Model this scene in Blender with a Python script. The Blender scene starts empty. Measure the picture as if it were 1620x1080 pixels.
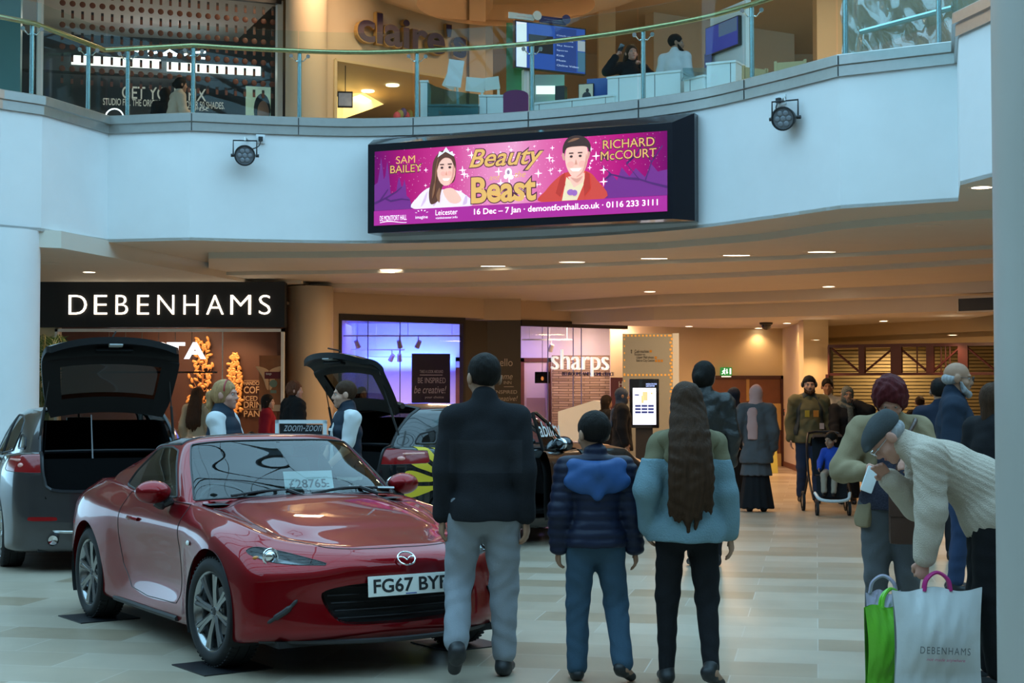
import bpy, bmesh, math, random
import numpy as np
from math import sin, cos, pi, radians as R, atan, atan2, sqrt
from mathutils import Vector, Matrix
S = bpy.context.scene
COL = S.collection
random.seed(7)
# ---------------------------------------------------------------- camera, sky, exposure
F = 2475.0; CH = 1.55; PITCH = atan(82 / F)
cam_d = bpy.data.cameras.new('camera'); cam = bpy.data.objects.new('camera', cam_d); COL.objects.link(cam)
cam.location = (0, 0, CH); cam.rotation_euler = (pi / 2 + PITCH, 0, 0)
cam_d.sensor_width = 36; cam_d.lens = F / 1620 * 36; cam_d.clip_end = 300
S.camera = cam
S.view_settings.view_transform = 'Standard'; S.view_settings.look = 'None'
S.view_settings.gamma = 1; S.view_settings.use_curve_mapping = False
S.view_settings.exposure = 0.0
S.cycles.use_denoising = True
S.cycles.max_bounces = 7; S.cycles.diffuse_bounces = 4; S.cycles.glossy_bounces = 4
S.cycles.transparent_max_bounces = 16; S.cycles.transmission_bounces = 6
S.cycles.sample_clamp_indirect = 4.0; S.cycles.caustics_reflective = False; S.cycles.caustics_refractive = False
W = bpy.data.worlds.new('sky'); S.world = W; W.use_nodes = True
_b = W.node_tree.nodes['Background']; _b.inputs[0].default_value = (0.40, 0.75, 1.0, 1); _b.inputs[1].default_value = 3.05

def light(name, kind, loc, power, col=(1, .72, .45), size=.1, rot=(0, 0, 0), angle=110, blend=.6, sy=None):
    l = bpy.data.lights.new(name, kind); l.energy = power; l.color = col
    if kind == 'SPOT': l.spot_size = R(angle); l.spot_blend = blend; l.shadow_soft_size = size
    elif kind == 'AREA':
        l.size = size
        if sy: l.shape = 'RECTANGLE'; l.size_y = sy
    else: l.shadow_soft_size = size
    o = bpy.data.objects.new(name, l); COL.objects.link(o); o.location = loc; o.rotation_euler = rot
    return o

# ---------------------------------------------------------------- pixel -> place (camera geometry)
def ray(px, py):
    u = (px - 810) / F; v = (540 - py) / F
    return Vector((u, cos(PITCH) - v * sin(PITCH), sin(PITCH) + v * cos(PITCH)))
def P(px, py, d):
    r = ray(px, py); return Vector((0, 0, CH)) + r * (d / r.y)
def PZ(px, py, z):
    r = ray(px, py); return Vector((0, 0, CH)) + r * ((z - CH) / r.z)

# ---------------------------------------------------------------- materials
MATS = {}
def mat(name, col=(.5, .5, .5), rough=.5, metal=0., var=.0, scale=8., bump=0., bscale=60., emit=None, es=1., coat=0., alpha=None, sheen=0., spec=None, trans=0.):
    if name in MATS: return MATS[name]
    m = bpy.data.materials.new(name); m.use_nodes = True; MATS[name] = m
    nt = m.node_tree; b = nt.nodes['Principled BSDF']
    b.inputs['Base Color'].default_value = (*col, 1); b.inputs['Roughness'].default_value = rough; b.inputs['Metallic'].default_value = metal
    b.inputs['Coat Weight'].default_value = coat; b.inputs['Coat Roughness'].default_value = .03
    b.inputs['Sheen Weight'].default_value = sheen
    if spec is not None: b.inputs['Specular IOR Level'].default_value = spec
    if trans: b.inputs['Transmission Weight'].default_value = trans
    tc = nt.nodes.new('ShaderNodeTexCoord')
    n = nt.nodes.new('ShaderNodeTexNoise'); n.inputs['Scale'].default_value = scale; n.inputs['Detail'].default_value = 4
    nt.links.new(tc.outputs['Object'], n.inputs['Vector'])
    v = max(var, .04)
    r = nt.nodes.new('ShaderNodeMix'); r.data_type = 'RGBA'
    r.inputs[6].default_value = (*[c * (1 - v) for c in col], 1); r.inputs[7].default_value = (*[min(1, c * (1 + v)) for c in col], 1)
    nt.links.new(n.outputs['Fac'], r.inputs[0]); nt.links.new(r.outputs[2], b.inputs['Base Color'])
    if bump:
        n2 = nt.nodes.new('ShaderNodeTexNoise'); n2.inputs['Scale'].default_value = bscale; n2.inputs['Detail'].default_value = 3
        nt.links.new(tc.outputs['Object'], n2.inputs['Vector'])
        bp = nt.nodes.new('ShaderNodeBump'); bp.inputs['Strength'].default_value = bump; bp.inputs['Distance'].default_value = .02
        nt.links.new(n2.outputs['Fac'], bp.inputs['Height']); nt.links.new(bp.outputs['Normal'], b.inputs['Normal'])
    if emit:
        b.inputs['Emission Color'].default_value = (*emit, 1); b.inputs['Emission Strength'].default_value = es
    if alpha is not None: b.inputs['Alpha'].default_value = alpha
    return m
def glass(name, tint=(.9, .97, .98), refl=.06, rough=0., haze=0., hcol=(.5, .7, .8), ior=1.5):
    """thin architectural glass: see-through with fresnel reflection"""
    if name in MATS: return MATS[name]
    m = bpy.data.materials.new(name); m.use_nodes = True; MATS[name] = m
    nt = m.node_tree; nt.nodes.clear()
    o = nt.nodes.new('ShaderNodeOutputMaterial'); t = nt.nodes.new('ShaderNodeBsdfTransparent'); t.inputs[0].default_value = (*tint, 1)
    g = nt.nodes.new('ShaderNodeBsdfGlossy'); g.inputs['Roughness'].default_value = rough
    f = nt.nodes.new('ShaderNodeLayerWeight'); f.inputs[0].default_value = .5          # facing term works from both sides of a thin pane
    e = nt.nodes.new('ShaderNodeMath'); e.operation = 'POWER'; e.inputs[1].default_value = 5
    a = nt.nodes.new('ShaderNodeMath'); a.operation = 'MULTIPLY_ADD'; a.inputs[1].default_value = .85; a.inputs[2].default_value = refl; a.use_clamp = True
    nt.links.new(f.outputs['Facing'], e.inputs[0])
    x = nt.nodes.new('ShaderNodeMixShader')
    nt.links.new(e.outputs[0], a.inputs[0]); nt.links.new(a.outputs[0], x.inputs[0])
    nt.links.new(t.outputs[0], x.inputs[1]); nt.links.new(g.outputs[0], x.inputs[2])
    last = x
    if haze:
        d = nt.nodes.new('ShaderNodeBsdfDiffuse'); d.inputs[0].default_value = (*hcol, 1)
        y = nt.nodes.new('ShaderNodeMixShader'); y.inputs[0].default_value = haze
        nt.links.new(x.outputs[0], y.inputs[1]); nt.links.new(d.outputs[0], y.inputs[2]); last = y
    nt.links.new(last.outputs[0], o.inputs[0])
    return m
def glow(name, col, s):
    return mat(name, tuple(c * .8 for c in col), .4, emit=col, es=s)

# ---------------------------------------------------------------- objects
def mesh_ob(name, V, Fc, m, parent=None, smooth=False, N=None, mi=None):
    me = bpy.data.meshes.new(name)
    me.from_pydata([tuple(v) for v in V], [], [tuple(f) for f in Fc]); me.update()
    ms = m if isinstance(m, (list, tuple)) else [m]
    for q in ms: me.materials.append(q)
    if mi is not None: me.polygons.foreach_set('material_index', mi)
    if smooth: me.polygons.foreach_set('use_smooth', [True] * len(me.polygons))
    if N is not None:
        try: me.normals_split_custom_set_from_vertices([tuple(n) for n in N])
        except Exception: pass
    o = bpy.data.objects.new(name, me); COL.objects.link(o)
    if parent is not None: attach(o, parent)
    return o
def attach(o, parent):
    o.parent = parent
    m = Matrix.Identity(4); p = parent
    chain = []
    while p is not None: chain.append(p); p = p.parent
    for p in reversed(chain): m = m @ p.matrix_parent_inverse @ p.matrix_basis
    o.matrix_parent_inverse = m.inverted()
def tag(o, label=None, cat=None, group=None, kind=None):
    if label: o['label'] = label
    if cat: o['category'] = cat
    if group: o['group'] = group
    if kind: o['kind'] = kind
    return o
def thing(name, label, cat, loc=(0, 0, 0), rz=0, group=None):
    o = bpy.data.objects.new(name, None); COL.objects.link(o); o.empty_display_size = .1
    o.location = loc; o.rotation_euler = (0, 0, rz)
    return tag(o, label, cat, group)
def struct(o): o['kind'] = 'structure'; return o

class MB:
    """collects shapes into one mesh"""
    def __init__(s, M=None): s.V = []; s.F = []; s.mi = []; s.M = M or Matrix.Identity(4); s.sm = []
    def add(s, V, Fc, m=0, M=None):
        k = len(s.V); T = s.M @ M if M is not None else s.M
        s.V += [T @ Vector(v) for v in V]; s.F += [tuple(i + k for i in f) for f in Fc]; s.mi += [m] * len(Fc); return s
    def box(s, a, b, m=0, M=None, bev=0):
        x0, x1 = sorted((a[0], b[0])); y0, y1 = sorted((a[1], b[1])); z0, z1 = sorted((a[2], b[2]))
        if bev:
            bm = bmesh.new(); bmesh.ops.create_cube(bm, size=1)
            for v in bm.verts: v.co = Vector((x0 + (v.co.x + .5) * (x1 - x0), y0 + (v.co.y + .5) * (y1 - y0), z0 + (v.co.z + .5) * (z1 - z0)))
            bmesh.ops.bevel(bm, geom=bm.edges[:], offset=min(bev, .49 * min(x1 - x0, y1 - y0, z1 - z0)), segments=2, affect='EDGES', profile=.7)
            s.bm(bm, m, M); return s
        V = [(x0, y0, z0), (x1, y0, z0), (x1, y1, z0), (x0, y1, z0), (x0, y0, z1), (x1, y0, z1), (x1, y1, z1), (x0, y1, z1)]
        return s.add(V, [(0, 3, 2, 1), (4, 5, 6, 7), (0, 1, 5, 4), (1, 2, 6, 5), (2, 3, 7, 6), (3, 0, 4, 7)], m, M)
    def bm(s, bm, m=0, M=None):
        bm.verts.index_update(); s.add([v.co.copy() for v in bm.verts], [[v.index for v in f.verts] for f in bm.faces], m, M); bm.free(); return s
    def prism(s, pts, a, b, m=0, M=None):
        """pts 2D (x,z) outline extruded along y from a to b"""
        n = len(pts); V = [(p[0], a, p[1]) for p in pts] + [(p[0], b, p[1]) for p in pts]
        return s.add(V, [tuple(range(n)), tuple(range(2 * n - 1, n - 1, -1))] + [(i, i + n, (i + 1) % n + n, (i + 1) % n) for i in range(n)], m, M)
    def slab(s, pts, z0, z1, m=0, M=None):
        n = len(pts); V = [(p[0], p[1], z0) for p in pts] + [(p[0], p[1], z1) for p in pts]
        return s.add(V, [tuple(range(n - 1, -1, -1)), tuple(range(n, 2 * n))] + [(i, (i + 1) % n, (i + 1) % n + n, i + n) for i in range(n)], m, M)
    def poly(s, pts, m=0, M=None): return s.add(pts, [tuple(range(len(pts)))], m, M)
    def tube(s, pts, r, n=8, m=0, M=None, cap=True, closed=False, flat=None):
        pts = [Vector(p) for p in pts]; k = len(pts); rs = r if isinstance(r, (list, tuple)) else [r] * k
        V = []; Fc = []; prev = None
        for i, p in enumerate(pts):
            t = (pts[(i + 1) % k] - pts[i - 1]) if closed else (pts[min(i + 1, k - 1)] - pts[max(i - 1, 0)])
            if t.length < 1e-9: t = Vector((0, 0, 1))
            t.normalize()
            if prev is None: a = t.orthogonal().normalized()
            else:
                a = prev - t * prev.dot(t)
                a = a.normalized() if a.length > 1e-6 else t.orthogonal().normalized()
            if prev is None and flat is not None:
                a = Vector(flat) - t * Vector(flat).dot(t); a.normalize()
            prev = a; b = t.cross(a)
            for j in range(n):
                q = 2 * pi * j / n; V.append(p + (a * cos(q) + b * sin(q)) * rs[i])
        e = k if closed else k - 1
        for i in range(e):
            for j in range(n):
                i2 = (i + 1) % k; Fc.append((i * n + j, i * n + (j + 1) % n, i2 * n + (j + 1) % n, i2 * n + j))
        if cap and not closed: Fc += [tuple(range(n - 1, -1, -1)), tuple((k - 1) * n + j for j in range(n))]
        return s.add(V, Fc, m, M)
    def cyl(s, a, b, r, r2=None, n=24, m=0, M=None): return s.tube([a, b], [r, r if r2 is None else r2], n, m, M)
    def lathe(s, prof, n=24, m=0, M=None, a0=0, a1=2 * pi, axis='z'):
        full = abs(a1 - a0 - 2 * pi) < 1e-6; k = n if full else n + 1; V = []; Fc = []
        for i in range(k):
            q = a0 + (a1 - a0) * i / n
            for r, z in prof:
                V.append((r * cos(q), r * sin(q), z) if axis == 'z' else ((r * cos(q), z, r * sin(q)) if axis == 'y' else (z, r * cos(q), r * sin(q))))
        L = len(prof)
        for i in range(n):
            i2 = (i + 1) % k
            for j in range(L - 1): Fc.append((i * L + j, i2 * L + j, i2 * L + j + 1, i * L + j + 1))
        return s.add(V, Fc, m, M)
    def ell(s, c, r, n=16, m=0, M=None):
        prof = [(max(1e-4, sin(pi * i / n)), -cos(pi * i / n)) for i in range(n + 1)]
        T = Matrix.Translation(Vector(c)) @ Matrix.Diagonal((*([r] * 3 if isinstance(r, (int, float)) else r), 1))
        return s.lathe(prof, int(n * 1.5), m, (M @ T) if M is not None else T)
    def grid(s, G, m=0, closed_u=False, M=None):
        nu = len(G); nv = len(G[0]); V = [p for r in G for p in r]; Fc = []
        for i in range(nu if closed_u else nu - 1):
            for j in range(nv - 1):
                i2 = (i + 1) % nu; Fc.append((i * nv + j, i2 * nv + j, i2 * nv + j + 1, i * nv + j + 1))
        return s.add(V, Fc, m, M)
    def ob(s, name, m, parent=None, smooth=None, angle=40):
        o = mesh_ob(name, s.V, s.F, m, parent, mi=s.mi)
        if smooth is not False:
            me = o.data; bm = bmesh.new(); bm.from_mesh(me)
            for f in bm.faces: f.smooth = True
            for e in bm.edges:
                if len(e.link_faces) == 2 and e.calc_face_angle(0) > R(angle): e.smooth = False
            bmesh.ops.recalc_face_normals(bm, faces=bm.faces[:]) if smooth == 'fix' else None
            bm.to_mesh(me); bm.free()
        return o

def frame(o, x, up=(0, 0, 1)):
    """local x = x, local y = up, local z = normal (x cross up)"""
    x = Vector(x).normalized(); y = Vector(up); y = (y - x * y.dot(x)).normalized(); z = x.cross(y)
    M = Matrix((x, y, z)).transposed().to_4x4(); M.translation = Vector(o); return M
def text_mesh(t, size, ext=.0, off=0., shear=0., sp=1., align='CENTER', bev=0., sx=1.):
    c = bpy.data.curves.new('t', 'FONT'); c.body = t; c.size = size; c.extrude = ext; c.offset = off; c.shear = shear
    c.space_character = sp; c.align_x = align; c.align_y = 'CENTER'; c.resolution_u = 4; c.bevel_depth = bev
    o = bpy.data.objects.new('t', c); me = bpy.data.meshes.new_from_object(o)
    V = [v.co.copy() for v in me.vertices]; Fc = [tuple(p.vertices) for p in me.polygons]
    for v in V: v.x *= sx
    bpy.data.objects.remove(o); bpy.data.curves.remove(c); bpy.data.meshes.remove(me)
    return V, Fc
def text(mb, t, size, M, m=0, **k):
    V, Fc = text_mesh(t, size, **k); mb.add(V, Fc, m, M); return mb
def text_fit(mb, t, x0, x1, y0, y1, M, m=0, z=0., **k):
    """text stretched to the rectangle x0..x1, y0..y1 of frame M"""
    V, Fc = text_mesh(t, 1., align='LEFT', **k)
    if not V: return mb
    ax = min(v.x for v in V); bx = max(v.x for v in V); ay = min(v.y for v in V); by = max(v.y for v in V)
    V = [((x0 + (v.x - ax) / (bx - ax) * (x1 - x0)), (y0 + (v.y - ay) / (by - ay) * (y1 - y0)), z + v.z) for v in V]
    mb.add(V, Fc, m, M); return mb

class Face:
    """an upright plane: origin on the floor below A, x along A->B, z up; normal towards the camera"""
    def __init__(s, A, B):
        s.A = Vector((A[0], A[1], 0)); s.x = (Vector((B[0], B[1], 0)) - s.A).normalized(); s.n = s.x.cross(Vector((0, 0, 1)))
        s.M = frame(s.A, s.x)          # local (u, z, out)
    def uv(s, px, py):
        r = ray(px, py); o = Vector((0, 0, CH)); t = (s.A - o).dot(s.n) / r.dot(s.n); q = o + r * t
        return (q - s.A).dot(s.x), q.z
    def pt(s, u, z, out=0.): return s.A + s.x * u + Vector((0, 0, z)) + s.n * out
    def box(s, mb, u0, u1, z0, z1, o0, o1, m=0, bev=0): return mb.box((u0, z0, o0), (u1, z1, o1), m, s.M, bev)
    def pbox(s, mb, x0, y0, x1, y1, o0, o1, m=0, bev=0):
        """box from pixel corners (top-left, bottom-right) on the plane"""
        u0, z1 = s.uv(x0, (y0)); u1, z0 = s.uv(x1, y1); return s.box(mb, u0, u1, z0, z1, o0, o1, m, bev)
def smooth_line(pts, n=8, closed=False):
    """Catmull-Rom through pts"""
    pts = [np.array(p, float) for p in pts]; k = len(pts); out = []
    for i in range(k if closed else k - 1):
        if closed: a, b, c, d = pts[i - 1], pts[i], pts[(i + 1) % k], pts[(i + 2) % k]
        else: a = pts[i - 1] if i else 2 * pts[0] - pts[1]; b = pts[i]; c = pts[i + 1]; d = pts[i + 2] if i + 2 < k else 2 * pts[-1] - pts[-2]
        for j in range(n):
            t = j / n; out.append(.5 * (2 * b + (c - a) * t + (2 * a - 5 * b + 4 * c - d) * t * t + (3 * b - a - 3 * c + d) * t ** 3))
    if not closed: out.append(pts[-1])
    return out
def clone(o, loc=None, rz=None, label=None, name=None):
    c = o.copy(); COL.objects.link(c)
    for ch in list(o.children):
        d = ch.copy(); COL.objects.link(d); d.parent = c
        for g in list(ch.children):
            e = g.copy(); COL.objects.link(e); e.parent = d
    if loc is not None: c.location = loc
    if rz is not None: c.rotation_euler = (0, 0, rz)
    if label: c['label'] = label
    return c
# ---- general room light of the deeper zones
for x, y, z, p in ((-1, 25.5, 3.3, 85), (3, 24, 3.3, 85), (4.2, 30, 2.85, 85), (7.5, 26.5, 2.85, 60), (8, 33, 2.5, 30)):
    light('mall_lamp', 'AREA', (x, y, z), p, (1, .62, .32), .6)
for x, y, p in ((-7.2, 28.0, 75), (-3, 26.5, 95), (2, 26.5, 130), (5.5, 25.5, 130), (10, 24, 120)):
    light('gallery_lamp', 'AREA', (x, y, 9.3), p, (1, .70, .43), .8)
# ================================================================ the setting
M_white = mat('white_plaster', (.84, .86, .87), .6, var=.03, scale=3)
M_soffit = mat('soffit_plaster', (.72, .66, .57), .65, var=.03, scale=2)
M_cream = mat('cream_wall', (.62, .50, .30), .6, var=.04, scale=2)
M_beige = mat('beige_wall', (.60, .48, .34), .6, var=.04, scale=2)
M_tan = mat('tan_column', (.50, .42, .31), .55, var=.04, scale=3)
M_steel = mat('brushed_steel', (.50, .50, .48), .34, .85, var=.08, scale=14, bump=.05, bscale=200)
M_chrome = mat('chrome', (.85, .87, .9), .08, 1.)
M_brass = mat('brass_rail', (.52, .44, .22), .24, .9, var=.1)
M_post = mat('post_steel', (.42, .56, .58), .25, .9)
M_black = mat('black_paint', (.012, .012, .015), .4)
M_blackgloss = mat('black_gloss', (.008, .008, .012), .1, coat=.5)
M_dark = mat('dark_plastic', (.02, .02, .022), .5)
M_whiteP = mat('white_panel', (.78, .82, .84), .3, var=.02)
M_maroon = mat('maroon_paint', (.05, .010, .010), .4, var=.1)
M_wood = mat('dark_wood', (.16, .055, .025), .4, var=.25, scale=5)
G_clear = glass('clear_glass', (.90, .97, .97), .012)
G_shop = glass('shop_glass', (.95, .97, .97), .015)

def brick_mat(name, c1, c2, cm, w, h, mortar, rough, rz=0, loc=(0, 0, 0), bump=.2, offs=.5, stain=None):
    m = bpy.data.materials.new(name); m.use_nodes = True; nt = m.node_tree; b = nt.nodes['Principled BSDF']
    tc = nt.nodes.new('ShaderNodeTexCoord'); mp = nt.nodes.new('ShaderNodeMapping'); mp.inputs['Rotation'].default_value = (rz if not isinstance(rz, tuple) else 0, 0, 0) if False else ((0, 0, rz) if not isinstance(rz, tuple) else rz)
    mp.inputs['Location'].default_value = loc
    nt.links.new(tc.outputs['Object'], mp.inputs[0])
    br = nt.nodes.new('ShaderNodeTexBrick'); br.offset = offs
    br.inputs['Color1'].default_value = (*c1, 1); br.inputs['Color2'].default_value = (*c2, 1); br.inputs['Mortar'].default_value = (*cm, 1)
    br.inputs['Scale'].default_value = 1; br.inputs['Mortar Size'].default_value = mortar; br.inputs['Brick Width'].default_value = w; br.inputs['Row Height'].default_value = h
    br.inputs['Mortar Smooth'].default_value = .1
    nt.links.new(mp.outputs[0], br.inputs[0])
    n = nt.nodes.new('ShaderNodeTexNoise'); n.inputs['Scale'].default_value = 2.2; n.inputs['Detail'].default_value = 6
    nt.links.new(tc.outputs['Object'], n.inputs['Vector'])
    mx = nt.nodes.new('ShaderNodeMix'); mx.data_type = 'RGBA'; mx.blend_type = 'MULTIPLY'; mx.inputs[0].default_value = .35
    nt.links.new(br.outputs['Color'], mx.inputs[6]); nt.links.new(n.outputs['Fac'], mx.inputs[7]); nt.links.new(mx.outputs[2], b.inputs['Base Color'])
    b.inputs['Roughness'].default_value = rough
    bp = nt.nodes.new('ShaderNodeBump'); bp.inputs['Strength'].default_value = bump; bp.inputs['Distance'].default_value = .004; bp.invert = True
    nt.links.new(br.outputs['Fac'], bp.inputs['Height']); nt.links.new(bp.outputs[0], b.inputs['Normal'])
    return m
M_floor = brick_mat('floor_tiles', (.55, .47, .37), (.36, .27, .18), (.58, .52, .44), .95, .46, .004, .33, rz=R(11), bump=.1)
M_stone = brick_mat('split_stone', (.50, .36, .25), (.30, .20, .13), (.16, .11, .07), .34, .055, .008, .8, rz=(R(90), 0, 0), bump=1., offs=.37)

floor = struct(MB().box((-34, -12, -.2), (34, 48, 0)).ob('floor', M_floor, smooth=False))

# ---- balcony front: plan measured from the photograph (bottom edge of the white parapet lies at z 3.6)
ZB, ZT = 3.6, 5.31
edge_px = [(-80, 350), (0, 360), (65, 365.5), (170, 383), (300, 380)]
arc_px = [(300, 380), (430, 383.2), (580, 385), (760, 381.5), (920, 374.6), (1092, 362), (1219, 346), (1330, 330)]
LF = [PZ(x, y, ZB) for x, y in edge_px[:-1]]
ARC = [Vector(p) for p in smooth_line([PZ(x, y, ZB) for x, y in arc_px], 5)]
RT = [PZ(1516, 318, ZB), PZ(1519, 293, ZB), PZ(1572, 279, ZB), PZ(1700, 240, ZB), Vector((18.7, 11.5, ZB))]
PLAN = [Vector((p.x, p.y, 0)) for p in LF + ARC + RT]
def offset(pts, d):
    """offset a plan line by d away from the camera"""
    out = []
    for i, p in enumerate(pts):
        a = (p - pts[i - 1]).normalized() if i else None; b = (pts[i + 1] - p).normalized() if i < len(pts) - 1 else None
        a = a or b; b = b or a
        na = Vector((-a.y, a.x, 0)); nb = Vector((-b.y, b.x, 0)); n = (na + nb).normalized()
        out.append(p + n * (d / max(.55, n.dot(na))))
    return out
def on_plan(px, off=0.):
    L = offset(PLAN, off); s = (px - 810) / F / cos(PITCH)
    best = None
    for a, b in zip(L, L[1:]):
        fa = a.x - s * a.y; fb = b.x - s * b.y
        if fa * fb <= 0 and fa != fb:
            q = a + (b - a) * (fa / (fa - fb))
            if best is None or q.y < best.y: best = q
    return best
def ribbon(mb, pts, prof, m=0):
    """sweep (offset-away, z) profile along plan"""
    Ls = {o: offset(pts, o) for o, z in prof}
    mb.grid([[Vector((Ls[o][i].x, Ls[o][i].y, z)) for o, z in prof] for i in range(len(pts))], m); return mb
mb = MB(); ribbon(mb, PLAN, [(0, ZB), (0, 5.1), (.35, 5.1)])
struct(mb.ob('wall_balcony', M_white, smooth=None, angle=12))
mb = MB(); ribbon(mb, PLAN, [(0, 5.075), (-.03, 5.075), (-.03, 5.185), (-.03, 5.19), (-.06, 5.2), (-.06, 5.305), (-.05, 5.315), (.22, 5.315), (.22, 5.1)])
trim = struct(mb.ob('trim_1', M_steel, smooth=None, angle=12))
sl = MB()
for px in (300, 470, 652, 835, 1010, 1178, 1328):
    a = on_plan(px, -.066); b = on_plan(px + 2.2, -.066); sl.box((0, 0, 0), (.012, .1, .0015), 0, frame(a + Vector((0, 0, 5.2)), b - a)); 
    a = on_plan(px, -.034); b = on_plan(px + 2.2, -.034); sl.box((0, 0, 0), (.012, .11, .0015), 0, frame(a + Vector((0, 0, 5.076)), b - a))
sl.ob('trim_joint', M_black, trim, smooth=False)

# ---- floor slab of the upper mall and ceilings below it
up = offset(PLAN, .1)
poly = [(p.x, p.y) for p in up] + [(34, 20), (34, 48), (-34, 48), (-34, 19)]
struct(MB().slab(poly, 4.9, 5.15).ob('floor_upper', M_beige, smooth=False))

cols = [330, 503, 700, 870, 1040, 1200, 1330, 1470, 1560, 1660]
L1 = [399, 398, 395, 390.5, 383.5, 370, 351, 338, 333, 327]
L2 = [430, 428, 424.5, 419, 411.5, 406, 400.5, 393, 388, 383]
L3 = [449, 448.5, 447.5, 443, 436, 429, 422, 414, 408.5, 402]
L4 = [481, 480, 479, 477, 466, 460.5, 455.5, 449, 444.5, 440]
def row(L, z): return [PZ(x, y, z) for x, y in zip(cols, L)]
def drop(r, z): return [Vector((p.x, p.y, z)) for p in r]
r1 = row(L1, 3.6); r1b = drop(r1, 3.51); r2 = row(L2, 3.51); r2b = drop(r2, 3.455); r3 = row(L3, 3.455); r3b = drop(r3, 3.375); r4 = row(L4, 3.375)
c = MB(); c.grid([r1, r1b, r2, r2b, r3]); c.grid([r3b, r4, [Vector((p.x, p.y + 6, 3.375)) for p in r4]])
struct(c.ob('ceiling', M_soffit, smooth=False))
c = MB(); c.grid([r3, r3b]); k = [p + Vector((0, -.04, 0)) for p in r3]
c.grid([drop(k, 3.457), drop(k, 3.425), drop([p + Vector((0, .02, 0)) for p in k], 3.42), drop([p + Vector((0, .02, 0)) for p in k], 3.38), drop([p + Vector((0, .1, 0)) for p in k], 3.375)])
struct(c.ob('trim_2', M_soffit, smooth=False))
# stepped bulkheads over the passage on the right
x5 = [868, 1040, 1200, 1330, 1470, 1560, 1660]
a4 = [PZ(x, y, 3.375) for x, y in zip(x5, [477, 466, 460.5, 455.5, 449, 444.5, 440])]
bz = [(0, 3.375), (0, 3.19), (.75, 3.19), (.75, 2.94), (9, 2.94)]
bd_ = lambda p: min(33.6 - p.y, max(.8, 31.0 + .62 * (p.x - .5) - p.y)) if p.x < 4.6 else 9
c = MB(); c.grid([[p + Vector((0, min(o, bd_(p)), z - 3.375)) for o, z in bz] for p in a4])
_k = bd_(a4[0]); c.add([a4[0], a4[0] + Vector((0, _k, 0)), a4[0] + Vector((0, _k, -.435)), a4[0] + Vector((0, .75, -.435)), a4[0] + Vector((0, .75, -.185)), a4[0] + Vector((0, 0, -.185))], [(0, 1, 2, 3, 4, 5)])
struct(c.ob('ceiling_bulkhead', M_soffit, smooth=False))
# lower ceiling on the left with its slanting edge
A0 = Vector((-5.75, 19.9, 0)); A1 = PZ(397, 441, 3.47); A1.z = 0
lz = [(A0.x, A0.y), (A1.x, A1.y), (-3.55, A1.y + .1), (-3.4, 31), (-16, 31), (-16, 18.0), (-7.6, 18.9)]
struct(MB().slab(lz, 3.40, 3.62).ob('ceiling_left', M_soffit, smooth=False))
sp = [(p.x, p.y) for p in PLAN] + [(18.7, 20)] + [(p.x, p.y) for p in reversed(r1)] + [(-4.2, 27.5), (-16, 27.5), (-16, 17)]
struct(MB().slab(sp, 3.6, 3.64).ob('ceiling_soffit', M_soffit, smooth=False))

struct(MB().slab([(7.2, 13.5), (18.7, 13.5), (18.7, 40), (7.2, 40)], 3.66, 3.7).ob('ceiling_east', M_soffit, smooth=False)); struct(MB().slab([(-19, 17), (-7.4, 19), (-7.4, 40), (-19, 40)], 3.66, 3.7).ob('ceiling_west', M_soffit, smooth=False))
# ---- columns
def column(name, x, y, r, z0, z1, m):
    return struct(MB().lathe([(r, z0), (r, z1)], 64, 0, Matrix.Translation((x, y, 0))).ob(name, m))
column('column_left', -6.55, 19.75, .56, 0, 3.6, M_white)
M_colR = mat('grey_column', (.40, .38, .35), .45, var=.04, scale=2)
column('column_right', 2.70, 7.2, .46, 0, 12, M_colR)
q = P(490, 560, 26.9); column('column_beige', q.x, q.y, .40, 0, 3.38, M_tan)
q = P(1291, 560, 29.6)
struct(MB().box((q.x - .235, q.y, 0), (q.x + .235, q.y + .47, 2.95)).ob('column_lit', M_cream, smooth=False))
column('column_upper', *P(485, 60, 27.6).xy, .37, 5.15, 9.4, M_beige)

# ---- far walls of the lower mall
wx0 = P(1040, 600, 33.5).x; wx1 = P(1238, 600, 33.5).x
struct(MB().box((wx0 - 1, 33.5, 0), (wx1, 33.8, 3.4)).ob('wall_back', M_cream, smooth=False))
wE = P(1275, 600, 29.9)
c = MB(); c.slab([(wx1, 33.5), (wE.x, 29.9), (wE.x + .2, 29.9), (wx1 + .3, 33.8)], 0, 3.4)
struct(c.ob('wall_return', M_cream, smooth=False))
c = MB(); dv = (Vector((wE.x, 29.9, 0)) - Vector((wx1, 33.5, 0))).normalized()
c.box((0, 0, 0), (3.6, .11, .012), 0, frame((wx1, 33.5, 0), dv)); c.box((P(1241, 600, 33.5).x, 33.48, 0), (wx1, 33.5, .11))
struct(c.ob('baseboard_back', M_wood, smooth=False))
b0 = Vector((wx1 + .1, 33.4, 0)); b1 = P(1700, 600, 27.2); b1.z = 0
c = MB(); dd = (b1 - b0); c.box((0, 2.46, -.3), (dd.length, 3.2, 0), 0, frame(b0, dd))
struct(c.ob('wall_bulkhead', M_cream, smooth=False))
c = MB(); c.slab([(b0.x, b0.y), (b1.x, b1.y), (b1.x + 6, 44), (b0.x, 44)], 2.6, 2.7); struct(c.ob('ceiling_gallery', M_cream, smooth=False))
struct(MB().box((6, 36, 0), (24, 36.3, 3.2)).ob('wall_far', M_cream, smooth=False))
struct(MB().box((13.5, 8, 0), (14, 40, 3.5)).ob('wall_east', M_cream, smooth=False))
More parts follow.
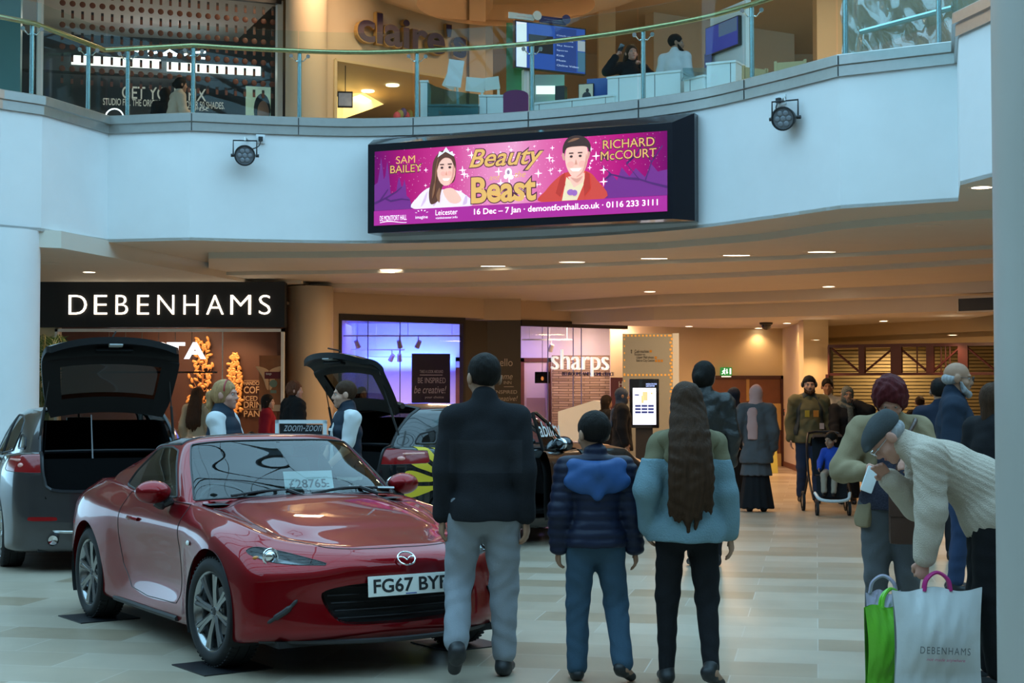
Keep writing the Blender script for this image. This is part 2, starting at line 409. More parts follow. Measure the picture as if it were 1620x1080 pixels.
# ---- the atrium around and behind the viewer: walls, gallery level walls, glazed roof on steel ribs
M_far = mat('shopfront_brown', (.16, .13, .11), .5, var=.2, scale=1.)
struct(MB().box((-19, -10, 0), (-18.6, 19, 12)).ob('wall_left', M_far, smooth=False)); struct(MB().box((18.6, -10, 0), (19, 21, 12)).ob('wall_right', M_far, smooth=False))
struct(MB().box((-19, -10.4, 0), (19, -10, 16)).ob('wall_rear', M_far, smooth=False)); struct(MB().box((-19, -10, 4.8), (19, -6, 5.2)).ob('floor_gallery', M_beige, smooth=False))
c = MB(); c.box((-34, 36, 5.15), (34, 36.3, 9.5)); struct(c.ob('wall_upper', M_beige, smooth=False))
struct(MB().slab([(-34, 20.5), (34, 20.5), (34, 40), (-34, 40)], 9.4, 9.7).ob('ceiling_upper', M_beige, smooth=False))
rf = MB()
for i in range(11):
    y = -9 + i * 2.9
    rf.tube([(-19 + 38 * t, y, 12 + 4.5 * sin(pi * t)) for t in [j / 20 for j in range(21)]], .10, 6)
for i in range(13):
    t = (i + .5) / 13
    rf.tube([(-19 + 38 * t, -10, 12 + 4.5 * sin(pi * t)), (-19 + 38 * t, 20.5, 12 + 4.5 * sin(pi * t))], .035, 5)
for y in (-6, 2, 11): rf.tube([(-19, y, 11.9), (0, y + 3, 13.2), (19, y, 11.9)], .16, 6)
struct(rf.ob('roof_ribs', mat('roof_steel', (.10, .12, .14), .5, .3)))

# ---- steps of the balustrade: one long glass and steel thing
bal = thing('balustrade', 'glass balustrade with steel posts and brass handrail along the curved balcony', 'balustrade', on_plan(650, .1) + Vector((0, 0, 5.3)))
SEAM = [-60, 62, 165, 298, 470, 653, 835, 1010, 1178, 1327, 1513]
def seg_plan(x0, x1, off):
    L = offset(PLAN, off); a = on_plan(x0, off); b = on_plan(x1, off)
    mid = [p for p in L if a.x + .02 < p.x < b.x - .02]
    return [a] + mid + [b]
for x0, x1 in zip(SEAM, SEAM[1:]):
    top = 6.52; pts = seg_plan(x0 + 1, x1 - 1, .06)
    q = MB(); ribbon(q, pts, [(0, 5.3), (0, top), (.012, top), (.012, 5.3)]); q.ob('glass_panel', G_clear, bal, smooth=None, angle=12)
rl = [p + Vector((0, 0, 6.27)) for p in offset(PLAN, .17)]
MB().tube(rl, .034, 10).ob('handrail', M_brass, bal)
for px in (46, 136, 199, 303, 472, 659, 842, 1019, 1192, 1341, 1490):
    p = on_plan(px, .2); q = MB(); q.cyl(p + Vector((0, 0, 5.15)), p + Vector((0, 0, 6.24)), .03, n=14)
    n = Vector((p.x, p.y, 0)).normalized(); s_ = Vector((n.y, -n.x, 0)); post = q.ob('post', M_post, bal)
    q = MB()
    for sg in (-1, 1):
        e = p + s_ * (.115 * sg) - n * .15 + Vector((0, 0, 6.17)); q.cyl(e - n * .012, e + n * .02, .027, n=14); q.tube([e, p + s_ * .05 * sg + Vector((0, 0, 6.13)), p + Vector((0, 0, 6.15))], .008, 6)
    q.ob('clamp', M_chrome, post)

# ---- downlights: recessed rings, each with its lamp
M_lamp = glow('lamp_glow', (1., .84, .62), 9.); M_ring = mat('lamp_ring', (.75, .68, .58), .4)
def downlight(px, py, z, label, power=60, r=.085, on=True, ang=125, sx=1., aim=(0, 0, 0)):
    p = PZ(px, py, z); t = thing('ceiling_downlight', label, 'ceiling light', p, 0, 'recessed ceiling downlights')
    MB().lathe([(r, .0), (r, -.006), (r + .02, -.008), (r + .028, 0)], 24, 0, Matrix.Translation(p) @ Matrix.Diagonal((sx, 1, 1, 1))).ob('ring', M_ring, t)
    MB().lathe([(.001, -.004), (r, -.004)], 20, 0, Matrix.Translation(p) @ Matrix.Diagonal((sx, 1, 1, 1))).ob('lamp', M_lamp if on else M_ring, t)
    if on: light('downlight_beam', 'SPOT', p + Vector((.10, -.16, -.03) if px == 68 else (0, 0, -.02)), power, (1, .62, .32), .06, aim, angle=ang, blend=.8)
    return t
DL = [(68, 369.5, 3.598, 'bright ceiling downlight beside the white left column', 190, .1), (141, 430, 3.398, 'lit ceiling downlight above the black department store sign', 90, .09),
      (823, 475.5, 3.373, 'lit ceiling downlight above the dark pillar of the furniture shop', 120, .1), (1028, 461, 3.373, 'lit ceiling downlight left of the dome camera on the stepped ceiling', 140, .1),
      (1311, 453, 3.373, 'lit ceiling downlight above the maroon trussed gate', 140, .1), (1553, 296, 3.598, 'bright ceiling downlight beside the grey column on the balcony underside', 120, .1)]
for px, py, z, lab, pw, r in DL: downlight(px, py, z, lab, pw, r, aim=(R(12), R(30), 0) if px == 68 else (0, 0, 0))
sc = [(620, 430), (780, 424.5), (905, 418), (1035, 412.5), (1165, 407.5), (1300, 402)]
od = ['leftmost', 'second from left', 'third from left', 'third from right', 'second from right', 'rightmost']
for (px, py), o in zip(sc, od):
    downlight(px, py - 4, 3.509, o + ' of the six slot lights with lens stretched to mimic its light scallop', 70, .075, ang=140, sx=2.6)  # wide glowing lens imitates the scallop a hidden downlight throws on the step
sc = [(1090, 516, 2.938), (1200, 519, 2.938), (1245, 511, 2.938), (1398, 507.5, 2.938), (1408, 513, 2.938)]
od = ['leftmost light behind the lower bulkhead', 'light just left of the dome camera', 'light just right of the dome camera', 'light on the low ceiling over the truss, front of two', 'light on the low ceiling over the truss, rear of two']
for (px, py, z), o in zip(sc, od): downlight(px, py, z, 'small warm ' + o, 32, .08)
downlight(1291, 537.2, 2.548, 'downlight washing the square cream column', 90, .07); downlight(1507, 529.5, 2.598, 'small downlight above the closed shutters', 60, .08); downlight(1535, 537.5, 2.598, 'second small downlight above the closed shutters', 60, .08)
downlight(1470, 357, 3.509, 'unlit grey ceiling disc near the grey column', on=False, r=.13); downlight(80, 416.5, 3.398, 'unlit grey ceiling disc near the white column', on=False, r=.12)
q = PZ(1212, 510, 2.938); t = thing('dome_camera', 'small black dome camera on the low cream ceiling', 'security camera', q)
MB().lathe([(.13, 0), (.13, -.03), (.1, -.05)], 24, 0, Matrix.Translation(q)).ob('base', M_dark, t)
MB().lathe([(.105 * cos(a), -.04 - .105 * sin(a)) for a in [i * pi / 16 for i in range(9)]], 24, 0, Matrix.Translation(q)).ob('dome', M_blackgloss, t)
# dark air grille in the bulkhead face
q = PZ(1540, 481, 3.28); fa = Face((a4[4].x, a4[4].y), (a4[5].x, a4[5].y)); u0, z1 = fa.uv(1517, 472.5); u1, z0 = fa.uv(1590, 489.5)
t = thing('air_grille', 'dark rectangular air grille in the stepped ceiling beside the grey column', 'air vent', fa.pt(u0, z0))
q = MB(); fa.box(q, u0, u1, z0, z1, -.2, .004); q.ob('opening', M_black, t, smooth=False)
q = MB(); fa.box(q, u0 - .03, u0, z0 - .03, z1 + .03, 0, .02); fa.box(q, u0, u1, z0 - .03, z0, 0, .02); fa.box(q, u0, u1, z1, z1 + .03, 0, .02); q.ob('frame', M_soffit, t, smooth=False)
# ================================================================ lower shops
def things(name, label, cat, p, group=None): return thing(name, label, cat, p, 0, group)
DEB = Face((P(20, 600, 26).x, 26), (P(452, 600, 26).x, 26))
# department store fascia sign
u0, z1 = DEB.uv(40, 446); u1, z0 = DEB.uv(451, 518)
t = things('store_sign', 'black shop sign with glowing white capital letters above the cafe window', 'sign', DEB.pt(u0, z0))
q = MB(); DEB.box(q, u0, u1, z0, z1, -.1, .06); q.ob('sign_board', M_black, t, smooth=False)
q = MB(); a0, za = DEB.uv(111, 467); a1, zb = DEB.uv(430, 497.5)
M_opt = glow('sign_letter_white', (1., .86, .66), 3.2)
xs = [(111, 139), (151, 171), (185, 204), (219, 237), (251, 277), (292, 315), (328, 355), (366, 398), (411, 429)]
for ch, (l, r_) in zip('DEBENHAMS', xs):
    ua, _ = DEB.uv(l, 480); ub, _ = DEB.uv(r_, 480); text_fit(q, ch, ua, ub, zb, za, DEB.M, 0, .075, ext=.015, off=-.014)
q.ob('lettering', M_opt, t, smooth=False)
# shop window below it
q = MB(); u0, zt = DEB.uv(88, 520); u1, _ = DEB.uv(450, 520); fw = .035
DEB.box(q, u0, u1, zt - .05, zt, -.05, .05); DEB.box(q, u1 - .05, u1, 0, zt, -.05, .05); DEB.box(q, u0, u0 + .05, 0, zt, -.05, .05); DEB.box(q, u0, u1, 0, .1, -.05, .05)
um, _ = DEB.uv(352, 600); DEB.box(q, um - .008, um + .008, .1, zt - .05, -.01, .02)
win = struct(q.ob('window_1', M_whiteP, smooth=False))
q = MB(); DEB.box(q, u0 + .05, u1 - .05, .1, zt - .05, 0, .01); q.ob('window_pane', G_shop, win, smooth=False)
struct(MB().box((DEB.A.x - 4, 26, 0), (DEB.A.x + .75, 26.2, 3.4)).ob('wall_shop', M_cream, smooth=False))
q = MB(); q.box((DEB.A.x - 4, 26.2, 2.66), (DEB.pt(u1, 0).x, 26.3, 3.4)); struct(q.ob('lintel_shop', M_black, smooth=False))
# cafe behind the window
M_cafe = mat('cafe_wall', (.095, .035, .022), .55, var=.2, scale=1.5)
struct(MB().box((-11, 30, 0), (-3.65, 30.2, 3.6)).ob('wall_cafe', M_cafe, smooth=False))
struct(MB().box((-3.96, 26.35, 0), (-3.90, 30, 3.6)).ob('wall_cafe_side', M_cafe, smooth=False))
struct(MB().box((-11, 26.35, 3.05), (-3.8, 30, 3.1)).ob('ceiling_cafe', mat('cafe_ceiling', (.22, .17, .13), .6), smooth=False))
BK = Face((-11, 29.96), (-2.6, 29.96))
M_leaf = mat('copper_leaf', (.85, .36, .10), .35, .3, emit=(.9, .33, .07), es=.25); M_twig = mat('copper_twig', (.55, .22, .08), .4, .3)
def wall_tree(px, y0, y1, w, lab):
    u, zb = BK.uv(px, y1); _, zt = BK.uv(px, y0); w = w / F * 30; rnd = random.Random(px)
    t = things('wall_decoration', lab, 'wall decoration', BK.pt(u, zb), 'copper tree decorations on the cafe wall')
    q = MB(); lv = MB(); H = zt - zb
    q.tube([BK.pt(u, zb, .02), BK.pt(u + .01, zb + H * .5, .02), BK.pt(u, zt, .02)], [.03, .022, .008], 6)
    for i in range(26):
        f = .06 + .9 * i / 26; sd = 1 if i % 2 else -1; L = w * (1.05 - f * .8) * rnd.uniform(.6, 1.); b0 = BK.pt(u, zb + H * f, .02)
        tip = BK.pt(u + sd * L, zb + H * min(1, f + .16 * rnd.uniform(.5, 1.2)), .02); md = BK.pt(u + sd * L * .5, zb + H * (f + .02), .02)
        q.tube([b0, md, tip], [.012, .009, .005], 5)
        for k in range(4):
            c = b0.lerp(tip, .35 + .21 * k) + Vector((rnd.uniform(-.05, .05), 0, rnd.uniform(-.05, .05))); a = rnd.uniform(0, 6.28)
            lv.ell((0, 0, 0), (.027, .012, .052), 6, 0, Matrix.Translation(c + BK.n * .02) @ Matrix.Rotation(a, 4, 'Y'))
    q.ob('branches', M_twig, t); lv.ob('leaves', M_leaf, t)
wall_tree(320, 538, 668, 26, 'wide copper leafed tree design on the brown cafe wall')
wall_tree(371, 560, 668, 16, 'narrow copper leafed tree design beside the menu words')
M_words = mat('menu_words', (.62, .40, .24), .5)
t = things('menu_lettering', 'tan menu words in capitals on the brown cafe wall', 'sign', BK.pt(*BK.uv(385, 665)))
q = MB()
for w, x1, ya, yb in (('HANDCRAFTED', 432, 603, 609), ('COFFEE', 428, 611, 622), ('ICED COFFEE', 446, 626, 634), ('DRINKS', 428, 635, 645), ('PANINI', 428, 649, 659)):
    a, zt = BK.uv(386, ya); b, zb = BK.uv(x1, yb); text_fit(q, w, a, b, zb, zt, BK.M, 0, .01, ext=.004, off=.01)
a, zt = BK.uv(386, 601.4); b, zb = BK.uv(432, 602); q.box((a, zb, .004), (b, zt, .01), 0, BK.M); a, zt = BK.uv(386, 646.6); b, zb = BK.uv(430, 647.2); q.box((a, zb, .004), (b, zt, .01), 0, BK.M)
q.ob('words', M_words, t, smooth=False)
CF = Face((-11, 28.2), (-2.6, 28.2)); a, zt = CF.uv(172, 541); b, zb = CF.uv(326, 568)
t = things('cafe_sign', 'large glowing white cafe letters seen through the shop window', 'sign', CF.pt(a, zb))
q = MB(); text_fit(q, 'COSTA', a, b, zb, zt, CF.M, 0, .03, ext=.03, off=.035, sp=1.1); q.ob('lettering', glow('cafe_letter', (.95, .93, 1), 1.6), t, smooth=False)
q = MB(); CF.box(q, a - .3, b + .2, zb - .25, zb - .22, -.02, .02); 
for k in range(6): q.cyl(CF.pt(a + .3 * k, zb - .03), CF.pt(a + .3 * k, 3.05), .008, n=6)
q.ob('hanger', M_dark, t, smooth=False)
# coffee poster on the window
t = things('coffee_poster', 'tall coffee poster with latte art on the shop window', 'poster', DEB.pt(*DEB.uv(410, 650)))
q = MB(); DEB.pbox(q, 410.5, 562, 445, 650, .012, .02); q.ob('sheet', mat('poster_brown', (.32, .13, .05), .5, var=.3), t, smooth=False)
q = MB(); u, z = DEB.uv(428, 600)
for k in range(7):
    for s_ in (-1, 1):
        a = R(18 + 14 * k); q.ell((0, .10, 0), (.03, .12, .004), 8, 0, DEB.M @ Matrix.Translation((u - .02 + s_ * .02, z - .16 + .05 * k, .024)) @ Matrix.Rotation(-s_ * a * .7, 4, 'Z'))
q.ob('latte_leaf', mat('latte_cream', (.75, .50, .30), .5), t)
q = MB(); DEB.pbox(q, 410.5, 640, 445, 650, .02, .024); q.ob('caption_strip', mat('poster_cream', (.6, .45, .3), .5), t, smooth=False)
q = MB(); DEB.pbox(q, 419, 588, 444, 599, .026, .03); b_ = q.ob('badge', mat('badge_maroon', (.12, .01, .02), .5), t, smooth=False)
q = MB(); a, zt = DEB.uv(421, 589.5); b, zb = DEB.uv(430, 594); text_fit(q, 'top', a, b, zb, zt, DEB.M, 0, .033, off=.01); q.ob('lettering', M_whiteP, b_, smooth=False)
q = MB(); u, z = DEB.uv(433, 606.5); q.ell((u, z, .028), (.065, .065, .006), 12, 0, DEB.M); DEB.box(q, u - .05, u + .05, z - .16, z - .11, .026, .03); q.ob('sticker', mat('sticker_green', (.16, .26, .22), .5), t)
# cafe lighting
light('cafe_lamp', 'AREA', (-6.2, 28.6, 3.0), 70, (1, .6, .32), 1.2)
light('cafe_lamp', 'SPOT', (-5.2, 28.8, 2.95), 90, (1, .6, .3), .05, rot=(R(35), 0, 0), angle=80)

# palm behind the white column
def palm(base, h, label, seed):
    t = things('potted_palm', label, 'plant', base); rnd = random.Random(seed)
    MB().lathe([(.001, 0), (.22, 0), (.27, .4), (.25, .42), (.22, .38), (.001, .38)], 24, 0, Matrix.Translation(base)).ob('pot', M_dark, t)
    fr = MB(); st = MB()
    for i in range(17):
        a = i * 2.4 + rnd.uniform(-.2, .2); L = rnd.uniform(.6, 1.1); out = rnd.uniform(.35, .8); pts = []
        for k in range(9):
            f = k / 8; pts.append(base + Vector((cos(a) * out * L * f, sin(a) * out * L * f, .4 + (h - .75) * (.25 + .75 * min(1, f * 1.6)) + .35 * sin(f * 2.6) * L - .25 * f * f)))
        st.tube(pts, [.008] * 8 + [.002], 5)
        for k in range(2, 9):
            for s_ in (-1, 1):
                for hh in (0, .5):
                    p = pts[k - 1].lerp(pts[k], hh); d = (pts[k] - pts[k - 1]).normalized(); sd = d.cross(Vector((0, 0, 1))).normalized() * s_
                    e = p + (d * .7 + sd * .8) * rnd.uniform(.16, .26) + Vector((0, 0, -.05)); w = d.cross(sd) * .0 + (d - sd * .5).normalized() * .012
                    m_ = (p + e) / 2 + Vector((0, 0, .015)); fr.add([p, m_ - w, e, m_ + w], [(0, 1, 2, 3)])
    for k in range(5): st.tube([base + Vector((.03 * k - .06, 0, .38)), base + Vector((.02 * k - .04, .02, h - .6))], .012, 6)
    st.ob('stems', mat('palm_stem', (.12, .15, .05), .6), t); fr.ob('fronds', mat('palm_leaf', (.035, .10, .03), .45, var=.4), t, smooth=False)
palm(Vector((P(72, 600, 24.4).x, 24.4, 0)), 2.55, 'green potted palm standing behind the white column', 3)

# ================================================================ fitted furniture shop
SA = P(525, 600, 28.2); SB = P(990, 600, 32.2); SH = Face(SA.xy, SB.xy)
M_shopdark = mat('shopfront_black', (.018, .017, .02), .35)
def sbox(q, x0, y0, x1, y1, o0=0, o1=.05, m=0): return SH.pbox(q, x0, y0, x1, y1, o0, o1, m)
c = MB(); uL = 0; uR, _ = SH.uv(992, 600); uw0, zt = SH.uv(536, 492)
SH.box(c, -.6, uw0, 0, 3.4, -.15, 0); SH.box(c, uw0, uR + .2, 2.99, 3.42, -.15, 0)
struct(c.ob('wall_furniture_shop', M_beige, smooth=False))
c = MB(); u1, _ = SH.uv(735, 600); u2, _ = SH.uv(770, 600); u3, _ = SH.uv(824, 600); u4 = uR
SH.box(c, uw0, u1, 2.87, 2.99, -.12, .03); SH.box(c, u3, u4, 2.87, 2.99, -.12, .03); SH.box(c, uw0, uw0 + .05, 0, 2.87, -.1, .03); SH.box(c, uw0, u4, 0, .12, -.1, .03); SH.box(c, u1 - .05, u1, 0, 2.87, -.1, .03)
fr_ = struct(c.ob('window_2', M_shopdark, smooth=False))
c = MB(); SH.box(c, uw0 + .05, u1 - .05, .12, 2.87, -.03, -.02); SH.box(c, u3, u4, .12, 2.87, -.03, -.02); c.ob('window_pane', G_shop, fr_, smooth=False)
c = MB()
for px in (583, 634, 868, 908, 921):
    u, _ = SH.uv(px, 600); SH.box(c, u - .005, u + .005, .12, 2.87, -.035, -.015)
c.ob('glass_joint', mat('glass_edge', (.25, .3, .45), .3), fr_, smooth=False)
# dark pillar with painted slogans
t = things('slogan_pillar', 'dark pillar with pale slogan words between two shop windows', 'pillar', SH.pt(u2, 0))
c = MB(); dep = .62; SH.box(c, u1, u2, 0, 2.95, -.1, .02)
pf = Face(SH.pt(u2, 0, .02).xy, (SH.pt(u2, 0, .02) + Vector((.62, -.0, 0))).xy)
uq, _ = pf.uv(824, 600); c.slab([SH.pt(u2, 0, .02).xy, pf.pt(uq, 0).xy, SH.pt(u3, 0, -.1).xy, SH.pt(u2, 0, -.1).xy], 0, 2.95)
c.ob('shaft', mat('pillar_olive', (.045, .040, .032), .5), t, smooth=False)
q = MB()
for w, x0, x1, ya, yb, sh in (('hello', 784, 811, 567, 579, 0), ('home', 784, 811, 590, 600, .3), ('INN', 797, 809, 602.5, 607.5, 0), ('INSPIRED', 783, 818, 617, 622.5, 0), ('creative!', 783, 819, 626, 634, .3)):
    a, zt = pf.uv(x0, ya); b, zb = pf.uv(x1, yb); text_fit(q, w, a, b, zb, zt, pf.M, 0, .006, shear=sh, ext=.002)
a, z = pf.uv(797, 612); q.box((a, z, .003), (a + .19, z + .012, .007), 0, pf.M)
q.ob('lettering', mat('slogan_grey', (.42, .40, .36), .5), t, smooth=False)
c = MB(); c.slab([(pf.pt(-.45, 0).x, pf.A.y - .02), (pf.pt(uq, 0).x, pf.A.y - .02), (pf.pt(uq, 0).x, pf.A.y + 1), (pf.pt(-.45, 0).x, pf.A.y + .6)], 2.96, 3.42); struct(c.ob('lintel_pillar', M_beige, smooth=False))
# room behind
M_room = mat('showroom_white', (.78, .74, .74), .6)
RB = Face(P(520, 600, 35.0).xy, P(1000, 600, 35.0).xy)
c = MB(); RB.box(c, -1, 8, 0, 3.4, -.2, 0); struct(c.ob('wall_showroom', M_room, smooth=False))
c = MB(); c.slab([SH.pt(-.1, 0, -.16).xy, SH.pt(uR + .3, 0, -.16).xy, (RB.pt(8, 0).x, 35.2), (RB.pt(-1, 0).x, 35.2)], 3.30, 3.38); struct(c.ob('ceiling_showroom', M_room, smooth=False))
c = MB(); c.box((-3.64, 30.2, 0), (-3.5, 35, 3.3)); struct(c.ob('wall_showroom_side', M_room, smooth=False))
# dropped ceiling slab with blue cove
c = MB(); a = RB.pt(.1, 0); c.slab([(a.x, 31), (a.x + 2.3, 31), (a.x + 2.5, 33.8), (a.x, 33.8)], 3.06, 3.2); struct(c.ob('ceiling_raft', mat('raft_blue_grey', (.25, .25, .33), .6), smooth=False))
BLUE = (.10, .16, 1.0)
c = MB()
u, z = RB.uv(612, 566); c.box((u - 2.2, z - .02, .01), (u + .62, z + .01, .03), 0, RB.M)
tt = things('cove_light', 'blue light strip low across the showroom wall', 'light', RB.pt(u, z)); c.ob('tube', glow('blue_strip', (.12, .22, 1.), 5), tt, smooth=False)
light('blue_wash', 'AREA', (RB.pt(1.2, 0).x, 33.5, 3.02), 110, (.06, .08, 1.0), 2.4, sy=1.2); light('blue_wash', 'AREA', (RB.pt(2.0, 0).x, 34.7, 2.2), 60, (.05, .14, 1.0), 2., rot=(R(150), 0, 0), sy=.3)
light('blue_wash', 'AREA', (RB.pt(4.6, 0).x, 34.0, 2.9), 16, (.25, .15, 1.0), .8); light('warm_wash', 'AREA', (RB.pt(6.0, 0).x, 33.4, 3.2), 70, (1, .62, .48), 1.2); light('stone_wash', 'SPOT', (1.2, 32.7, 3.1), 75, (1, .66, .48), .05, rot=(R(48), 0, 0), angle=95); light('stone_wash', 'SPOT', (2.2, 33.0, 3.1), 60, (1, .66, .5), .05, rot=(R(48), 0, 0), angle=95); light('warm_wash', 'AREA', (RB.pt(2.2, 0).x, 33.2, 2.0), 50, (1, .62, .45), 1.2)
# track lights
def spot_head(p, tilt, label, par):
    q = MB(Matrix.Translation(p)); q.cyl((0, 0, 0), (0, 0, -.1), .012, n=8); q.ob('stem', M_whiteP, par)
    q = MB(Matrix.Translation(p + Vector((0, 0, -.15))) @ Matrix.Rotation(tilt, 4, 'Y') @ Matrix.Rotation(R(25), 4, 'X')); q.cyl((0, 0, -.09), (0, 0, .07), .055, .045, 16); q.ob('lamp_head', mat('lamp_head_cream', (.62, .55, .48), .4), par)
def track(x0, x1, y, d, heads, label):
    a = P(x0, y, d); b = P(x1, y, d); t = things('track_light', label, 'light', a, 'spotlight tracks inside the furniture shop')
    q = MB(); q.box((a.x, a.y - .02, a.z - .015), (b.x, a.y + .02, a.z + .015)); q.ob('rail', M_whiteP, t, smooth=False)
    q = MB()
    for f in (.15, .55, .9): 
        x = a.x + (b.x - a.x) * f; q.cyl((x, a.y, a.z), (x, a.y, 3.3), .006, n=6)
    q.ob('suspension', M_whiteP, t, smooth=False)
    for hx, tl in heads: p = P(hx, y, d); spot_head(Vector((p.x, a.y, a.z - .015)), R(tl), '', t)
track(536, 735, 531, 32.5, [(565, -20), (632, -10), (662, 25)], 'long white spotlight track crossing the blue lit showroom')
track(826, 905, 537, 33.2, [(872, 20)], 'short white spotlight track right of the dark pillar')
track(540, 640, 553, 34.0, [(620, 30), (632, 0)], 'low white spotlight track at the back of the blue showroom')
for px, py, d, tl, lab in ((581, 500, 30.6, 15, 'cream ceiling spotlight left of the blue showroom'), (648, 500, 30.6, -25, 'cream ceiling spotlight in the middle of the blue showroom'), (711, 500, 31.2, 0, 'cream ceiling spotlight beside the dark window frame'), (871, 513, 32.6, 0, 'cream ceiling spotlight above the white desk')):
    p = P(px, py, d); p.z = 3.3; t = things('ceiling_spotlight', lab, 'light', p, 'spotlights on the showroom ceiling'); spot_head(p, R(tl), '', t)
# free standing slogan panel
p = P(682, 600, 31.5); SP = Face((p.x - .38, 31.4), (p.x + .38, 31.6))
u0, zt = SP.uv(652, 559); u1, zb = SP.uv(712, 700); t = things('slogan_panel', 'dark purple panel reading TAKE A LOOK AROUND BE INSPIRED behind glass', 'sign', SP.pt(u0, 0))
q = MB(); SP.box(q, u0, u1, 0, zt, -.05, 0); q.ob('panel', mat('panel_purple', (.035, .03, .07), .5), t, smooth=False)
q = MB()
for w, x0, x1, ya, yb, sh in (('TAKE A LOOK AROUND', 664, 701, 585, 590, 0), ('BE INSPIRED', 661, 705, 597, 606, 0), ('be creative!', 655, 706, 610, 622, .3), ('your choice', 672, 702, 626, 631, 0)):
    a, z1 = SP.uv(x0, ya); b, z0 = SP.uv(x1, yb); text_fit(q, w, a, b, z0, z1, SP.M, 0, .004, shear=sh, ext=.002)
a, z = SP.uv(664, 593); b, _ = SP.uv(700, 593); q.box((a, z - .008, .002), (b, z + .008, .006), 0, SP.M)
q.ob('lettering', mat('panel_words', (.75, .72, .78), .5), t, smooth=False)
# showroom doors
def room_door(x0, y0, x1, y1, fc, lab, d=34.9):
    fa = Face((P(x0, 600, d).x, d), (P(x1, 600, d).x, d)); u0, zt = fa.uv(x0, y0); u1, _ = fa.uv(x1, y0); fw = .09
    t = things('wardrobe_door', lab, 'door', fa.pt((u0 + u1) / 2, 0))
    q = MB(); fa.box(q, u0, u0 + fw, 0, zt, -.02, .06); fa.box(q, u1 - fw, u1, 0, zt, -.02, .06); fa.box(q, u0, u1, zt - fw, zt, -.02, .06); q.ob('door_frame', fc, t, smooth=False)
    q = MB(); fa.box(q, u0 + fw, u1 - fw, 0, zt - fw, 0, .03); q.ob('door_leaf', mat('door_cream', (.70, .58, .48), .5), t, smooth=False)
    q = MB(); fa.box(q, u0 + fw + .05, u1 - fw - .05, .25, zt * .62, .03, .045); q.ob('door_panel', mat('door_tan', (.40, .26, .17), .5), t, smooth=False)
room_door(721, 565, 735, 640, M_wood, 'brown framed doorway beside the dark window mullion')
room_door(823, 566, 872, 640, M_wood, 'brown framed cream door left of the stone wall')
# split stone wall, lettering on glass, hanging bulb
ST = Face((P(868, 600, 34.2).x, 34.2), (P(1000, 600, 34.2).x, 34.2)); u0, zt = ST.uv(873, 562); u1, _ = ST.uv(1002, 562)
q = MB(); ST.box(q, u0, u1, 0, zt, -.1, 0); struct(q.ob('wall_stone', M_stone, smooth=False))
t = things('shop_sign', 'white rounded lowercase letters on the furniture shop glass', 'sign', SH.pt(*SH.uv(871, 585)))
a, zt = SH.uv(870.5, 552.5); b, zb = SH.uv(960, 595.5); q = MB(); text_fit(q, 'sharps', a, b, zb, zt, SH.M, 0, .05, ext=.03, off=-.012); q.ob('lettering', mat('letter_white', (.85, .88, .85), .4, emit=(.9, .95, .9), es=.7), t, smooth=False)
q = MB(); a, zt = SH.uv(888, 588); b, zb = SH.uv(970, 594.5); text_fit(q, 'BEDROOMS AND HOME OFFICE', a, b, zb, zt, SH.M, 0, .03, ext=.01); q.ob('caption', M_shopdark, t, smooth=False)
p = P(858, 597, 33.4); t = things('pendant_lamp', 'small dark pendant box with a bare bulb by the stone wall', 'lamp', p)
q = MB(); q.box((p.x - .16, p.y - .1, p.z - .12), (p.x + .16, p.y - .09, p.z + .12)); q.box((p.x - .16, p.y + .09, p.z - .12), (p.x + .16, p.y + .1, p.z + .12)); q.box((p.x - .16, p.y - .1, p.z + .10), (p.x + .16, p.y + .1, p.z + .12)); q.cyl((p.x, p.y, p.z + .1), (p.x, p.y, 3.3), .006, n=6); q.ob('shade', glass('smoked_glass', (.25, .18, .14), .05), t, smooth=False)
MB().ell(p + Vector((0, 0, -.02)), (.03, .03, .045), 8).ob('bulb', glow('bulb_glow', (1, .6, .25), 12), t)
p = P(972, 620, 33.0); q = MB(); t = things('brochure_panel', 'maroon panel with large pale initials at the shop edge', 'sign', (p.x, p.y, 0)); fa = Face((p.x - .2, 33), (p.x + .4, 33)); u0, zt = fa.uv(966, 597); u1, _ = fa.uv(990, 597)
fa.box(q, u0, u1, 0, zt, -.04, 0); q.ob('panel', mat('panel_plum', (.12, .02, .05), .5), t, smooth=False)
q = MB()
for w, ya, yb in (('H', 603, 612), ('B', 617, 626)): a, z1 = fa.uv(979, ya); b, z0 = fa.uv(985, yb); text_fit(q, w, a, b, z0, z1, fa.M, 0, .003, ext=.002)
q.ob('lettering', M_whiteP, t, smooth=False)
# white reception desk in front of the shop
p = P(930, 660, 26.5); t = things('reception_desk', 'white angular reception desk in front of the furniture shop', 'desk', (p.x, p.y, 0))
fa = Face((p.x - .8, 26.5), (p.x + .8, 26.2)); pts = [fa.uv(x, y) for x, y in ((893, 650), (948, 633), (962, 636), (962, 690), (893, 690))]
pts = [(a, max(z, 0)) for a, z in pts]; pts[3] = (pts[3][0], 0); pts[4] = (pts[4][0], 0)
q = MB(); q.prism([(a, z) for a, z in pts], 0, -.7, 0, fa.M @ Matrix(((1, 0, 0, 0), (0, 0, 1, 0), (0, -1, 0, 0), (0, 0, 0, 1)))); q.ob('body', M_whiteP, t, smooth=False)
a, z = pts[2]; q = MB(); fa.box(q, a - .03, a, .1, z - .02, 0, .02); q.ob('edge_strip', M_chrome, t, smooth=False)

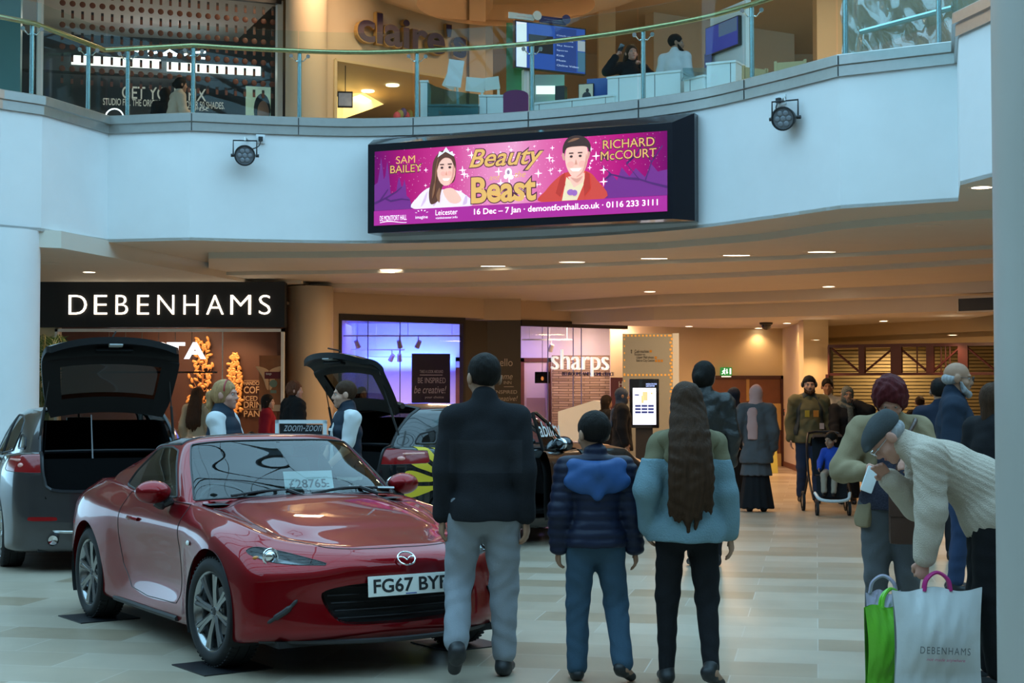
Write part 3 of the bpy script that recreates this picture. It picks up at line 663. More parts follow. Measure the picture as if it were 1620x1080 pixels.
# ================================================================ information pylon, kiosk, door, gate
p = P(1030, 600, 26); PY = Face((p.x - .5, 26.05), (p.x + .5, 25.95)); u0, zt = PY.uv(985, 528); u1, _ = PY.uv(1064, 528)
M_pylon = mat('pylon_grey', (.36, .37, .34), .45, var=.02)
t = things('information_pylon', 'grey information pylon with a border of amber lights beside the touch screen', 'sign', PY.pt(u0, 0))
q = MB(); PY.box(q, u0, u1, 0, zt, -.12, 0); q.ob('body', M_pylon, t, smooth=False)
q = MB(); u2, _ = PY.uv(1074, 528); PY.box(q, u1, u2, 0, zt + .01, -.16, -.02); q.ob('edge', M_whiteP, t, smooth=False)
q = MB(); _, zl = PY.uv(1000, 593)
for f in range(26):
    for (ua, za) in ((u0 + .03 + (u1 - u0 - .06) * f / 25, zt - .03), (u0 + .03 + (u1 - u0 - .06) * f / 25, zl)):
        if f % 2 == 0: q.box((ua - .016, za - .016, 0), (ua + .016, za + .016, .006), 0, PY.M)
    za = zt - .03 - 1.45 * f / 25
    q.box((u1 - .05 + .02 * (f % 2), za - .018, 0), (u1 - .015 + .02 * (f % 2), za + .018, .006), 0, PY.M)
    if f % 2: q.box((u0 + .02, za - .016, 0), (u0 + .04, za + .016, .006), 0, PY.M)
q.ob('border_lights', glow('amber_light', (.8, .40, .08), .45), t, smooth=False)
q = MB()
for w, x0, x1, ya, yb in (('Cash machine', 1004, 1026, 553, 558), ('Escalator to:', 1004, 1021, 558.5, 562), ('Upper Mall shops', 1007, 1034, 563, 568), ('Exit to City Centre', 1007, 1035, 568, 573)):
    a, z1 = PY.uv(x0, ya); b, z0 = PY.uv(x1, yb); text_fit(q, w, a, b, z0, z1, PY.M, 0, .003, ext=.001)
a, z = PY.uv(999, 556); q.box((a - .005, z - .03, .001), (a + .005, z + .03, .004), 0, PY.M); q.add([(a - .018, z + .012, .004), (a, z + .035, .004), (a + .018, z + .012, .004), (a, z + .022, .004)], [(0, 1, 2, 3)], 0, PY.M)
q.ob('lettering', M_dark, t, smooth=False)
q = MB()
for x, y in ((1029.5, 555.5), (1037.5, 565.5), (1038, 570.5), (1042.5, 570.5), (1047, 570.5)): a, z = PY.uv(x, y); q.box((a - .018, z - .02, .001), (a + .018, z + .02, .004), 0, PY.M)
q.ob('letter_block', mat('block_amber', (.55, .25, .02), .5), t, smooth=False)
p = P(1019, 640, 24.8); KS = Face((p.x - .25, 24.8), (p.x + .25, 24.8)); u0, zt = KS.uv(996, 599); u1, zb = KS.uv(1043, 677)
t = things('touch_screen_kiosk', 'black upright touch screen kiosk showing a map of the mall', 'kiosk', KS.pt((u0 + u1) / 2, 0))
q = MB(); KS.box(q, u0, u1, zb, zt, -.12, 0, bev=.015); q.ob('casing', M_blackgloss, t)
q = MB(); KS.box(q, u0 + .1, u1 - .1, 0, zb, -.1, -.03); KS.box(q, u0, u1, 0, .03, -.3, .1); q.ob('stand', M_dark, t, smooth=False)
q = MB(); a0, z1 = KS.uv(1001, 613.5); a1, z0 = KS.uv(1038, 671.5); KS.box(q, a0, a1, z0, z1, 0, .004); sc_ = q.ob('screen', glow('kiosk_screen', (.78, .84, 1), 1.35), t, smooth=False)
q = MB(); mp_ = MB(); KS.box(mp_, (a0 + a1) / 2 - .03, (a0 + a1) / 2 + .05, z1 - .2, z1 - .06, .004, .007); KS.box(mp_, (a0 + a1) / 2 - .05, (a0 + a1) / 2 - .01, z1 - .24, z1 - .12, .004, .007); KS.box(mp_, (a0 + a1) / 2 + .1, (a0 + a1) / 2 + .13, z1 - .1, z1 - .07, .004, .007); mp_.ob('map', glow('map_amber', (.75, .62, .35), .8), sc_, smooth=False)
for r_ in range(3):
    for c_ in range(3):
        a = a0 + .03 + c_ * (a1 - a0 - .06) / 3; z = z1 - .30 - r_ * .05; KS.box(q, a + .006, a + (a1 - a0 - .06) / 3 - .006, z, z + .032, .004, .007)
KS.box(q, a0 + .03, a0 + .1, z1 - .12, z1 - .1, .004, .007); q.ob('button_grid', mat('screen_navy', (.02, .03, .12), .4, emit=(.03, .05, .25), es=.6), sc_, smooth=False)
q = MB(); a, z1 = KS.uv(1022, 606); b, z0 = KS.uv(1039, 608.5); text_fit(q, 'HIGHCROSS', a, b, z0, z1, KS.M, 0, .002, off=.01); a, z1 = KS.uv(1022, 609.3); b, z0 = KS.uv(1036, 611.5); text_fit(q, 'LEICESTER', a, b, z0, z1, KS.M, 0, .002, off=.01); q.ob('lettering', glow('kiosk_words', (.35, .5, 1), 1.5), t, smooth=False)
# double door on the yellow wall
DW = Face((P(1040, 600, 33.46).x, 33.46), (P(1240, 600, 33.46).x, 33.46)); u0, zt = DW.uv(1117, 594); u1, _ = DW.uv(1241, 594)
q = MB(); DW.box(q, u0, u0 + .09, 0, zt, 0, .1); DW.box(q, u1 - .09, u1, 0, zt, 0, .1); DW.box(q, u0, u1, zt - .07, zt, 0, .1)
d_ = struct(q.ob('door_1', M_maroon, smooth=False)); um = DW.uv(1181, 600)[0]
for a, b in ((u0 + .09, um), (um, u1 - .09)): q = MB(); DW.box(q, a + .004, b - .004, .01, zt - .07, 0, .05); q.ob('door_leaf', M_wood, d_, smooth=False)
q = MB(); a, z1 = DW.uv(1180, 598); b, z0 = DW.uv(1185, 612); DW.box(q, a, b, z0 - .3, z1, .05, .056); q.ob('door_strip', mat('strip_tan', (.42, .25, .08), .5), d_, smooth=False)
q = MB()
for x in (1176, 1187): a, z = DW.uv(x, 660); q.cyl(DW.pt(a, z - .12, .09), DW.pt(a, z + .12, .09), .012, n=8)
q.ob('door_handle', M_steel, d_)
M_board = mat('plywood', (.50, .33, .12), .6, var=.1)
for x0, y0, x1, y1, lab in ((1199, 638, 1236, 680, 'large tan board leaning on the brown double door'), (1224, 717, 1237, 738, 'small tan board at the foot of the brown door')):
    q = MB(); a, z1 = DW.uv(x0, y0); b, z0 = DW.uv(x1, y1); DW.box(q, a, b, max(0, z0), z1, .052, .07); tag(q.ob('board', M_board, smooth=False), lab, 'board')
p = P(1223, 746, 30.6); t = things('floor_sign', 'pale yellow wet floor sign standing by the brown door', 'sign', (p.x, p.y, 0)); q = MB()
for s_ in (-1, 1): q.add([(p.x - .07, p.y + .16 * s_, 0), (p.x + .07, p.y + .16 * s_, 0), (p.x + .06, p.y + .02 * s_, .72), (p.x - .06, p.y + .02 * s_, .72), (p.x - .07, p.y + .15 * s_, 0), (p.x + .07, p.y + .15 * s_, 0), (p.x + .06, p.y + .01 * s_, .72), (p.x - .06, p.y + .01 * s_, .72)], [(0, 1, 2, 3), (7, 6, 5, 4), (0, 4, 5, 1), (1, 5, 6, 2), (2, 6, 7, 3), (3, 7, 4, 0)])
q.ob('board', mat('sign_yellow', (.48, .44, .10), .5), t, smooth=False)
# exit sign
a, z1 = DW.uv(1139, 581); b, z0 = DW.uv(1157, 593.5); t = things('exit_sign', 'green running man exit sign above the brown double door', 'exit sign', DW.pt(a, z0))
q = MB(); DW.box(q, a, b, z0, z1, .02, .1); DW.box(q, a + .03, b - .03, z0 - .02, z0, .03, .09, 0); q.ob('box', glow('exit_green', (.01, .25, .05), .7), t, smooth=False)
q = MB(); w = b - a; h = z1 - z0; o = .103; M_ = DW.M
def pl(pts): q.add([(a + w * x, z0 + h * y, o) for x, y in pts], [tuple(range(len(pts)))], 0, M_)
pl([(.8, .15), (.92, .15), (.92, .85), (.8, .85)]); pl([(.52, .8), (.6, .8), (.6, .4), (.66, .4), (.56, .15), (.46, .4), (.52, .4)])
pl([(.24, .62), (.36, .66), (.34, .4), (.22, .36)]); pl([(.22, .4), (.32, .4), (.22, .2), (.1, .14), (.1, .22), (.18, .25)]); pl([(.26, .42), (.35, .42), (.42, .14), (.36, .12)]); pl([(.34, .62), (.44, .5), (.46, .55), (.36, .68)]); pl([(.24, .62), (.12, .5), (.15, .46), (.27, .55)])
q.add([(a + w * (.35 + .05 * cos(k)), z0 + h * (.78 + .1 * sin(k)), o) for k in [i * pi / 5 for i in range(10)]], [tuple(range(10))], 0, M_)
q.ob('pictogram', glow('exit_white', (.85, 1, .85), 2.2), t, smooth=False)
q = MB(); DW.box(q, a + .02, b - .02, z0 - .035, z0 - .02, .02, .1); q.ob('lamp_strip', glow('exit_lamp', (1, .9, .6), 4), t, smooth=False)
p = P(1243.5, 652, 33.2); t = things('alarm_box', 'small dark alarm box with a red light beside the door', 'alarm', p); q = MB(); q.box((p.x - .05, p.y, p.z - .07), (p.x + .05, p.y + .1, p.z + .07)); q.ob('box', M_dark, t, smooth=False); MB().ell((p.x - .02, p.y - .005, p.z + .03), .016, 6).ob('lamp', glow('red_led', (1, .03, .02), 6), t)
# trussed gate
GA = P(1311, 600, 29.4); GB = P(1640, 600, 27.6); GT = Face(GA.xy, GB.xy); t = things('gate_truss', 'maroon steel truss over the shuttered gallery entrance', 'gate', GA.xy.to_3d())
q = MB(); g = lambda x: GT.uv(x, 570)[0]
zt = GT.uv(1400, 546.5)[1]; zb = GT.uv(1400, 591.5)[1]; L = (GB - GA).xy.length
GT.box(q, 0, L, zt - .03, zt + .03, -.04, .04); GT.box(q, 0, L, zb - .025, zb + .025, -.04, .04); q.ob('rail', M_maroon, t, smooth=False)
xs = [(1312, .05), (1364, .17), (1418.5, .30), (1472, .20), (1524, .26), (1580, .2)]
for x, w in xs: q = MB(); u = g(x); GT.box(q, u - w / 3, u + w / 3, zb, zt, -.05, .05); q.ob('post', M_maroon, t, smooth=False)
q = MB(); up_ = True
for (x0, _), (x1, _) in zip(xs, xs[1:]):
    a, b = g(x0), g(x1); q.tube([GT.pt(a, zt if up_ else zb), GT.pt(b, zb if up_ else zt)], .022, 6); up_ = not up_
for x in (1451, 1489, 1496, 1503): u = g(x); q.cyl(GT.pt(u, zb), GT.pt(u, zt), .014, n=6)
q.ob('brace', M_maroon, t)
q = MB(); u = g(1312); GT.box(q, u - .06, u + .0, 0, zb, -.05, .05); q.ob('upright', M_maroon, t, smooth=False)
# roller shutters behind it
SG = Face(P(1318, 600, 34).xy, P(1660, 600, 33).xy); q = MB(); n = 34
for i in range(n):
    z = 2.56 * i / n; SG.box(q, 0, 4.6, z, z + 2.56 / n * .74, -.05, .015); SG.box(q, 0, 4.6, z, z + 2.56 / n, -.06, -.03, 1)
tag(q.ob('roller_shutter', [mat('shutter_cream', (.46, .40, .20), .5, .0, var=.08), mat('shutter_gap', (.12, .10, .05), .7)], smooth=False), 'wide closed cream roller shutter behind the maroon truss', 'shutter')
# ================================================================ upper shops
FZ = 5.15
MF = Face(P(58, 600, 26.4).xy, P(443, 600, 28.0).xy)
def fbox(fa, q, x0, y0, x1, y1, o0=0, o1=.02, m=0): return fa.pbox(q, x0, y0, x1, y1, o0, o1, m)
q = MB(); u1 = MF.uv(443, 60)[0]; u0 = 0; ztop = MF.uv(300, -12)[1]
MF.box(q, u1 - .06, u1 + .04, FZ, ztop, -.1, .06); MF.box(q, u0 - .05, u0 + .05, FZ, 9.4, -.1, .06); MF.box(q, u0, u1, FZ, FZ + .1, -.05, .05)
w3 = struct(q.ob('window_3', M_whiteP, smooth=False))
q = MB(); MF.box(q, u0 + .05, u1 - .06, FZ + .1, ztop, -.01, 0); q.ob('window_pane', G_shop, w3, smooth=False)
q = MB(); a = MF.uv(236, 0)[0]; MF.box(q, a, u1, MF.uv(440, 8)[1], 9.4, 0, .1); struct(q.ob('lintel_upper', M_black, smooth=False))
# rows of colour samples on the glass
t = things('window_samples', 'rows of round copper colour samples and small bottles across the make-up shop window', 'display', MF.pt(.3, FZ))
PC = PB = None; M_cop = mat('copper_sample', (.13, .045, .028), .45, var=.25, scale=1.2); q = MB(); b_ = MB(); k_ = MB()
du = .166; zr = MF.uv(439, 36)[1]
for r_ in range(4):
    for i in range(25):
        u = u1 - .14 - i * du; z = zr - .375 * r_
        if u < .25: continue
        if r_ == 3 and 3.2 > u > 2.95: continue
        if PC is None: o_ = PC = MB(MF.M).ell((0, 0, 0), (.052, .052, .008), 10).ob('compact', M_cop, t)
        else: o_ = PC.copy(); COL.objects.link(o_)
        o_.location = MF.M.to_3x3() @ Vector((u, z, .012)) + (MF.M.translation if o_ is not PC else MF.M.translation) - MF.M.translation
for r_ in range(5):
    for i in range(25):
        u = u1 - .14 - i * du; z = zr + .19 - .375 * r_
        if u < .25: continue
        if PB is None: o_ = PB = MB(MF.M).box((-.022, -.07, .005), (.022, .015, .02)).box((-.022, .015, .005), (.022, .065, .02), 1).ob('bottle', [M_cop, M_black], t, smooth=False)
        else: o_ = PB.copy(); COL.objects.link(o_)
        o_.location = MF.M.to_3x3() @ Vector((u, z, 0))
# inside the make-up shop
M_slate = mat('slate_wall', (.055, .065, .075), .5, var=.1); BW = Face(P(40, 600, 30.6).xy, P(455, 600, 31.6).xy)
q = MB(); BW.box(q, -1.5, 5.6, FZ, 9.4, -.1, 0); struct(q.ob('wall_makeup', M_slate, smooth=False))
q = MB(); q.box((MF.pt(u1 + .02, 0).x - .1, 28.1, FZ), (MF.pt(u1 + .02, 0).x, 32, 9.4)); struct(q.ob('wall_makeup_side', M_slate, smooth=False))
q = MB(); MF.box(q, -.2, u1, 8.65, 8.7, -5, -.05); struct(q.ob('ceiling_makeup', mat('pale_ceiling', (.62, .6, .58), .6), smooth=False))
NF = Face(P(40, 600, 29.6).xy, P(455, 600, 30.8).xy)
t = things('light_box', 'long white light band under the dark header of the make-up shop', 'light', NF.pt(*NF.uv(113, 100)))
for x0, x1 in ((113, 254), (264, 412)): 
    q = MB(); a, z1 = NF.uv(x0, 86 + (x0 - 113) * .07); b, z0 = NF.uv(x1, 99 + (x1 - 113) * .07); q.box((a, z0, 0), (b, z0 + .17, .05), 0, NF.M); q.ob('tube', glow('band_white', (1, .95, .85), 2.), t, smooth=False)
q = MB(); NF.box(q, -.5, 4.5, 7.72, 8.0, -.3, 0); tag(q.ob('shop_header', M_slate, smooth=False), 'dark header panel behind the white neon letters', 'panel')
a, z1 = NF.uv(203, 75); b, z0 = NF.uv(325, 95); t = things('neon_sign', 'white angular neon letters in the make-up shop', 'sign', NF.pt(a, z0)); w = b - a; h = z1 - z0
q = MB()
for st in ([(0, .9), (.12, .55), (.25, .95), (.27, .1)], [(.33, .45), (.37, .55)], [(.4, .1), (.53, .85), (.68, .15)], [(.44, .3), (.62, .3)], [(.72, .4), (.76, .5)], [(1, .85), (.86, .75), (.83, .4), (.9, .15), (1.02, .1)]):
    q.tube([NF.pt(a + w * x, z0 + h * y, .06) for x, y in st], .02, 6)
q.ob('tube', glow('neon_white', (.8, .9, 1), 6), t)
t = things('slogan_wall', 'pale capitals GET YOUR FIX on the slate wall of the make-up shop', 'sign', BW.pt(*BW.uv(200, 180)))
q = MB()
for w_, x0, x1, ya, yb in (('GET YOUR FIX', 193, 326, 137, 157), ('STUDIO FIX. THE ORIGINAL MATTE. OVER 50 SHADES.', 163, 355, 156, 167), ('#STUDIOFIX', 239, 330, 169, 174)):
    a, z1 = BW.uv(x0, ya - 1); b, z0 = BW.uv(x1, yb + 5); z0 = z1 - (yb - ya) / F * 31; text_fit(q, w_, a, b, z0, z1, BW.M, 0, .006, ext=.003, off=.008)
q.ob('lettering', mat('slogan_cream', (.70, .66, .55), .5, emit=(.8, .75, .65), es=.35), t, smooth=False)  # weak emission added to brighten plain wall lettering that has no lamp
def rframe(fa, x0, y0, x1, y1): a, z1 = fa.uv(x0, y0); b, z0 = fa.uv(x1, y1); return a, b, z0, z1
PF = Face(P(380, 600, 28.6).xy, P(440, 600, 28.8).xy); a, b, z0, z1 = rframe(PF, 389, 136, 428, 190)
q0 = MB(); PF.box(q0, (a + b) / 2 - .02, (a + b) / 2 + .02, FZ, z0, -.02, 0)
t = things('beauty_poster', 'pale green poster of a dark haired face in the make-up window', 'poster', PF.pt(a, z0))
q = MB(); PF.box(q, a, b, z0, z1, -.02, 0); q.ob('sheet', mat('poster_mint', (.55, .70, .55), .4, emit=(.5, .7, .5), es=.35), t, smooth=False); q0.ob('stand', M_dark, t, smooth=False)
w = b - a; h = z1 - z0; q = MB(); q.ell((a + w * .66, z0 + h * .3, 0), (w * .34, h * .5, .012), 14, 0, PF.M); q.ob('hair', M_black, t)
q = MB(); q.ell((a + w * .70, z0 + h * .2, .01), (w * .24, h * .38, .012), 14, 0, PF.M); q.ob('face', mat('poster_skin', (.62, .36, .24), .5), t)
q = MB(); text_fit(q, 'MAC', a + w * .5, a + w * .95, z0 + h * .88, z0 + h * .97, PF.M, 0, .016); text_fit(q, 'STUDIO FIX', a + w * .6, a + w * .97, z0 + h * .79, z0 + h * .86, PF.M, 0, .016); q.ob('lettering', M_whiteP, t, smooth=False)
p = P(181, 182, 29.4); t = things('ring_lamp', 'round glowing mirror ring in the make-up shop', 'lamp', (p.x, p.y, FZ)); fa = Face((p.x - .3, 29.4), (p.x + .3, 29.4))
q = MB(); q.tube([fa.pt(.3 + .17 * cos(k), p.z - .05 + .17 * sin(k)) for k in [i * pi / 12 for i in range(24)]], .012, 6, closed=True); q.ob('ring', glow('ring_white', (.9, .95, 1), 3), t)
MB().cyl((p.x, p.y, FZ), (p.x, p.y, p.z - .22), .02, n=8).ob('stand', M_dark, t)
light('makeup_lamp', 'AREA', (-7.0, 29.0, 8.5), 40, (1, .85, .7), 1.2)
tag(MB().box((P(20, 600, 27).x - .3, 26.2, FZ), (P(50, 600, 27).x, 26.3, 9.4)).ob('glass_screen', mat('teal_film', (.09, .25, .27), .35), smooth=False), 'teal frosted shopfront panel left of the make-up window', 'shopfront')
# claire's
CL = Face(P(512, 600, 28.0).xy, P(760, 600, 30.3).xy)
q = MB(); ua, zl = CL.uv(530, 94); ub, _ = CL.uv(710, 120); CL.box(q, -.3, ua, FZ, 9.4, -.12, 0); CL.box(q, ua, ub, zl, 9.4, -.12, 0); CL.box(q, ub, 3.9, FZ, 9.4, -.12, 0); struct(q.ob('wall_jewellery', M_beige, smooth=False))
q = MB(); CL.box(q, ua - .03, ua + .03, FZ, zl, -.1, .03); CL.box(q, ua, ub, zl - .03, zl + .02, -.1, .03); struct(q.ob('trim_3', M_cream, smooth=False))
t = things('shop_name_sign', 'dark purple rounded lowercase letters with gold edges on the upstairs wall', 'sign', CL.pt(*CL.uv(558, 65)))
q = MB(); g_ = MB(); a, _ = CL.uv(559, 60); b, _ = CL.uv(731, 60); _, zc = CL.uv(600, 72); z1 = CL.uv(590, 20)[1]; z0 = CL.uv(572, 68)[1]
text_fit(g_, "claire's", a - .02, b + .02, z0 - .02, z1 + .02, CL.M, 0, .09, ext=.05, off=.026); text_fit(q, "claire's", a, b, z0, z1, CL.M, 0, .145, ext=.004, off=.024)
g_.ob('edge', mat('sign_gold', (.42, .26, .08), .4), t, smooth=False); q.ob('lettering', mat('sign_purple', (.025, .008, .045), .4), t, smooth=False)
q = MB(); q.slab([CL.pt(ua - .2, 0, -.15).xy, CL.pt(ub + .1, 0, -.15).xy, (CL.pt(ub, 0).x + .4, 36), (CL.pt(ua, 0).x - .4, 36)], 7.62, 7.7); struct(q.ob('ceiling_jewellery', mat('ceiling_tile', (.55, .48, .38), .6), smooth=False))
q = MB(); q.box((CL.pt(ua, 0).x - .5, 28.5, FZ), (CL.pt(ua, 0).x - .4, 36, 7.7)); struct(q.ob('wall_jewellery_side', mat('shop_brown', (.10, .07, .06), .6), smooth=False))
q = MB(); e0 = P(543, 188, 30.2); e1 = P(668, 143, 35.5); d_ = (e1 - e0); dn = Vector((d_.y, -d_.x, 0)).normalized()
q.add([e0, e1, e1 + Vector((0, 0, .42)), e0 + Vector((0, 0, .36)), e0 - dn * .4, e1 - dn * .4, e1 - dn * .4 + Vector((0, 0, .42)), e0 - dn * .4 + Vector((0, 0, .36))], [(0, 1, 2, 3), (7, 6, 5, 4), (0, 4, 5, 1), (3, 2, 6, 7), (0, 3, 7, 4), (1, 5, 6, 2)])
tag(q.ob('painted_lit_edge', glow('painted_edge_light', (1, .66, .22), 1.5), smooth=False), 'slanted ceiling edge inside the jewellery shop, its lamplight painted as a warm glow', 'light')  # ceiling edge lit by warm lamps, imitated with an emissive surface
q = MB(); q.box((-3.6, 35.6, FZ), (-1, 35.7, 6.9)); tag(q.ob('display_wall', mat('display_dark', (.06, .055, .07), .6, var=.5, scale=6), smooth=False), 'dark merchandise wall at the back of the jewellery shop', 'display')
light('jewellery_lamp', 'AREA', (-2.6, 31.5, 7.55), 60, (1, .65, .3), .8)
for (px, py, d, lab) in ((582, 135, 31.2, 'round ceiling light nearest the small hanging screen in the jewellery shop'), (621, 115, 30.6, 'round ceiling light under the shop opening edge')):
    p = P(px, py, d); p.z = 7.615; tag(MB().cyl(p, p + Vector((0, 0, -.02)), .13, n=16).ob('ceiling_disc', glow('disc_warm', (1, .85, .5), 4)), lab, 'ceiling light')
p = P(546, 157, 28.8); t = things('hanging_screen', 'small black framed screen hanging in the jewellery shop opening', 'screen', p); fa = Face((p.x - .14, p.y), (p.x + .14, p.y + .03))
q = MB(); fa.box(q, 0, .28, p.z - .15, p.z + .15, -.04, 0); q.cyl((p.x, p.y + .02, p.z + .15), (p.x, p.y + .02, 7.62), .008, n=6); q.ob('casing', M_dark, t, smooth=False)
q = MB(); fa.box(q, .02, .26, p.z - .12, p.z + .12, 0, .003); s_ = q.ob('picture', mat('screen_grey', (.25, .25, .28), .3, var=.5, emit=(.3, .3, .33), es=.4), t, smooth=False)
rnd = random.Random(5)
for k in range(5):
    p = P(628 + 5 * k, 184 - 3 * (k % 3), 29.2 + .22 * k); tag(MB().ell(p, (.07, .07, .09), 8).ob('soft_toy', mat('toy%d' % (k % 3), [(.5, .1, .15), (.25, .3, .12), (.12, .1, .3)][k % 3], .7)), ['red', 'green', 'purple', 'second red', 'second green'][k] + ' soft toy in the jewellery shop opening', 'toy')
    q = MB(); q.cyl((p.x, p.y, FZ), (p.x, p.y, p.z - .08), .02, n=6); tag(q.ob('display_stand', M_dark), 'thin stand under the ' + ['red', 'green', 'purple', 'second red', 'second green'][k] + ' soft toy', 'stand')
# walls to the right of it
for n_, (x0, d0, x1, d1, dep) in {'wall_upper_a': (742, 30.0, 768, 30.0, .4), 'wall_upper_b': (948, 31.0, 975, 31.0, .5), 'wall_upper_c': (1036, 32, 1260, 34, .3), 'wall_upper_d': (1296, 28.5, 1340, 28.5, .4)}.items():
    fa = Face(P(x0, 600, d0).xy, P(x1, 600, d1).xy); q = MB(); fa.box(q, 0, (P(x1, 600, d1).xy - P(x0, 600, d0).xy).length, FZ, 9.4, -dep, 0); struct(q.ob(n_[:10], M_beige, smooth=False))
q = MB(); p = P(800, -10, 27); q.lathe([(1.6, 0), (2.6, .35), (2.75, .7)], 40, 0, Matrix.Translation((p.x, 27.8, p.z + .0))); struct(q.ob('ceiling_ring', M_beige))

# ---------------------------------------------------------------- television kiosk
M_kw = mat('kiosk_white', (.74, .82, .82), .3, var=.02); KD = 23.9
def kf(x0, x1, d0=KD, d1=None): return Face(P(x0, 600, d0).xy, P(x1, 600, d1 or d0).xy)
def counter(name, lab, x0, x1, ytop, d0, d1, dep=.5, seams=(), cat='counter'):
    fa = kf(x0, x1, d0, d1); L = (P(x1, 600, d1).xy - P(x0, 600, d0).xy).length; zt = fa.uv((x0 + x1) / 2, ytop)[1]
    t = things(name, lab, cat, fa.pt(L / 2, FZ)); q = MB(); fa.box(q, 0, L, FZ, zt - .03, -dep, 0); q.ob('cabinet', M_kw, t, smooth=False)
    q = MB(); fa.box(q, -.01, L + .01, zt - .03, zt, -dep, .015); q.ob('worktop', M_kw, t, smooth=False)
    q = MB()
    for sx in seams: u = fa.uv(sx, 160)[0]; fa.box(q, u - .004, u + .004, FZ, zt - .03, 0, .002)
    if seams: q.ob('joint', M_dark, t, smooth=False)
    return fa, zt, t
counter('end_counter', 'narrow white counter end beside the steel post', 664, 676, 127, 23.8, 23.8, .9)
counter('display_counter', 'low white counter holding white demonstration screens', 677, 757, 165, 23.8, 23.8, .9)
counter('cupboard_counter', 'white cupboard counter beside the purple seat back', 758, 799, 150, 23.8, 23.8, .6, (770,))
counter('low_counter', 'long low white counter right of the purple stool', 842, 972, 156, 23.7, 23.0, .6, (853, 905, 958))
counter('curved_counter', 'high white reception counter where the woman in black stands', 962, 1078, 116, 23.1, 22.6, .5, (979, 1036))
counter('second_counter', 'high white counter in front of the man in a white shirt', 1084, 1116, 121, 22.5, 22.2, .5, (1092,))
fa, zt, t = counter('slanted_counter', 'tall white display counter under the television near the cafe chairs', 1120, 1166, 97, 22.2, 22.0, .5, (1156,))
q = MB(); a, b, z0, z1 = rframe(fa, 1119, 119, 1135, 131); text_fit(q, 'D', a, b, z0, z1, fa.M, 0, .006, shear=.3); a, b, z0, z1 = rframe(fa, 1149, 131, 1157, 139); text_fit(q, 'B', a, b, z0, z1, fa.M, 0, .006); q.ob('lettering', M_whiteP, t, smooth=False)  # D and B are reflections of lettering, modelled as pale letters on the front
# curved teal glass guard on the display counter
fa = kf(676, 757, 23.5); q = MB(); zs = [fa.uv(x, y)[1] for x, y in ((676, 130), (690, 137), (710, 143), (740, 147), (757, 149))]; us = [fa.uv(x, 130)[0] for x in (676, 690, 710, 740, 757)]
q.prism([(us[0], FZ)] + [(us[4], FZ)] + list(reversed(list(zip(us, zs)))), 0, .015, 0, fa.M @ Matrix(((1, 0, 0, 0), (0, 0, 1, 0), (0, -1, 0, 0), (0, 0, 0, 1)))); tag(q.ob('glass_guard', glass('teal_glass', (.35, .55, .58), .08), smooth=False), 'curved teal glass guard along the low display counter', 'glass guard')
def monitor(px, py, w, h, rot, lab, d=24.3, base=165):
    p = P(px, py, d); t = things('demo_screen', lab, 'screen', p); M_ = Matrix.Translation(p) @ Matrix.Rotation(R(rot), 4, 'Y') @ Matrix.Rotation(R(15), 4, 'X')
    MB(M_).box((-w / 2, -.02, -h / 2), (w / 2, .02, h / 2), bev=.01).ob('screen_back', M_kw, t)
    zb = P(px, base, d).z; MB().tube([p + Vector((.02, .03, 0)), p + Vector((.1, .05, -h * .4)), Vector((p.x + .12, p.y + .03, zb - .1))], .022, 8).ob('arm', M_kw, t)
monitor(713, 128, .20, .24, 25, 'tilted white screen back nearest the left on the low counter'); monitor(752, 134, .30, .22, 5, 'wide white folder shaped screen back on the low counter'); monitor(778, 132, .24, .20, -8, 'white screen back nearest the purple stool')
p = P(721, 107, 24.2); tag(MB(Matrix.Translation(p) @ Matrix.Rotation(R(8), 4, 'Y')).box((-.12, -.01, -.3), (.12, .01, .12)).ob('paper_sheet', M_whiteP, smooth=False), 'white crumpled sheet standing behind the demonstration screens', 'paper')
# purple stool back
p = P(816, 165, 22.9); t = things('purple_seat', 'rounded purple upholstered seat back by the balustrade', 'seat', (p.x, p.y, FZ)); fa = Face((p.x - .2, 22.9), (p.x + .2, 22.9)); a, b, z0, z1 = rframe(fa, 796, 142, 836, 182)
q = MB(); q.prism([(a, FZ)] + [(b, FZ), (b, z1 - .08)] + [(a + (b - a) * (.5 + .5 * cos(k)), z1 - .08 + .08 * sin(k)) for k in [pi * i / 8 for i in range(1, 8)]] + [(a, z1 - .08)], 0, .1, 0, fa.M @ Matrix(((1, 0, 0, 0), (0, 0, 1, 0), (0, -1, 0, 0), (0, 0, 0, 1)))); q.ob('back', mat('purple_cloth', (.13, .012, .085), .6), t, smooth=False)
q = MB(); fa.box(q, a, b, FZ + .2, FZ + .45, -.45, -.1); q.ob('seat', mat('purple_cloth'), t, smooth=False)
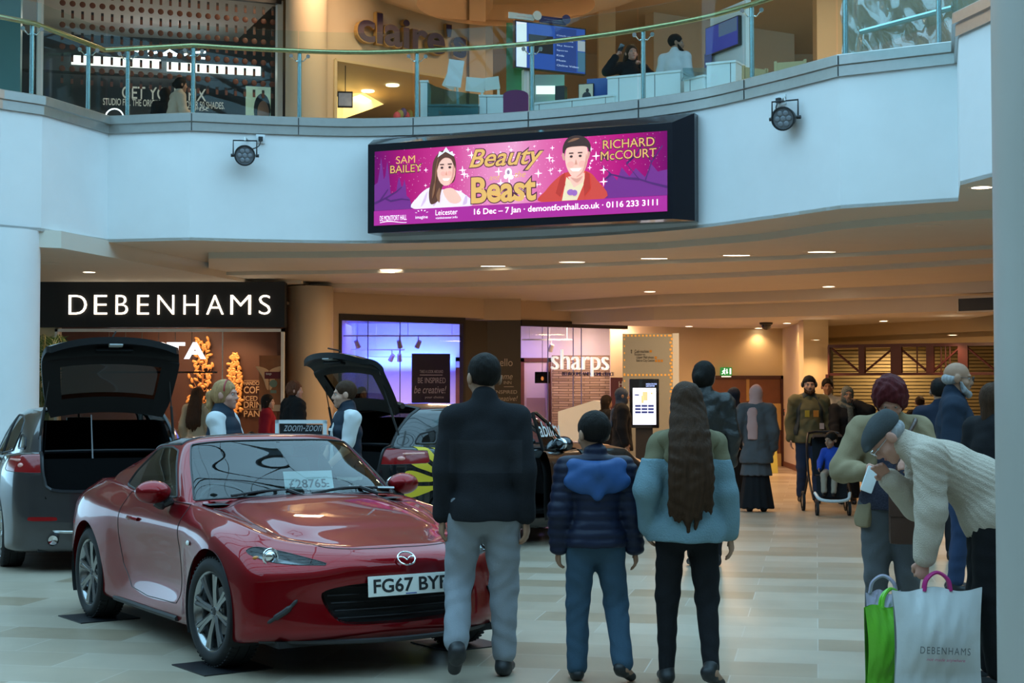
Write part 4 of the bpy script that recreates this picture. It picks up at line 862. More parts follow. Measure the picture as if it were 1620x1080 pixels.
# big television with headers
TV = Face(P(814, 600, 24.7).xy, P(927, 600, 25.3).xy); u0, z1 = TV.uv(814.5, 31.5); u1, z0 = TV.uv(927, 115); zL0 = TV.uv(815, 107)[1]
t = things('television', 'large television with a blue menu picture above the low counter', 'television', TV.pt(u0, FZ))
q = MB(); TV.box(q, u0, u1, zL0, z1, -.07, 0); q.ob('casing', M_dark, t, smooth=False)
q = MB(); TV.box(q, u0 + .02, u1 - .02, zL0 + .02, z1 - .02, 0, .003); scr = q.ob('screen', glow('tv_blue', (.015, .06, .30), .9), t, smooth=False)
W_ = u1 - u0; H_ = z1 - zL0
def tile(x0, y0, x1, y1, m, nm, o=.006): q = MB(); TV.box(q, u0 + W_ * x0, u0 + W_ * x1, zL0 + H_ * y0, zL0 + H_ * y1, .003, o); q.ob(nm, m, scr, smooth=False)
tile(.02, .03, .16, .97, glow('tv_pale', (.6, .68, .72), 1.), 'white_panel'); tile(.19, .36, .53, .74, glow('tv_black', (.01, .01, .012), .5), 'picture_tile'); tile(.56, .04, .86, .95, glow('tv_deep', (.01, .035, .18), .9), 'menu_panel'); tile(.88, .5, .985, .72, glow('tv_mix', (.3, .35, .4), .8), 'picture_tile'); tile(.88, .06, .985, .48, glow('tv_teal', (.04, .12, .2), .9), 'picture_tile')
q = MB()
for i, w in enumerate(('Catch up', 'Top Picks', 'Sky Store', 'Sports', 'Kids', 'Music', 'Online Video')): text_fit(q, w, u0 + W_ * .58, u0 + W_ * (.58 + .026 * len(w)), zL0 + H_ * (.76 - .105 * i), zL0 + H_ * (.80 - .105 * i), TV.M, 0, .008)
q.ob('menu_words', glow('tv_words', (.5, .6, .85), .8), scr, smooth=False)
q = MB(); TV.box(q, u0 + .2, u0 + .3, FZ, zL0, -.15, -.07); TV.box(q, u0, u1, FZ, FZ + .9, -.3, -.1); q.ob('stand', M_kw, t, smooth=False)
def header(name, lab, x0, x1, y0, y1, disc, mt, words, wm):
    a, b, z0, z1 = rframe(TV, x0, y0, x1, y1); t = things(name, lab, 'sign', TV.pt(a, z0)); q = MB(); r = .06
    q.box((a, z0, -.05), (b, z1, -.015), 0, TV.M, .014)
    u, z = TV.uv(*disc); q.cyl(TV.pt(u, z, .0), TV.pt(u, z, .03), .075, n=20); q.ob('board', mt, t, smooth=False)
    q = MB()
    for w, xa, xb, ya, yb in words: a, b, z0, z1 = rframe(TV, xa, ya, xb, yb); text_fit(q, w, a, b, z0, z1, TV.M, 0, .056)
    q.ob('lettering', wm, t, smooth=False)
header('header_sign', 'white rounded header sign over the left of the television', 806, 846, 18, 33, (849, 25), M_kw, (('Experience', 817, 834, 21, 25), ('Ultra HD here', 815, 838, 26, 30)), mat('sign_red', (.5, .06, .05), .5))
header('blue_header_sign', 'blue rounded header sign over the right of the television', 855, 897, 24, 40, (895, 31), mat('header_blue', (.02, .03, .16), .4), (('sky sports', 875, 888, 27, 30), ('The best Premier League', 858, 888, 31, 34), ('is available here', 862, 888, 35, 38)), M_whiteP)
# green lit glass, small equipment on the low counter
fa = kf(800, 845, 25.0); q = MB(); a, b, z0, z1 = rframe(fa, 801, 36, 846, 152); fa.box(q, a, b, FZ, z1, -.02, 0); tag(q.ob('green_glass_panel', glass('green_glass', (.45, .85, .62), .1, haze=.25, hcol=(.2, .6, .4)), smooth=False), 'green tinted glass panel behind the purple seat', 'glass panel')
light('green_lamp', 'POINT', P(828, 140, 25.2), 5, (.1, 1, .45), .1); light('green_lamp', 'POINT', P(905, 150, 24.0), 3, (.1, 1, .4), .1)
fa = kf(846, 900, 24.3); q = MB(); a, b, z0, z1 = rframe(fa, 846, 118, 893, 152); fa.box(q, a, b, FZ, z1, -.03, 0); t = tag(q.ob('back_shelf', mat('shelf_grey', (.3, .33, .33), .4), smooth=False), 'grey shelf unit with a white lamp behind the low counter', 'shelf')
q = MB(); a, b, z0, z1 = rframe(fa, 848, 136, 878, 149); fa.box(q, a, b, z0, z1, 0, .02); q.ob('light_panel', glow('shelf_white', (.85, .95, .9), 1.1), t, smooth=False)
fa = kf(870, 970, 23.5, 23.2); q = MB(); a, b, z0, z1 = rframe(fa, 878, 136, 893, 157); fa.box(q, a, b, z0, z1, -.15, 0); tag(q.ob('speaker_box', M_dark, smooth=False), 'small black box standing on the low white counter', 'speaker')
a, b, z0, z1 = rframe(fa, 915, 133, 939, 157); t = things('small_screen', 'small screen showing a person beside the blue panel', 'screen', fa.pt(a, z0)); q = MB(); fa.box(q, a, b, z0, z1, -.03, 0); q.ob('casing', M_dark, t, smooth=False)
q = MB(); fa.box(q, a + .01, b - .01, z0 + .01, z1 - .01, 0, .003); q.ob('picture', glow('field', (.28, .32, .25), .6), t, smooth=False); q = MB(); q.ell((a + (b - a) * .6, z0 + .14, .004), (.025, .03, .003), 8, 0, fa.M); q.ell((a + (b - a) * .55, z0 + .05, .004), (.07, .07, .003), 8, 0, fa.M); q.ob('figure', M_black, t)
a, b, z0, z1 = rframe(fa, 927, 124, 964, 158); q = MB(); fa.box(q, a, b, z0, z1, -.08, -.04, bev=.01); tag(q.ob('display_board', mat('panel_blue', (.015, .07, .30), .3)), 'blue rectangular panel standing against the high white counter', 'panel')
# right television on its white panel
RV = Face(P(1116, 600, 24.0).xy, P(1178, 600, 23.0).xy); a, b, z0, z1 = rframe(RV, 1121, 34, 1176, 120); z1 = RV.uv(1121, 35)[1]
t = things('wall_television', 'television on a tall white panel near the cafe chairs', 'television', RV.pt(a, FZ)); q = MB(); RV.box(q, a, b + .03, FZ, z1 + .12, -.12, -.03); q.ob('panel', M_kw, t, smooth=False)
a, b, z0, z1 = rframe(RV, 1118.5, 45, 1171, 76); z1 = RV.uv(1119, 45)[1]; z0 = RV.uv(1119, 90)[1]; q = MB(); RV.box(q, a, b, z0, z1, -.03, .03); q.ob('casing', M_dark, t, smooth=False)
q = MB(); RV.box(q, a + .015, b - .015, z0 + .015, z1 - .015, .03, .033); s_ = q.ob('screen', glow('tv_navy', (.015, .03, .22), .8), t, smooth=False); q = MB(); RV.box(q, a + (b - a) * .42, b - .03, z0 + .22, z1 - .02, .033, .036); q.ob('picture_tile', glow('tv_slate', (.05, .1, .18), .7), s_, smooth=False)
q = MB(); a, b, z0, z1 = rframe(RV, 1117, 86, 1128, 105); RV.box(q, a, b, z0, z1, .02, .03); tag(q.ob('leaflet', mat('leaflet_blue', (.02, .05, .3), .5), smooth=False), 'dark blue leaflet under the television near the cafe chairs', 'leaflet')
# display box on the counter
p = P(1098, 104, 22.3); q = MB(); q.box((p.x - .16, p.y, p.z - .16), (p.x + .18, p.y + .3, p.z - .03)); tag(q.ob('glass_display_box', glass('box_glass', (.7, .85, .88), .2), smooth=False), 'clear glass display box on the high white counter', 'display box')
# cafe chairs beyond the balustrade
M_ch = mat('chair_cream', (.42, .33, .16), .5)
def cafe_chair(px, py, d, rz, lab):
    p = P(px, py, d); t = thing('cafe_chair', lab, 'chair', (p.x, p.y, FZ), R(rz), 'cream cafe chairs'); M_ = Matrix.Translation((p.x, p.y, FZ)) @ Matrix.Rotation(R(rz), 4, 'Z')
    MB(M_).box((-.2, -.2, .43), (.2, .2, .46), bev=.01).ob('seat', M_dark, t)
    for sx in (-1, 1):
        MB(M_).box((sx * .2 - .02, .17, 0), (sx * .2 + .02, .2, .92)).ob('leg', M_ch, t, smooth=False); MB(M_).box((sx * .2 - .02, -.2, 0), (sx * .2 + .02, -.17, .44)).ob('leg', M_ch, t, smooth=False)
    MB(M_).box((-.2, .17, .62), (.2, .195, .9)).ob('backrest', M_ch, t, smooth=False)
cafe_chair(1208, 110, 21.4, 30, 'cream cafe chair nearest the balustrade post'); cafe_chair(1226, 105, 22.2, 200, 'cream cafe chair with a solid back left of centre'); cafe_chair(1254, 100, 21.3, 160, 'cream cafe chair beside the dark cloth'); cafe_chair(1286, 98, 21.6, 20, 'cream cafe chair furthest right behind the glass')
p = P(1225, 113, 21.6); t = things('cafe_table', 'dark low cafe table between the cream chairs', 'table', (p.x + .2, p.y + 1.6, FZ)); MB().cyl((p.x + .2, p.y + 1.6, FZ + .70), (p.x + .2, p.y + 1.6, FZ + .73), .35).ob('table_top', M_dark, t); MB().cyl((p.x + .2, p.y + 1.6, FZ), (p.x + .2, p.y + 1.6, FZ + .7), .04).ob('leg', M_dark, t)
# crumpled polythene sheet over brown boards
fa = Face(P(1336, 600, 18.6).xy, P(1512, 600, 17.8).xy); a, b, z0, z1 = rframe(fa, 1334, -30, 1514, 100); q = MB(); rnd = random.Random(11); G = []
ph = [(rnd.uniform(3, 16), rnd.uniform(-14, 14), rnd.uniform(0, 6)) for _ in range(14)]
for i in range(70):
    G.append([]);
    for j in range(60):
        u = a + (b - a) * i / 69; z = FZ + (z1 - FZ) * j / 59; o = sum(sin(kx * u * 2 + kz * z + f) * .012 for kx, kz, f in ph); o += .05 * abs(sin(u * 9 + z * 7)) ** 3; G[-1].append(fa.pt(u, z, o))
q.grid(G); pm = glass('polythene', (.80, .82, .82), .22, .12, haze=.10, hcol=(.8, .85, .9)); tag(q.ob('polythene_sheet', pm), 'crumpled clear polythene sheet behind the glass near the grey column', 'plastic sheet')
q = MB(); fa.box(q, a - .2, b + .6, FZ, 7.2, -.5, -.4); tag(q.ob('brown_hoarding', mat('hoarding_brown', (.36, .24, .12), .6, var=.15), smooth=False), 'brown hoarding boards behind the polythene sheet', 'hoarding')
q = MB(); p0, p1 = fa.pt(fa.uv(1368, 54)[0], fa.uv(1368, 54)[1], .12), fa.pt(fa.uv(1512, 16)[0], fa.uv(1512, 16)[1], .12); q.tube([p0, p1], .035, 8); tag(q.ob('steel_bar', M_post), 'slanting steel bar in front of the polythene sheet', 'bar')

# ---------------------------------------------------------------- screen on the balcony front
LA = P(582, 300, 20.95); LB = P(1064, 300, 19.2); LP = Face(LA.xy, LB.xy); Lw = (LB.xy - LA.xy).length
zt0 = LP.uv(582, 229)[1]; zb0 = LP.uv(582, 369)[1]
t = things('led_billboard', 'large glowing magenta theatre advertisement in a black case on the white balcony front', 'billboard', LP.pt(Lw / 2, zb0))
q = MB(); o2 = -.62; f = [(0, zb0, 0), (Lw, zb0, 0), (Lw, zt0, 0), (0, zt0, 0)]; bk = [(-.03, zb0 - .0, -.2), (Lw + .24, zb0 - .02, -.14), (Lw + .24, zt0 + .12, -.14), (-.03, zt0 + .10, -.2)]; bb = [(x, z, -.50 if x < 1 else -.34) for x, z, o in bk]
q.add(f + bk + bb, [(0, 1, 2, 3), (0, 4, 5, 1), (1, 5, 6, 2), (2, 6, 7, 3), (3, 7, 4, 0), (4, 8, 9, 5), (5, 9, 10, 6), (6, 10, 11, 7), (7, 11, 8, 4), (11, 10, 9, 8)], 0, LP.M); q.ob('case', mat('case_black', (.006, .007, .014), .16, coat=.3), t, smooth=False)
s0, e1_ = LP.uv(593, 240); s1, _ = LP.uv(1056, 300); y1 = LP.uv(593, 240)[1]; y0 = LP.uv(597, 357)[1]; SW = s1 - s0; SHt = y1 - y0
SM = LP.M @ Matrix.Translation((s0, y0, .004)) @ Matrix.Diagonal((SW, SHt, 1, 1))       # unit square of the screen
def sm(name, col, s=1., nodes=None): return glow('led_' + name, col, s)
m = bpy.data.materials.new('led_backdrop'); m.use_nodes = True; nt = m.node_tree; nt.nodes.clear(); out = nt.nodes.new('ShaderNodeOutputMaterial'); em = nt.nodes.new('ShaderNodeEmission'); nt.links.new(em.outputs[0], out.inputs[0])
gc = nt.nodes.new('ShaderNodeTexCoord'); sx_ = nt.nodes.new('ShaderNodeSeparateXYZ'); nt.links.new(gc.outputs['Generated'], sx_.inputs[0]); cr = nt.nodes.new('ShaderNodeValToRGB'); nt.links.new(sx_.outputs[0], cr.inputs[0]); el = cr.color_ramp.elements
el[0].position = 0; el[0].color = (.16, .01, .17, 1); el[1].position = 1; el[1].color = (.20, .01, .17, 1)
for p_, c_ in ((.12, (.45, .015, .22, 1)), (.28, (.70, .06, .36, 1)), (.40, (.9, .30, .62, 1)), (.50, (.95, .42, .72, 1)), (.58, (.85, .2, .52, 1)), (.72, (.72, .05, .34, 1)), (.86, (.50, .015, .24, 1))): e_ = el.new(p_); e_.color = c_
vo = nt.nodes.new('ShaderNodeTexVoronoi'); vo.inputs['Scale'].default_value = 22; mpp = nt.nodes.new('ShaderNodeMapping'); mpp.inputs['Scale'].default_value = (4.2, 1, 1); nt.links.new(gc.outputs['Generated'], mpp.inputs[0]); nt.links.new(mpp.outputs[0], vo.inputs[0])
sr = nt.nodes.new('ShaderNodeValToRGB'); sr.color_ramp.elements[0].position = .0; sr.color_ramp.elements[0].color = (1, .75, .95, 1); sr.color_ramp.elements[1].position = .16; sr.color_ramp.elements[1].color = (0, 0, 0, 1); nt.links.new(vo.outputs['Distance'], sr.inputs[0])
ad = nt.nodes.new('ShaderNodeMix'); ad.data_type = 'RGBA'; ad.blend_type = 'ADD'; ad.inputs[0].default_value = .8; nt.links.new(cr.outputs[0], ad.inputs[6]); nt.links.new(sr.outputs[0], ad.inputs[7]); nt.links.new(ad.outputs[2], em.inputs[0]); em.inputs[1].default_value = .95
q = MB(); q.add([(0, 0, 0), (1, 0, 0), (1, 1, 0), (0, 1, 0)], [(0, 1, 2, 3)], 0, SM); scr = q.ob('screen', m, t, smooth=False)
AR = SW / SHt
def sp(nm, polys, mt, lay): 
    q = MB()
    for p_ in polys: q.add([(x, y, .003 * lay) for x, y in p_], [tuple(range(len(p_)))], 0, SM)
    return q.ob(nm, mt, scr, smooth=False)
def el_(cx, cy, rx, ry, n=20, a0=0, a1=2 * pi, rot=0): return [(cx + (rx * cos(a0 + (a1 - a0) * k / n) * cos(rot) - ry * sin(a0 + (a1 - a0) * k / n) * sin(rot)) / AR, cy + rx * cos(a0 + (a1 - a0) * k / n) * sin(rot) + ry * sin(a0 + (a1 - a0) * k / n) * cos(rot)) for k in range(n)]
def blob(pts, n=5): return [tuple(p) for p in smooth_line(pts, n, True)]
L_dark = sm('purple', (.075, .012, .12), .8); L_vio = sm('violet', (.16, .02, .2), .8)
# towers on the left, trees on the right
tw = [(0, .2), (.14, .2), (.13, .34), (.118, .38), (.115, .52), (.11, .6), (.105, .52), (.1, .5), (.095, .58), (.09, .64), (.085, .56), (.08, .42), (.06, .42), (.055, .62), (.047, .86), (.04, .66), (.034, .62), (.03, .76), (.024, .92), (.018, .72), (.012, .58), (0, .55)]
sp('castle', [tw], L_vio, 1); sp('forest', [[(.78, .2), (1, .2), (1, .52), (.97, .5), (.95, .6), (.93, .44), (.9, .56), (.88, .46), (.855, .58), (.84, .42), (.815, .54), (.8, .36)]], L_vio, 1)
q = MB()
for br in ([(1, .30), (.95, .36), (.91, .42), (.87, .62), (.85, .82)], [(.91, .42), (.87, .44), (.82, .5), (.79, .62)], [(.93, .4), (.95, .62), (.985, .82)], [(.87, .62), (.9, .72), (.93, .9)], [(.95, .62), (.93, .76)], [(.82, .5), (.8, .44)], [(0, .3), (.04, .36), (.08, .44), (.1, .5)], [(.04, .36), (.06, .32), (.1, .34), (.13, .32)], [(.02, .33), (.05, .48)]):
    n_ = len(br); L_ = []; Rr = []
    for i, (x, y) in enumerate(br): w_ = .014 * (1 - i / n_) + .003; L_.append((x, y + w_)); Rr.append((x + .001, y - w_))
    p_ = L_ + Rr[::-1]
    for i in range(n_ - 1): q.add([(*L_[i], .006), (*Rr[i], .006), (*Rr[i + 1], .006), (*L_[i + 1], .006)], [(0, 1, 2, 3)], 0, SM)
q.ob('branches', L_dark, scr, smooth=False)
# flat darker magenta band behind the bottom caption
sp('caption_band', [[(0, 0), (1, 0), (1, .195), (0, .195)]], sm('band', (.36, .015, .24), .9), 5)
# woman in a white gown, man in a red coat: plain generic figures
L_hair = sm('brown_hair', (.10, .035, .02), .8); L_sk = sm('skin', (.85, .48, .38), .85); L_wh = sm('gown', (.80, .66, .76), .9); L_rd = sm('coat', (.55, .05, .035), .9)
sp('gown', [blob([(.146, .2), (.16, .36), (.2, .47), (.235, .44), (.29, .42), (.325, .36), (.35, .2)])], L_wh, 2)
sp('neckline', [blob([(.25, .42), (.285, .44), (.315, .3), (.30, .24), (.27, .27)])], L_sk, 3)
sp('hair', [blob([(.207, .25), (.2, .4), (.21, .6), (.215, .8), (.235, .92), (.26, .95), (.285, .9), (.297, .74), (.292, .55), (.275, .5), (.25, .48), (.235, .3)])], L_hair, 4)
sp('face', [el_(.262, .68, .135, .2)], L_sk, 5); sp('fringe', [blob([(.23, .7), (.235, .84), (.262, .9), (.288, .84), (.293, .7), (.28, .82), (.258, .85), (.24, .8)])], L_hair, 6)
sp('tiara', [[(.232, .86), (.26, .93), (.29, .86), (.285, .93), (.275, .92), (.262, .99), (.25, .92), (.238, .94)]], sm('silver', (.75, .7, .75), .9), 7)
eyes = []
for cx, cy, s_ in ((.262, .70, 1), (.707, .735, 1.05)):
    for d_ in (-.014, .014): eyes.append(el_(cx + d_ * s_, cy + .02, .022, .016, 8)); eyes.append([(cx + d_ * s_ - .008, cy + .055), (cx + d_ * s_ + .008, cy + .055), (cx + d_ * s_ + .007, cy + .07), (cx + d_ * s_ - .007, cy + .07)])
sp('coat', [blob([(.59, .2), (.605, .34), (.64, .48), (.675, .56), (.74, .56), (.775, .44), (.80, .2)])], L_rd, 3); sp('shirt', [[(.66, .2), (.675, .5), (.7, .4), (.735, .54), (.735, .42), (.71, .2)]], sm('shirt', (.75, .6, .38), .9), 4)
sp('neck', [[(.68, .5), (.735, .54), (.73, .42), (.70, .36)]], L_sk, 5); sp('man_face', [blob([(.672, .78), (.675, .64), (.69, .52), (.708, .48), (.728, .52), (.743, .64), (.747, .78), (.735, .9), (.685, .9)])], L_sk, 6)
sp('man_hair', [blob([(.667, .74), (.664, .88), (.68, .99), (.71, 1.02), (.74, .98), (.756, .88), (.751, .74), (.745, .86), (.71, .88), (.676, .86)])], sm('dark_hair', (.045, .02, .015), .8), 7)
sp('cheeks', [el_(.252, .645, .035, .03, 10), el_(.275, .645, .03, .03, 10), el_(.69, .655, .05, .04, 10), el_(.728, .655, .05, .04, 10)], sm('blush', (.88, .40, .32), .85), 7.2)
sp('face_shade', [blob([(.287, .74), (.293, .68), (.288, .58), (.275, .5), (.283, .6), (.285, .68)]), blob([(.742, .78), (.744, .66), (.73, .54), (.708, .485), (.728, .56), (.737, .66)]), blob([(.69, .49), (.71, .47), (.73, .5), (.712, .42)]), blob([(.665, .72), (.661, .79), (.668, .8), (.671, .72)]), blob([(.75, .72), (.754, .79), (.747, .8), (.745, .72)])], sm('shade', (.66, .30, .23), .8), 7.4)
sp('hair_lights', [blob([(.222, .5), (.224, .66), (.23, .8), (.236, .86), (.231, .76), (.228, .62)]), blob([(.213, .32), (.216, .46), (.224, .54), (.222, .42)]), blob([(.238, .26), (.228, .36), (.24, .46), (.242, .36)]), blob([(.68, .94), (.70, .985), (.72, .98), (.70, .95)])], sm('hair_light', (.24, .10, .05), .8), 7.6)
sp('lapels', [[(.655, .5), (.67, .56), (.672, .4), (.655, .25), (.64, .3)], [(.74, .56), (.752, .52), (.755, .34), (.735, .24), (.732, .4)]], sm('lapel', (.42, .03, .02), .9), 6.2)
sp('gown_folds', [blob([(.17, .22), (.185, .36), (.195, .42), (.188, .3)]), blob([(.215, .22), (.222, .36), (.235, .42), (.228, .28)]), blob([(.32, .22), (.328, .32), (.335, .34), (.335, .24)])], sm('fold', (.62, .42, .58), .9), 2.5)
sp('eyes', eyes, sm('eye', (.05, .02, .02), .7), 8); sp('smiles', [[(.25, .575), (.276, .575), (.27, .545), (.256, .545)], [(.688, .60), (.726, .60), (.718, .565), (.697, .565)]], sm('smile', (.95, .85, .82), .9), 8)
sp('noses', [[(.26, .62), (.267, .62), (.264, .68)], [(.703, .65), (.713, .65), (.708, .72)]], sm('nose', (.62, .28, .2), .8), 8); sp('bow_tie', [el_(.69, .3, .05, .04, 10), el_(.703, .29, .04, .04, 10)], sm('bow', (.30, .12, .4), .9), 8)
# words
L_gold = sm('gold', (.66, .36, .10), 1.); L_edge = sm('word_edge', (.10, .02, .05), .6); L_cap = sm('white', (1, .95, 1), 1.)
q = MB(); e_ = MB()
for w, x0, x1, a, b, kw in (('SAM', .083, .152, .81, .91, {}), ('BAILEY', .062, .175, .69, .79, {}), ('RICHARD', .797, .962, .82, .93, {}), ('McCOURT', .79, .968, .68, .79, {}), ('Beauty', .345, .60, .62, .93, dict(shear=.35, off=.012)), ('and', .415, .452, .515, .585, dict(shear=.3)), ('the', .503, .54, .53, .61, dict(shear=.3)), ('Beast', .352, .575, .22, .565, dict(off=.03))):
    text_fit(q, w, x0, x1, a, b, SM, 0, .03, **kw)
    if len(w) > 3: kw = dict(kw); kw['off'] = kw.get('off', 0) + .035; text_fit(e_, w, x0 - .003, x1 + .003, a - .012, b + .012, SM, 0, .026, **kw)
q.ob('gold_words', L_gold, scr, smooth=False); e_.ob('word_edges', L_edge, scr, smooth=False)
q = MB(); text_fit(q, '16 Dec \u2013 7 Jan \u00b7 demontforthall.co.uk \u00b7 0116 233 3111', .362, .972, .055, .155, SM, 0, .03, off=.012)
for w, x0, x1, a, b in (('DE MONTFORT HALL', .024, .122, .055, .125), ('imagine', .154, .198, .05, .10), ('Leicester', .226, .304, .095, .165), ('visitleicester.info', .226, .304, .045, .075)): text_fit(q, w, x0, x1, a, b, SM, 0, .03)
q.add([(.024 + .0098 * k, .03 + .012 * sin(k * .5), .03) for k in range(11)] + [(.024 + .0098 * k, .038 + .014 * sin(k * .5), .03) for k in range(10, -1, -1)], [tuple(range(22))], 0, SM)
for k in range(7): a_ = pi * k / 6; q.add([(.176 - .02 * cos(a_) - .002, .115 + .05 * sin(a_), .03), (.176 - .02 * cos(a_) + .002, .115 + .05 * sin(a_), .03), (.176 - .026 * cos(a_) + .002, .115 + .065 * sin(a_), .03), (.176 - .026 * cos(a_) - .002, .115 + .065 * sin(a_), .03)], [(0, 1, 2, 3)], 0, SM)
q.ob('caption_words', L_cap, scr, smooth=False)
sp('rose', [el_(.481, .60, .05, .06, 12), el_(.472, .55, .03, .03, 10), el_(.49, .54, .035, .03, 10), [(.48, .55), (.484, .55), (.486, .47), (.482, .47)]], L_cap, 9); sp('rose_lines', [el_(.481, .605, .022, .03, 10)], sm('rose_line', (.35, .2, .3), .8), 10)
st = []; rnd = random.Random(2)
for k in range(90):
    x, y = rnd.uniform(.15, .8), rnd.uniform(.25, .95); r = rnd.choice((.02, .025, .035, .06)); st.append([(x, y + r), (x + .15 * r / AR, y + .15 * r), (x + r / AR, y), (x + .15 * r / AR, y - .15 * r), (x, y - r), (x - .15 * r / AR, y - .15 * r), (x - r / AR, y), (x - .15 * r / AR, y + .15 * r)])
sp('sparkles', st, sm('sparkle', (1, .82, .95), 1.2), 1.5)
# ---------------------------------------------------------------- stage spotlights on the balcony front
def par_can(px, py, pan, tilt, lab, box, boxlab, dbl):
    w = on_plan(px, -.005); n = Vector((-.0, -1, 0)); s0_ = P(px, py, w.y - .22); t = things('stage_spotlight', lab, 'spotlight', s0_); top = s0_ + Vector((.02, .02, .30))
    M_ = Matrix.Translation(s0_) @ Matrix.Rotation(R(pan), 4, 'Z') @ Matrix.Rotation(R(tilt), 4, 'X')
    MB(M_).lathe([(.001, .13), (.09, .12), (.11, .06), (.125, -.03), (.135, -.05), (.14, -.09), (.125, -.092), (.12, -.07)], 28, 0, None, axis='y').ob('housing', M_dark, t)
    MB(M_).lathe([(.001, -.078), (.121, -.072)], 28, 0, None, axis='y').ob('lens', mat('lens_grey', (.16, .17, .19), .2, var=.3, scale=30), t)
    q = MB(M_)
    for k in range(7): a = k * pi / 3; r_ = .07 if k < 6 else 0; q.ell((r_ * cos(a), -.079, r_ * sin(a)), (.03, .008, .03), 8)
    q.ob('led_lens', mat('lens_pale', (.22, .24, .27), .15), t)
    up_ = Vector((0, 0, .28)); x_ = Matrix.Rotation(R(pan), 3, 'Z') @ Vector((.155, 0, 0)); MB().tube([s0_ - x_, s0_ - x_ + up_ * .72, s0_ + x_ + up_ * .72, s0_ + x_], .011, 6).ob('yoke', M_dark, t)
    for sg in (-1, 1): MB().cyl(s0_ + x_ * sg * .9, s0_ + x_ * sg * 1.2, .022, n=10).ob('knob', M_dark, t)
    MB().tube([s0_ + up_ * .72, s0_ + up_ * .85, Vector((s0_.x, w.y, s0_.z + .24))], .014, 6).ob('bracket', M_steel, t)
    bx, by = box; wb = on_plan(bx, -.0); b = P(bx, by, wb.y); nx = Vector((wb.x, wb.y, 0)); L2 = on_plan(bx + 5, 0) - wb; fm = frame(b, L2)
    t2 = things('wall_socket', boxlab, 'socket', b); hw = .095 if dbl else .06; MB(fm).box((-hw, -.06, 0), (hw, .06, .035), bev=.008).ob('plate', M_whiteP, t2)
    tag(MB(fm).box((-.03, -.035, .035), (.03, .025, .075), bev=.008).ob('mains_plug', M_dark), 'black mains plug in the ' + boxlab.split(' above')[0] + ' on the balcony', 'plug')
    e = fm @ Vector((0, -.03, .07)); MB_ = MB(); MB_.tube(smooth_line([e, e + Vector((-.02, -.03, -.08)), (e + s0_) / 2 + Vector((0, -.05, -.02)), s0_ + Vector((.03, .1, .12))], 6), .008, 6); MB_.ob('cable', M_dark, t)
par_can(387.5, 246, 8, 8, 'round black stage spotlight on the white balcony left of the billboard', (412, 220), 'single white socket above the left stage spotlight', False)
par_can(1242, 187, -28, 12, 'round black stage spotlight on the white balcony nearest the grey column', (1237, 159), 'double white socket box above the right stage spotlight', True)
# ================================================================ cars: belts of control points grown into a smooth skin that is then cut into panels
class Skin:
    def __init__(s, V, U, F, N=None): s.V = V; s.U = U; s.F = F; s.N = N
    def normals(s):
        V = np.array(s.V); N = np.zeros_like(V)
        for f in s.F:
            p = V[list(f)]; n = np.zeros(3)
            for i in range(1, len(f) - 1): n += np.cross(p[i] - p[0], p[i + 1] - p[0])
            for i in f: N[i] += n
        l = np.linalg.norm(N, axis=1); l[l == 0] = 1; s.N = N / l[:, None]; return s
    def compact(s, F):
        ids = sorted({i for f in F for i in f}); mp = {k: i for i, k in enumerate(ids)}
        return Skin(s.V[ids], s.U[ids], [tuple(mp[i] for i in f) for f in F], s.N[ids])
    def split(s, g):
        """cut along g(V,U)=0; returns (negative side, positive side, cut segments)"""
        if len(s.F) == 0: return s, s, []
        d = g(s.V, s.U); d = np.where(np.abs(d) < 1e-7, 1e-7, d); nv = []; nu = []; nn = []; k0 = len(s.V); ed = {}; A = []; B = []; seg = []
        for f in s.F:
            sg = [d[i] > 0 for i in f]
            if all(sg): B.append(f); continue
            if not any(sg): A.append(f); continue
            a = []; b = []; cs = []
            for j, i in enumerate(f):
                i2 = f[(j + 1) % len(f)]; (b if d[i] > 0 else a).append(i)
                if (d[i] > 0) != (d[i2] > 0):
                    key = (min(i, i2), max(i, i2))
                    if key not in ed:
                        t = d[key[0]] / (d[key[0]] - d[key[1]]); ed[key] = k0 + len(nv)
                        nv.append(s.V[key[0]] * (1 - t) + s.V[key[1]] * t); nu.append(s.U[key[0]] * (1 - t) + s.U[key[1]] * t); n = s.N[key[0]] * (1 - t) + s.N[key[1]] * t; nn.append(n / (np.linalg.norm(n) + 1e-9))
                    a.append(ed[key]); b.append(ed[key]); cs.append(ed[key])
            if len(a) > 2: A.append(tuple(a))
            if len(b) > 2: B.append(tuple(b))
            if len(cs) == 2: seg.append(cs)
        if nv:
            s = Skin(np.vstack([s.V, nv]), np.vstack([s.U, nu]), s.F, np.vstack([s.N, nn]))
        chains = join(seg); return s.compact(A), s.compact(B), [[(s.V[i], s.N[i]) for i in c] for c in chains]
    def ob(s, name, m, parent, shift=0., mirror=False):
        if len(s.F) == 0: return None
        V = s.V + s.N * shift; N = s.N; Fc = s.F
        if mirror: V = V * [1, -1, 1]; N = N * [1, -1, 1]; Fc = [f[::-1] for f in Fc]
        return mesh_ob(name, V, Fc, m, parent, True, N)
def join(seg):
    adj = {}
    for a, b in seg: adj.setdefault(a, []).append(b); adj.setdefault(b, []).append(a)
    out = []; seen = set()
    for st in sorted(adj, key=lambda k: len(adj[k])):
        if st in seen: continue
        c = [st]; seen.add(st); cur = st
        while True:
            nx = [k for k in adj[cur] if k not in seen]
            if not nx: break
            cur = nx[0]; seen.add(cur); c.append(cur)
        if len(c) > 2 and st in adj[c[-1]]: c.append(st)
        if len(c) > 1: out.append(c)
    return out
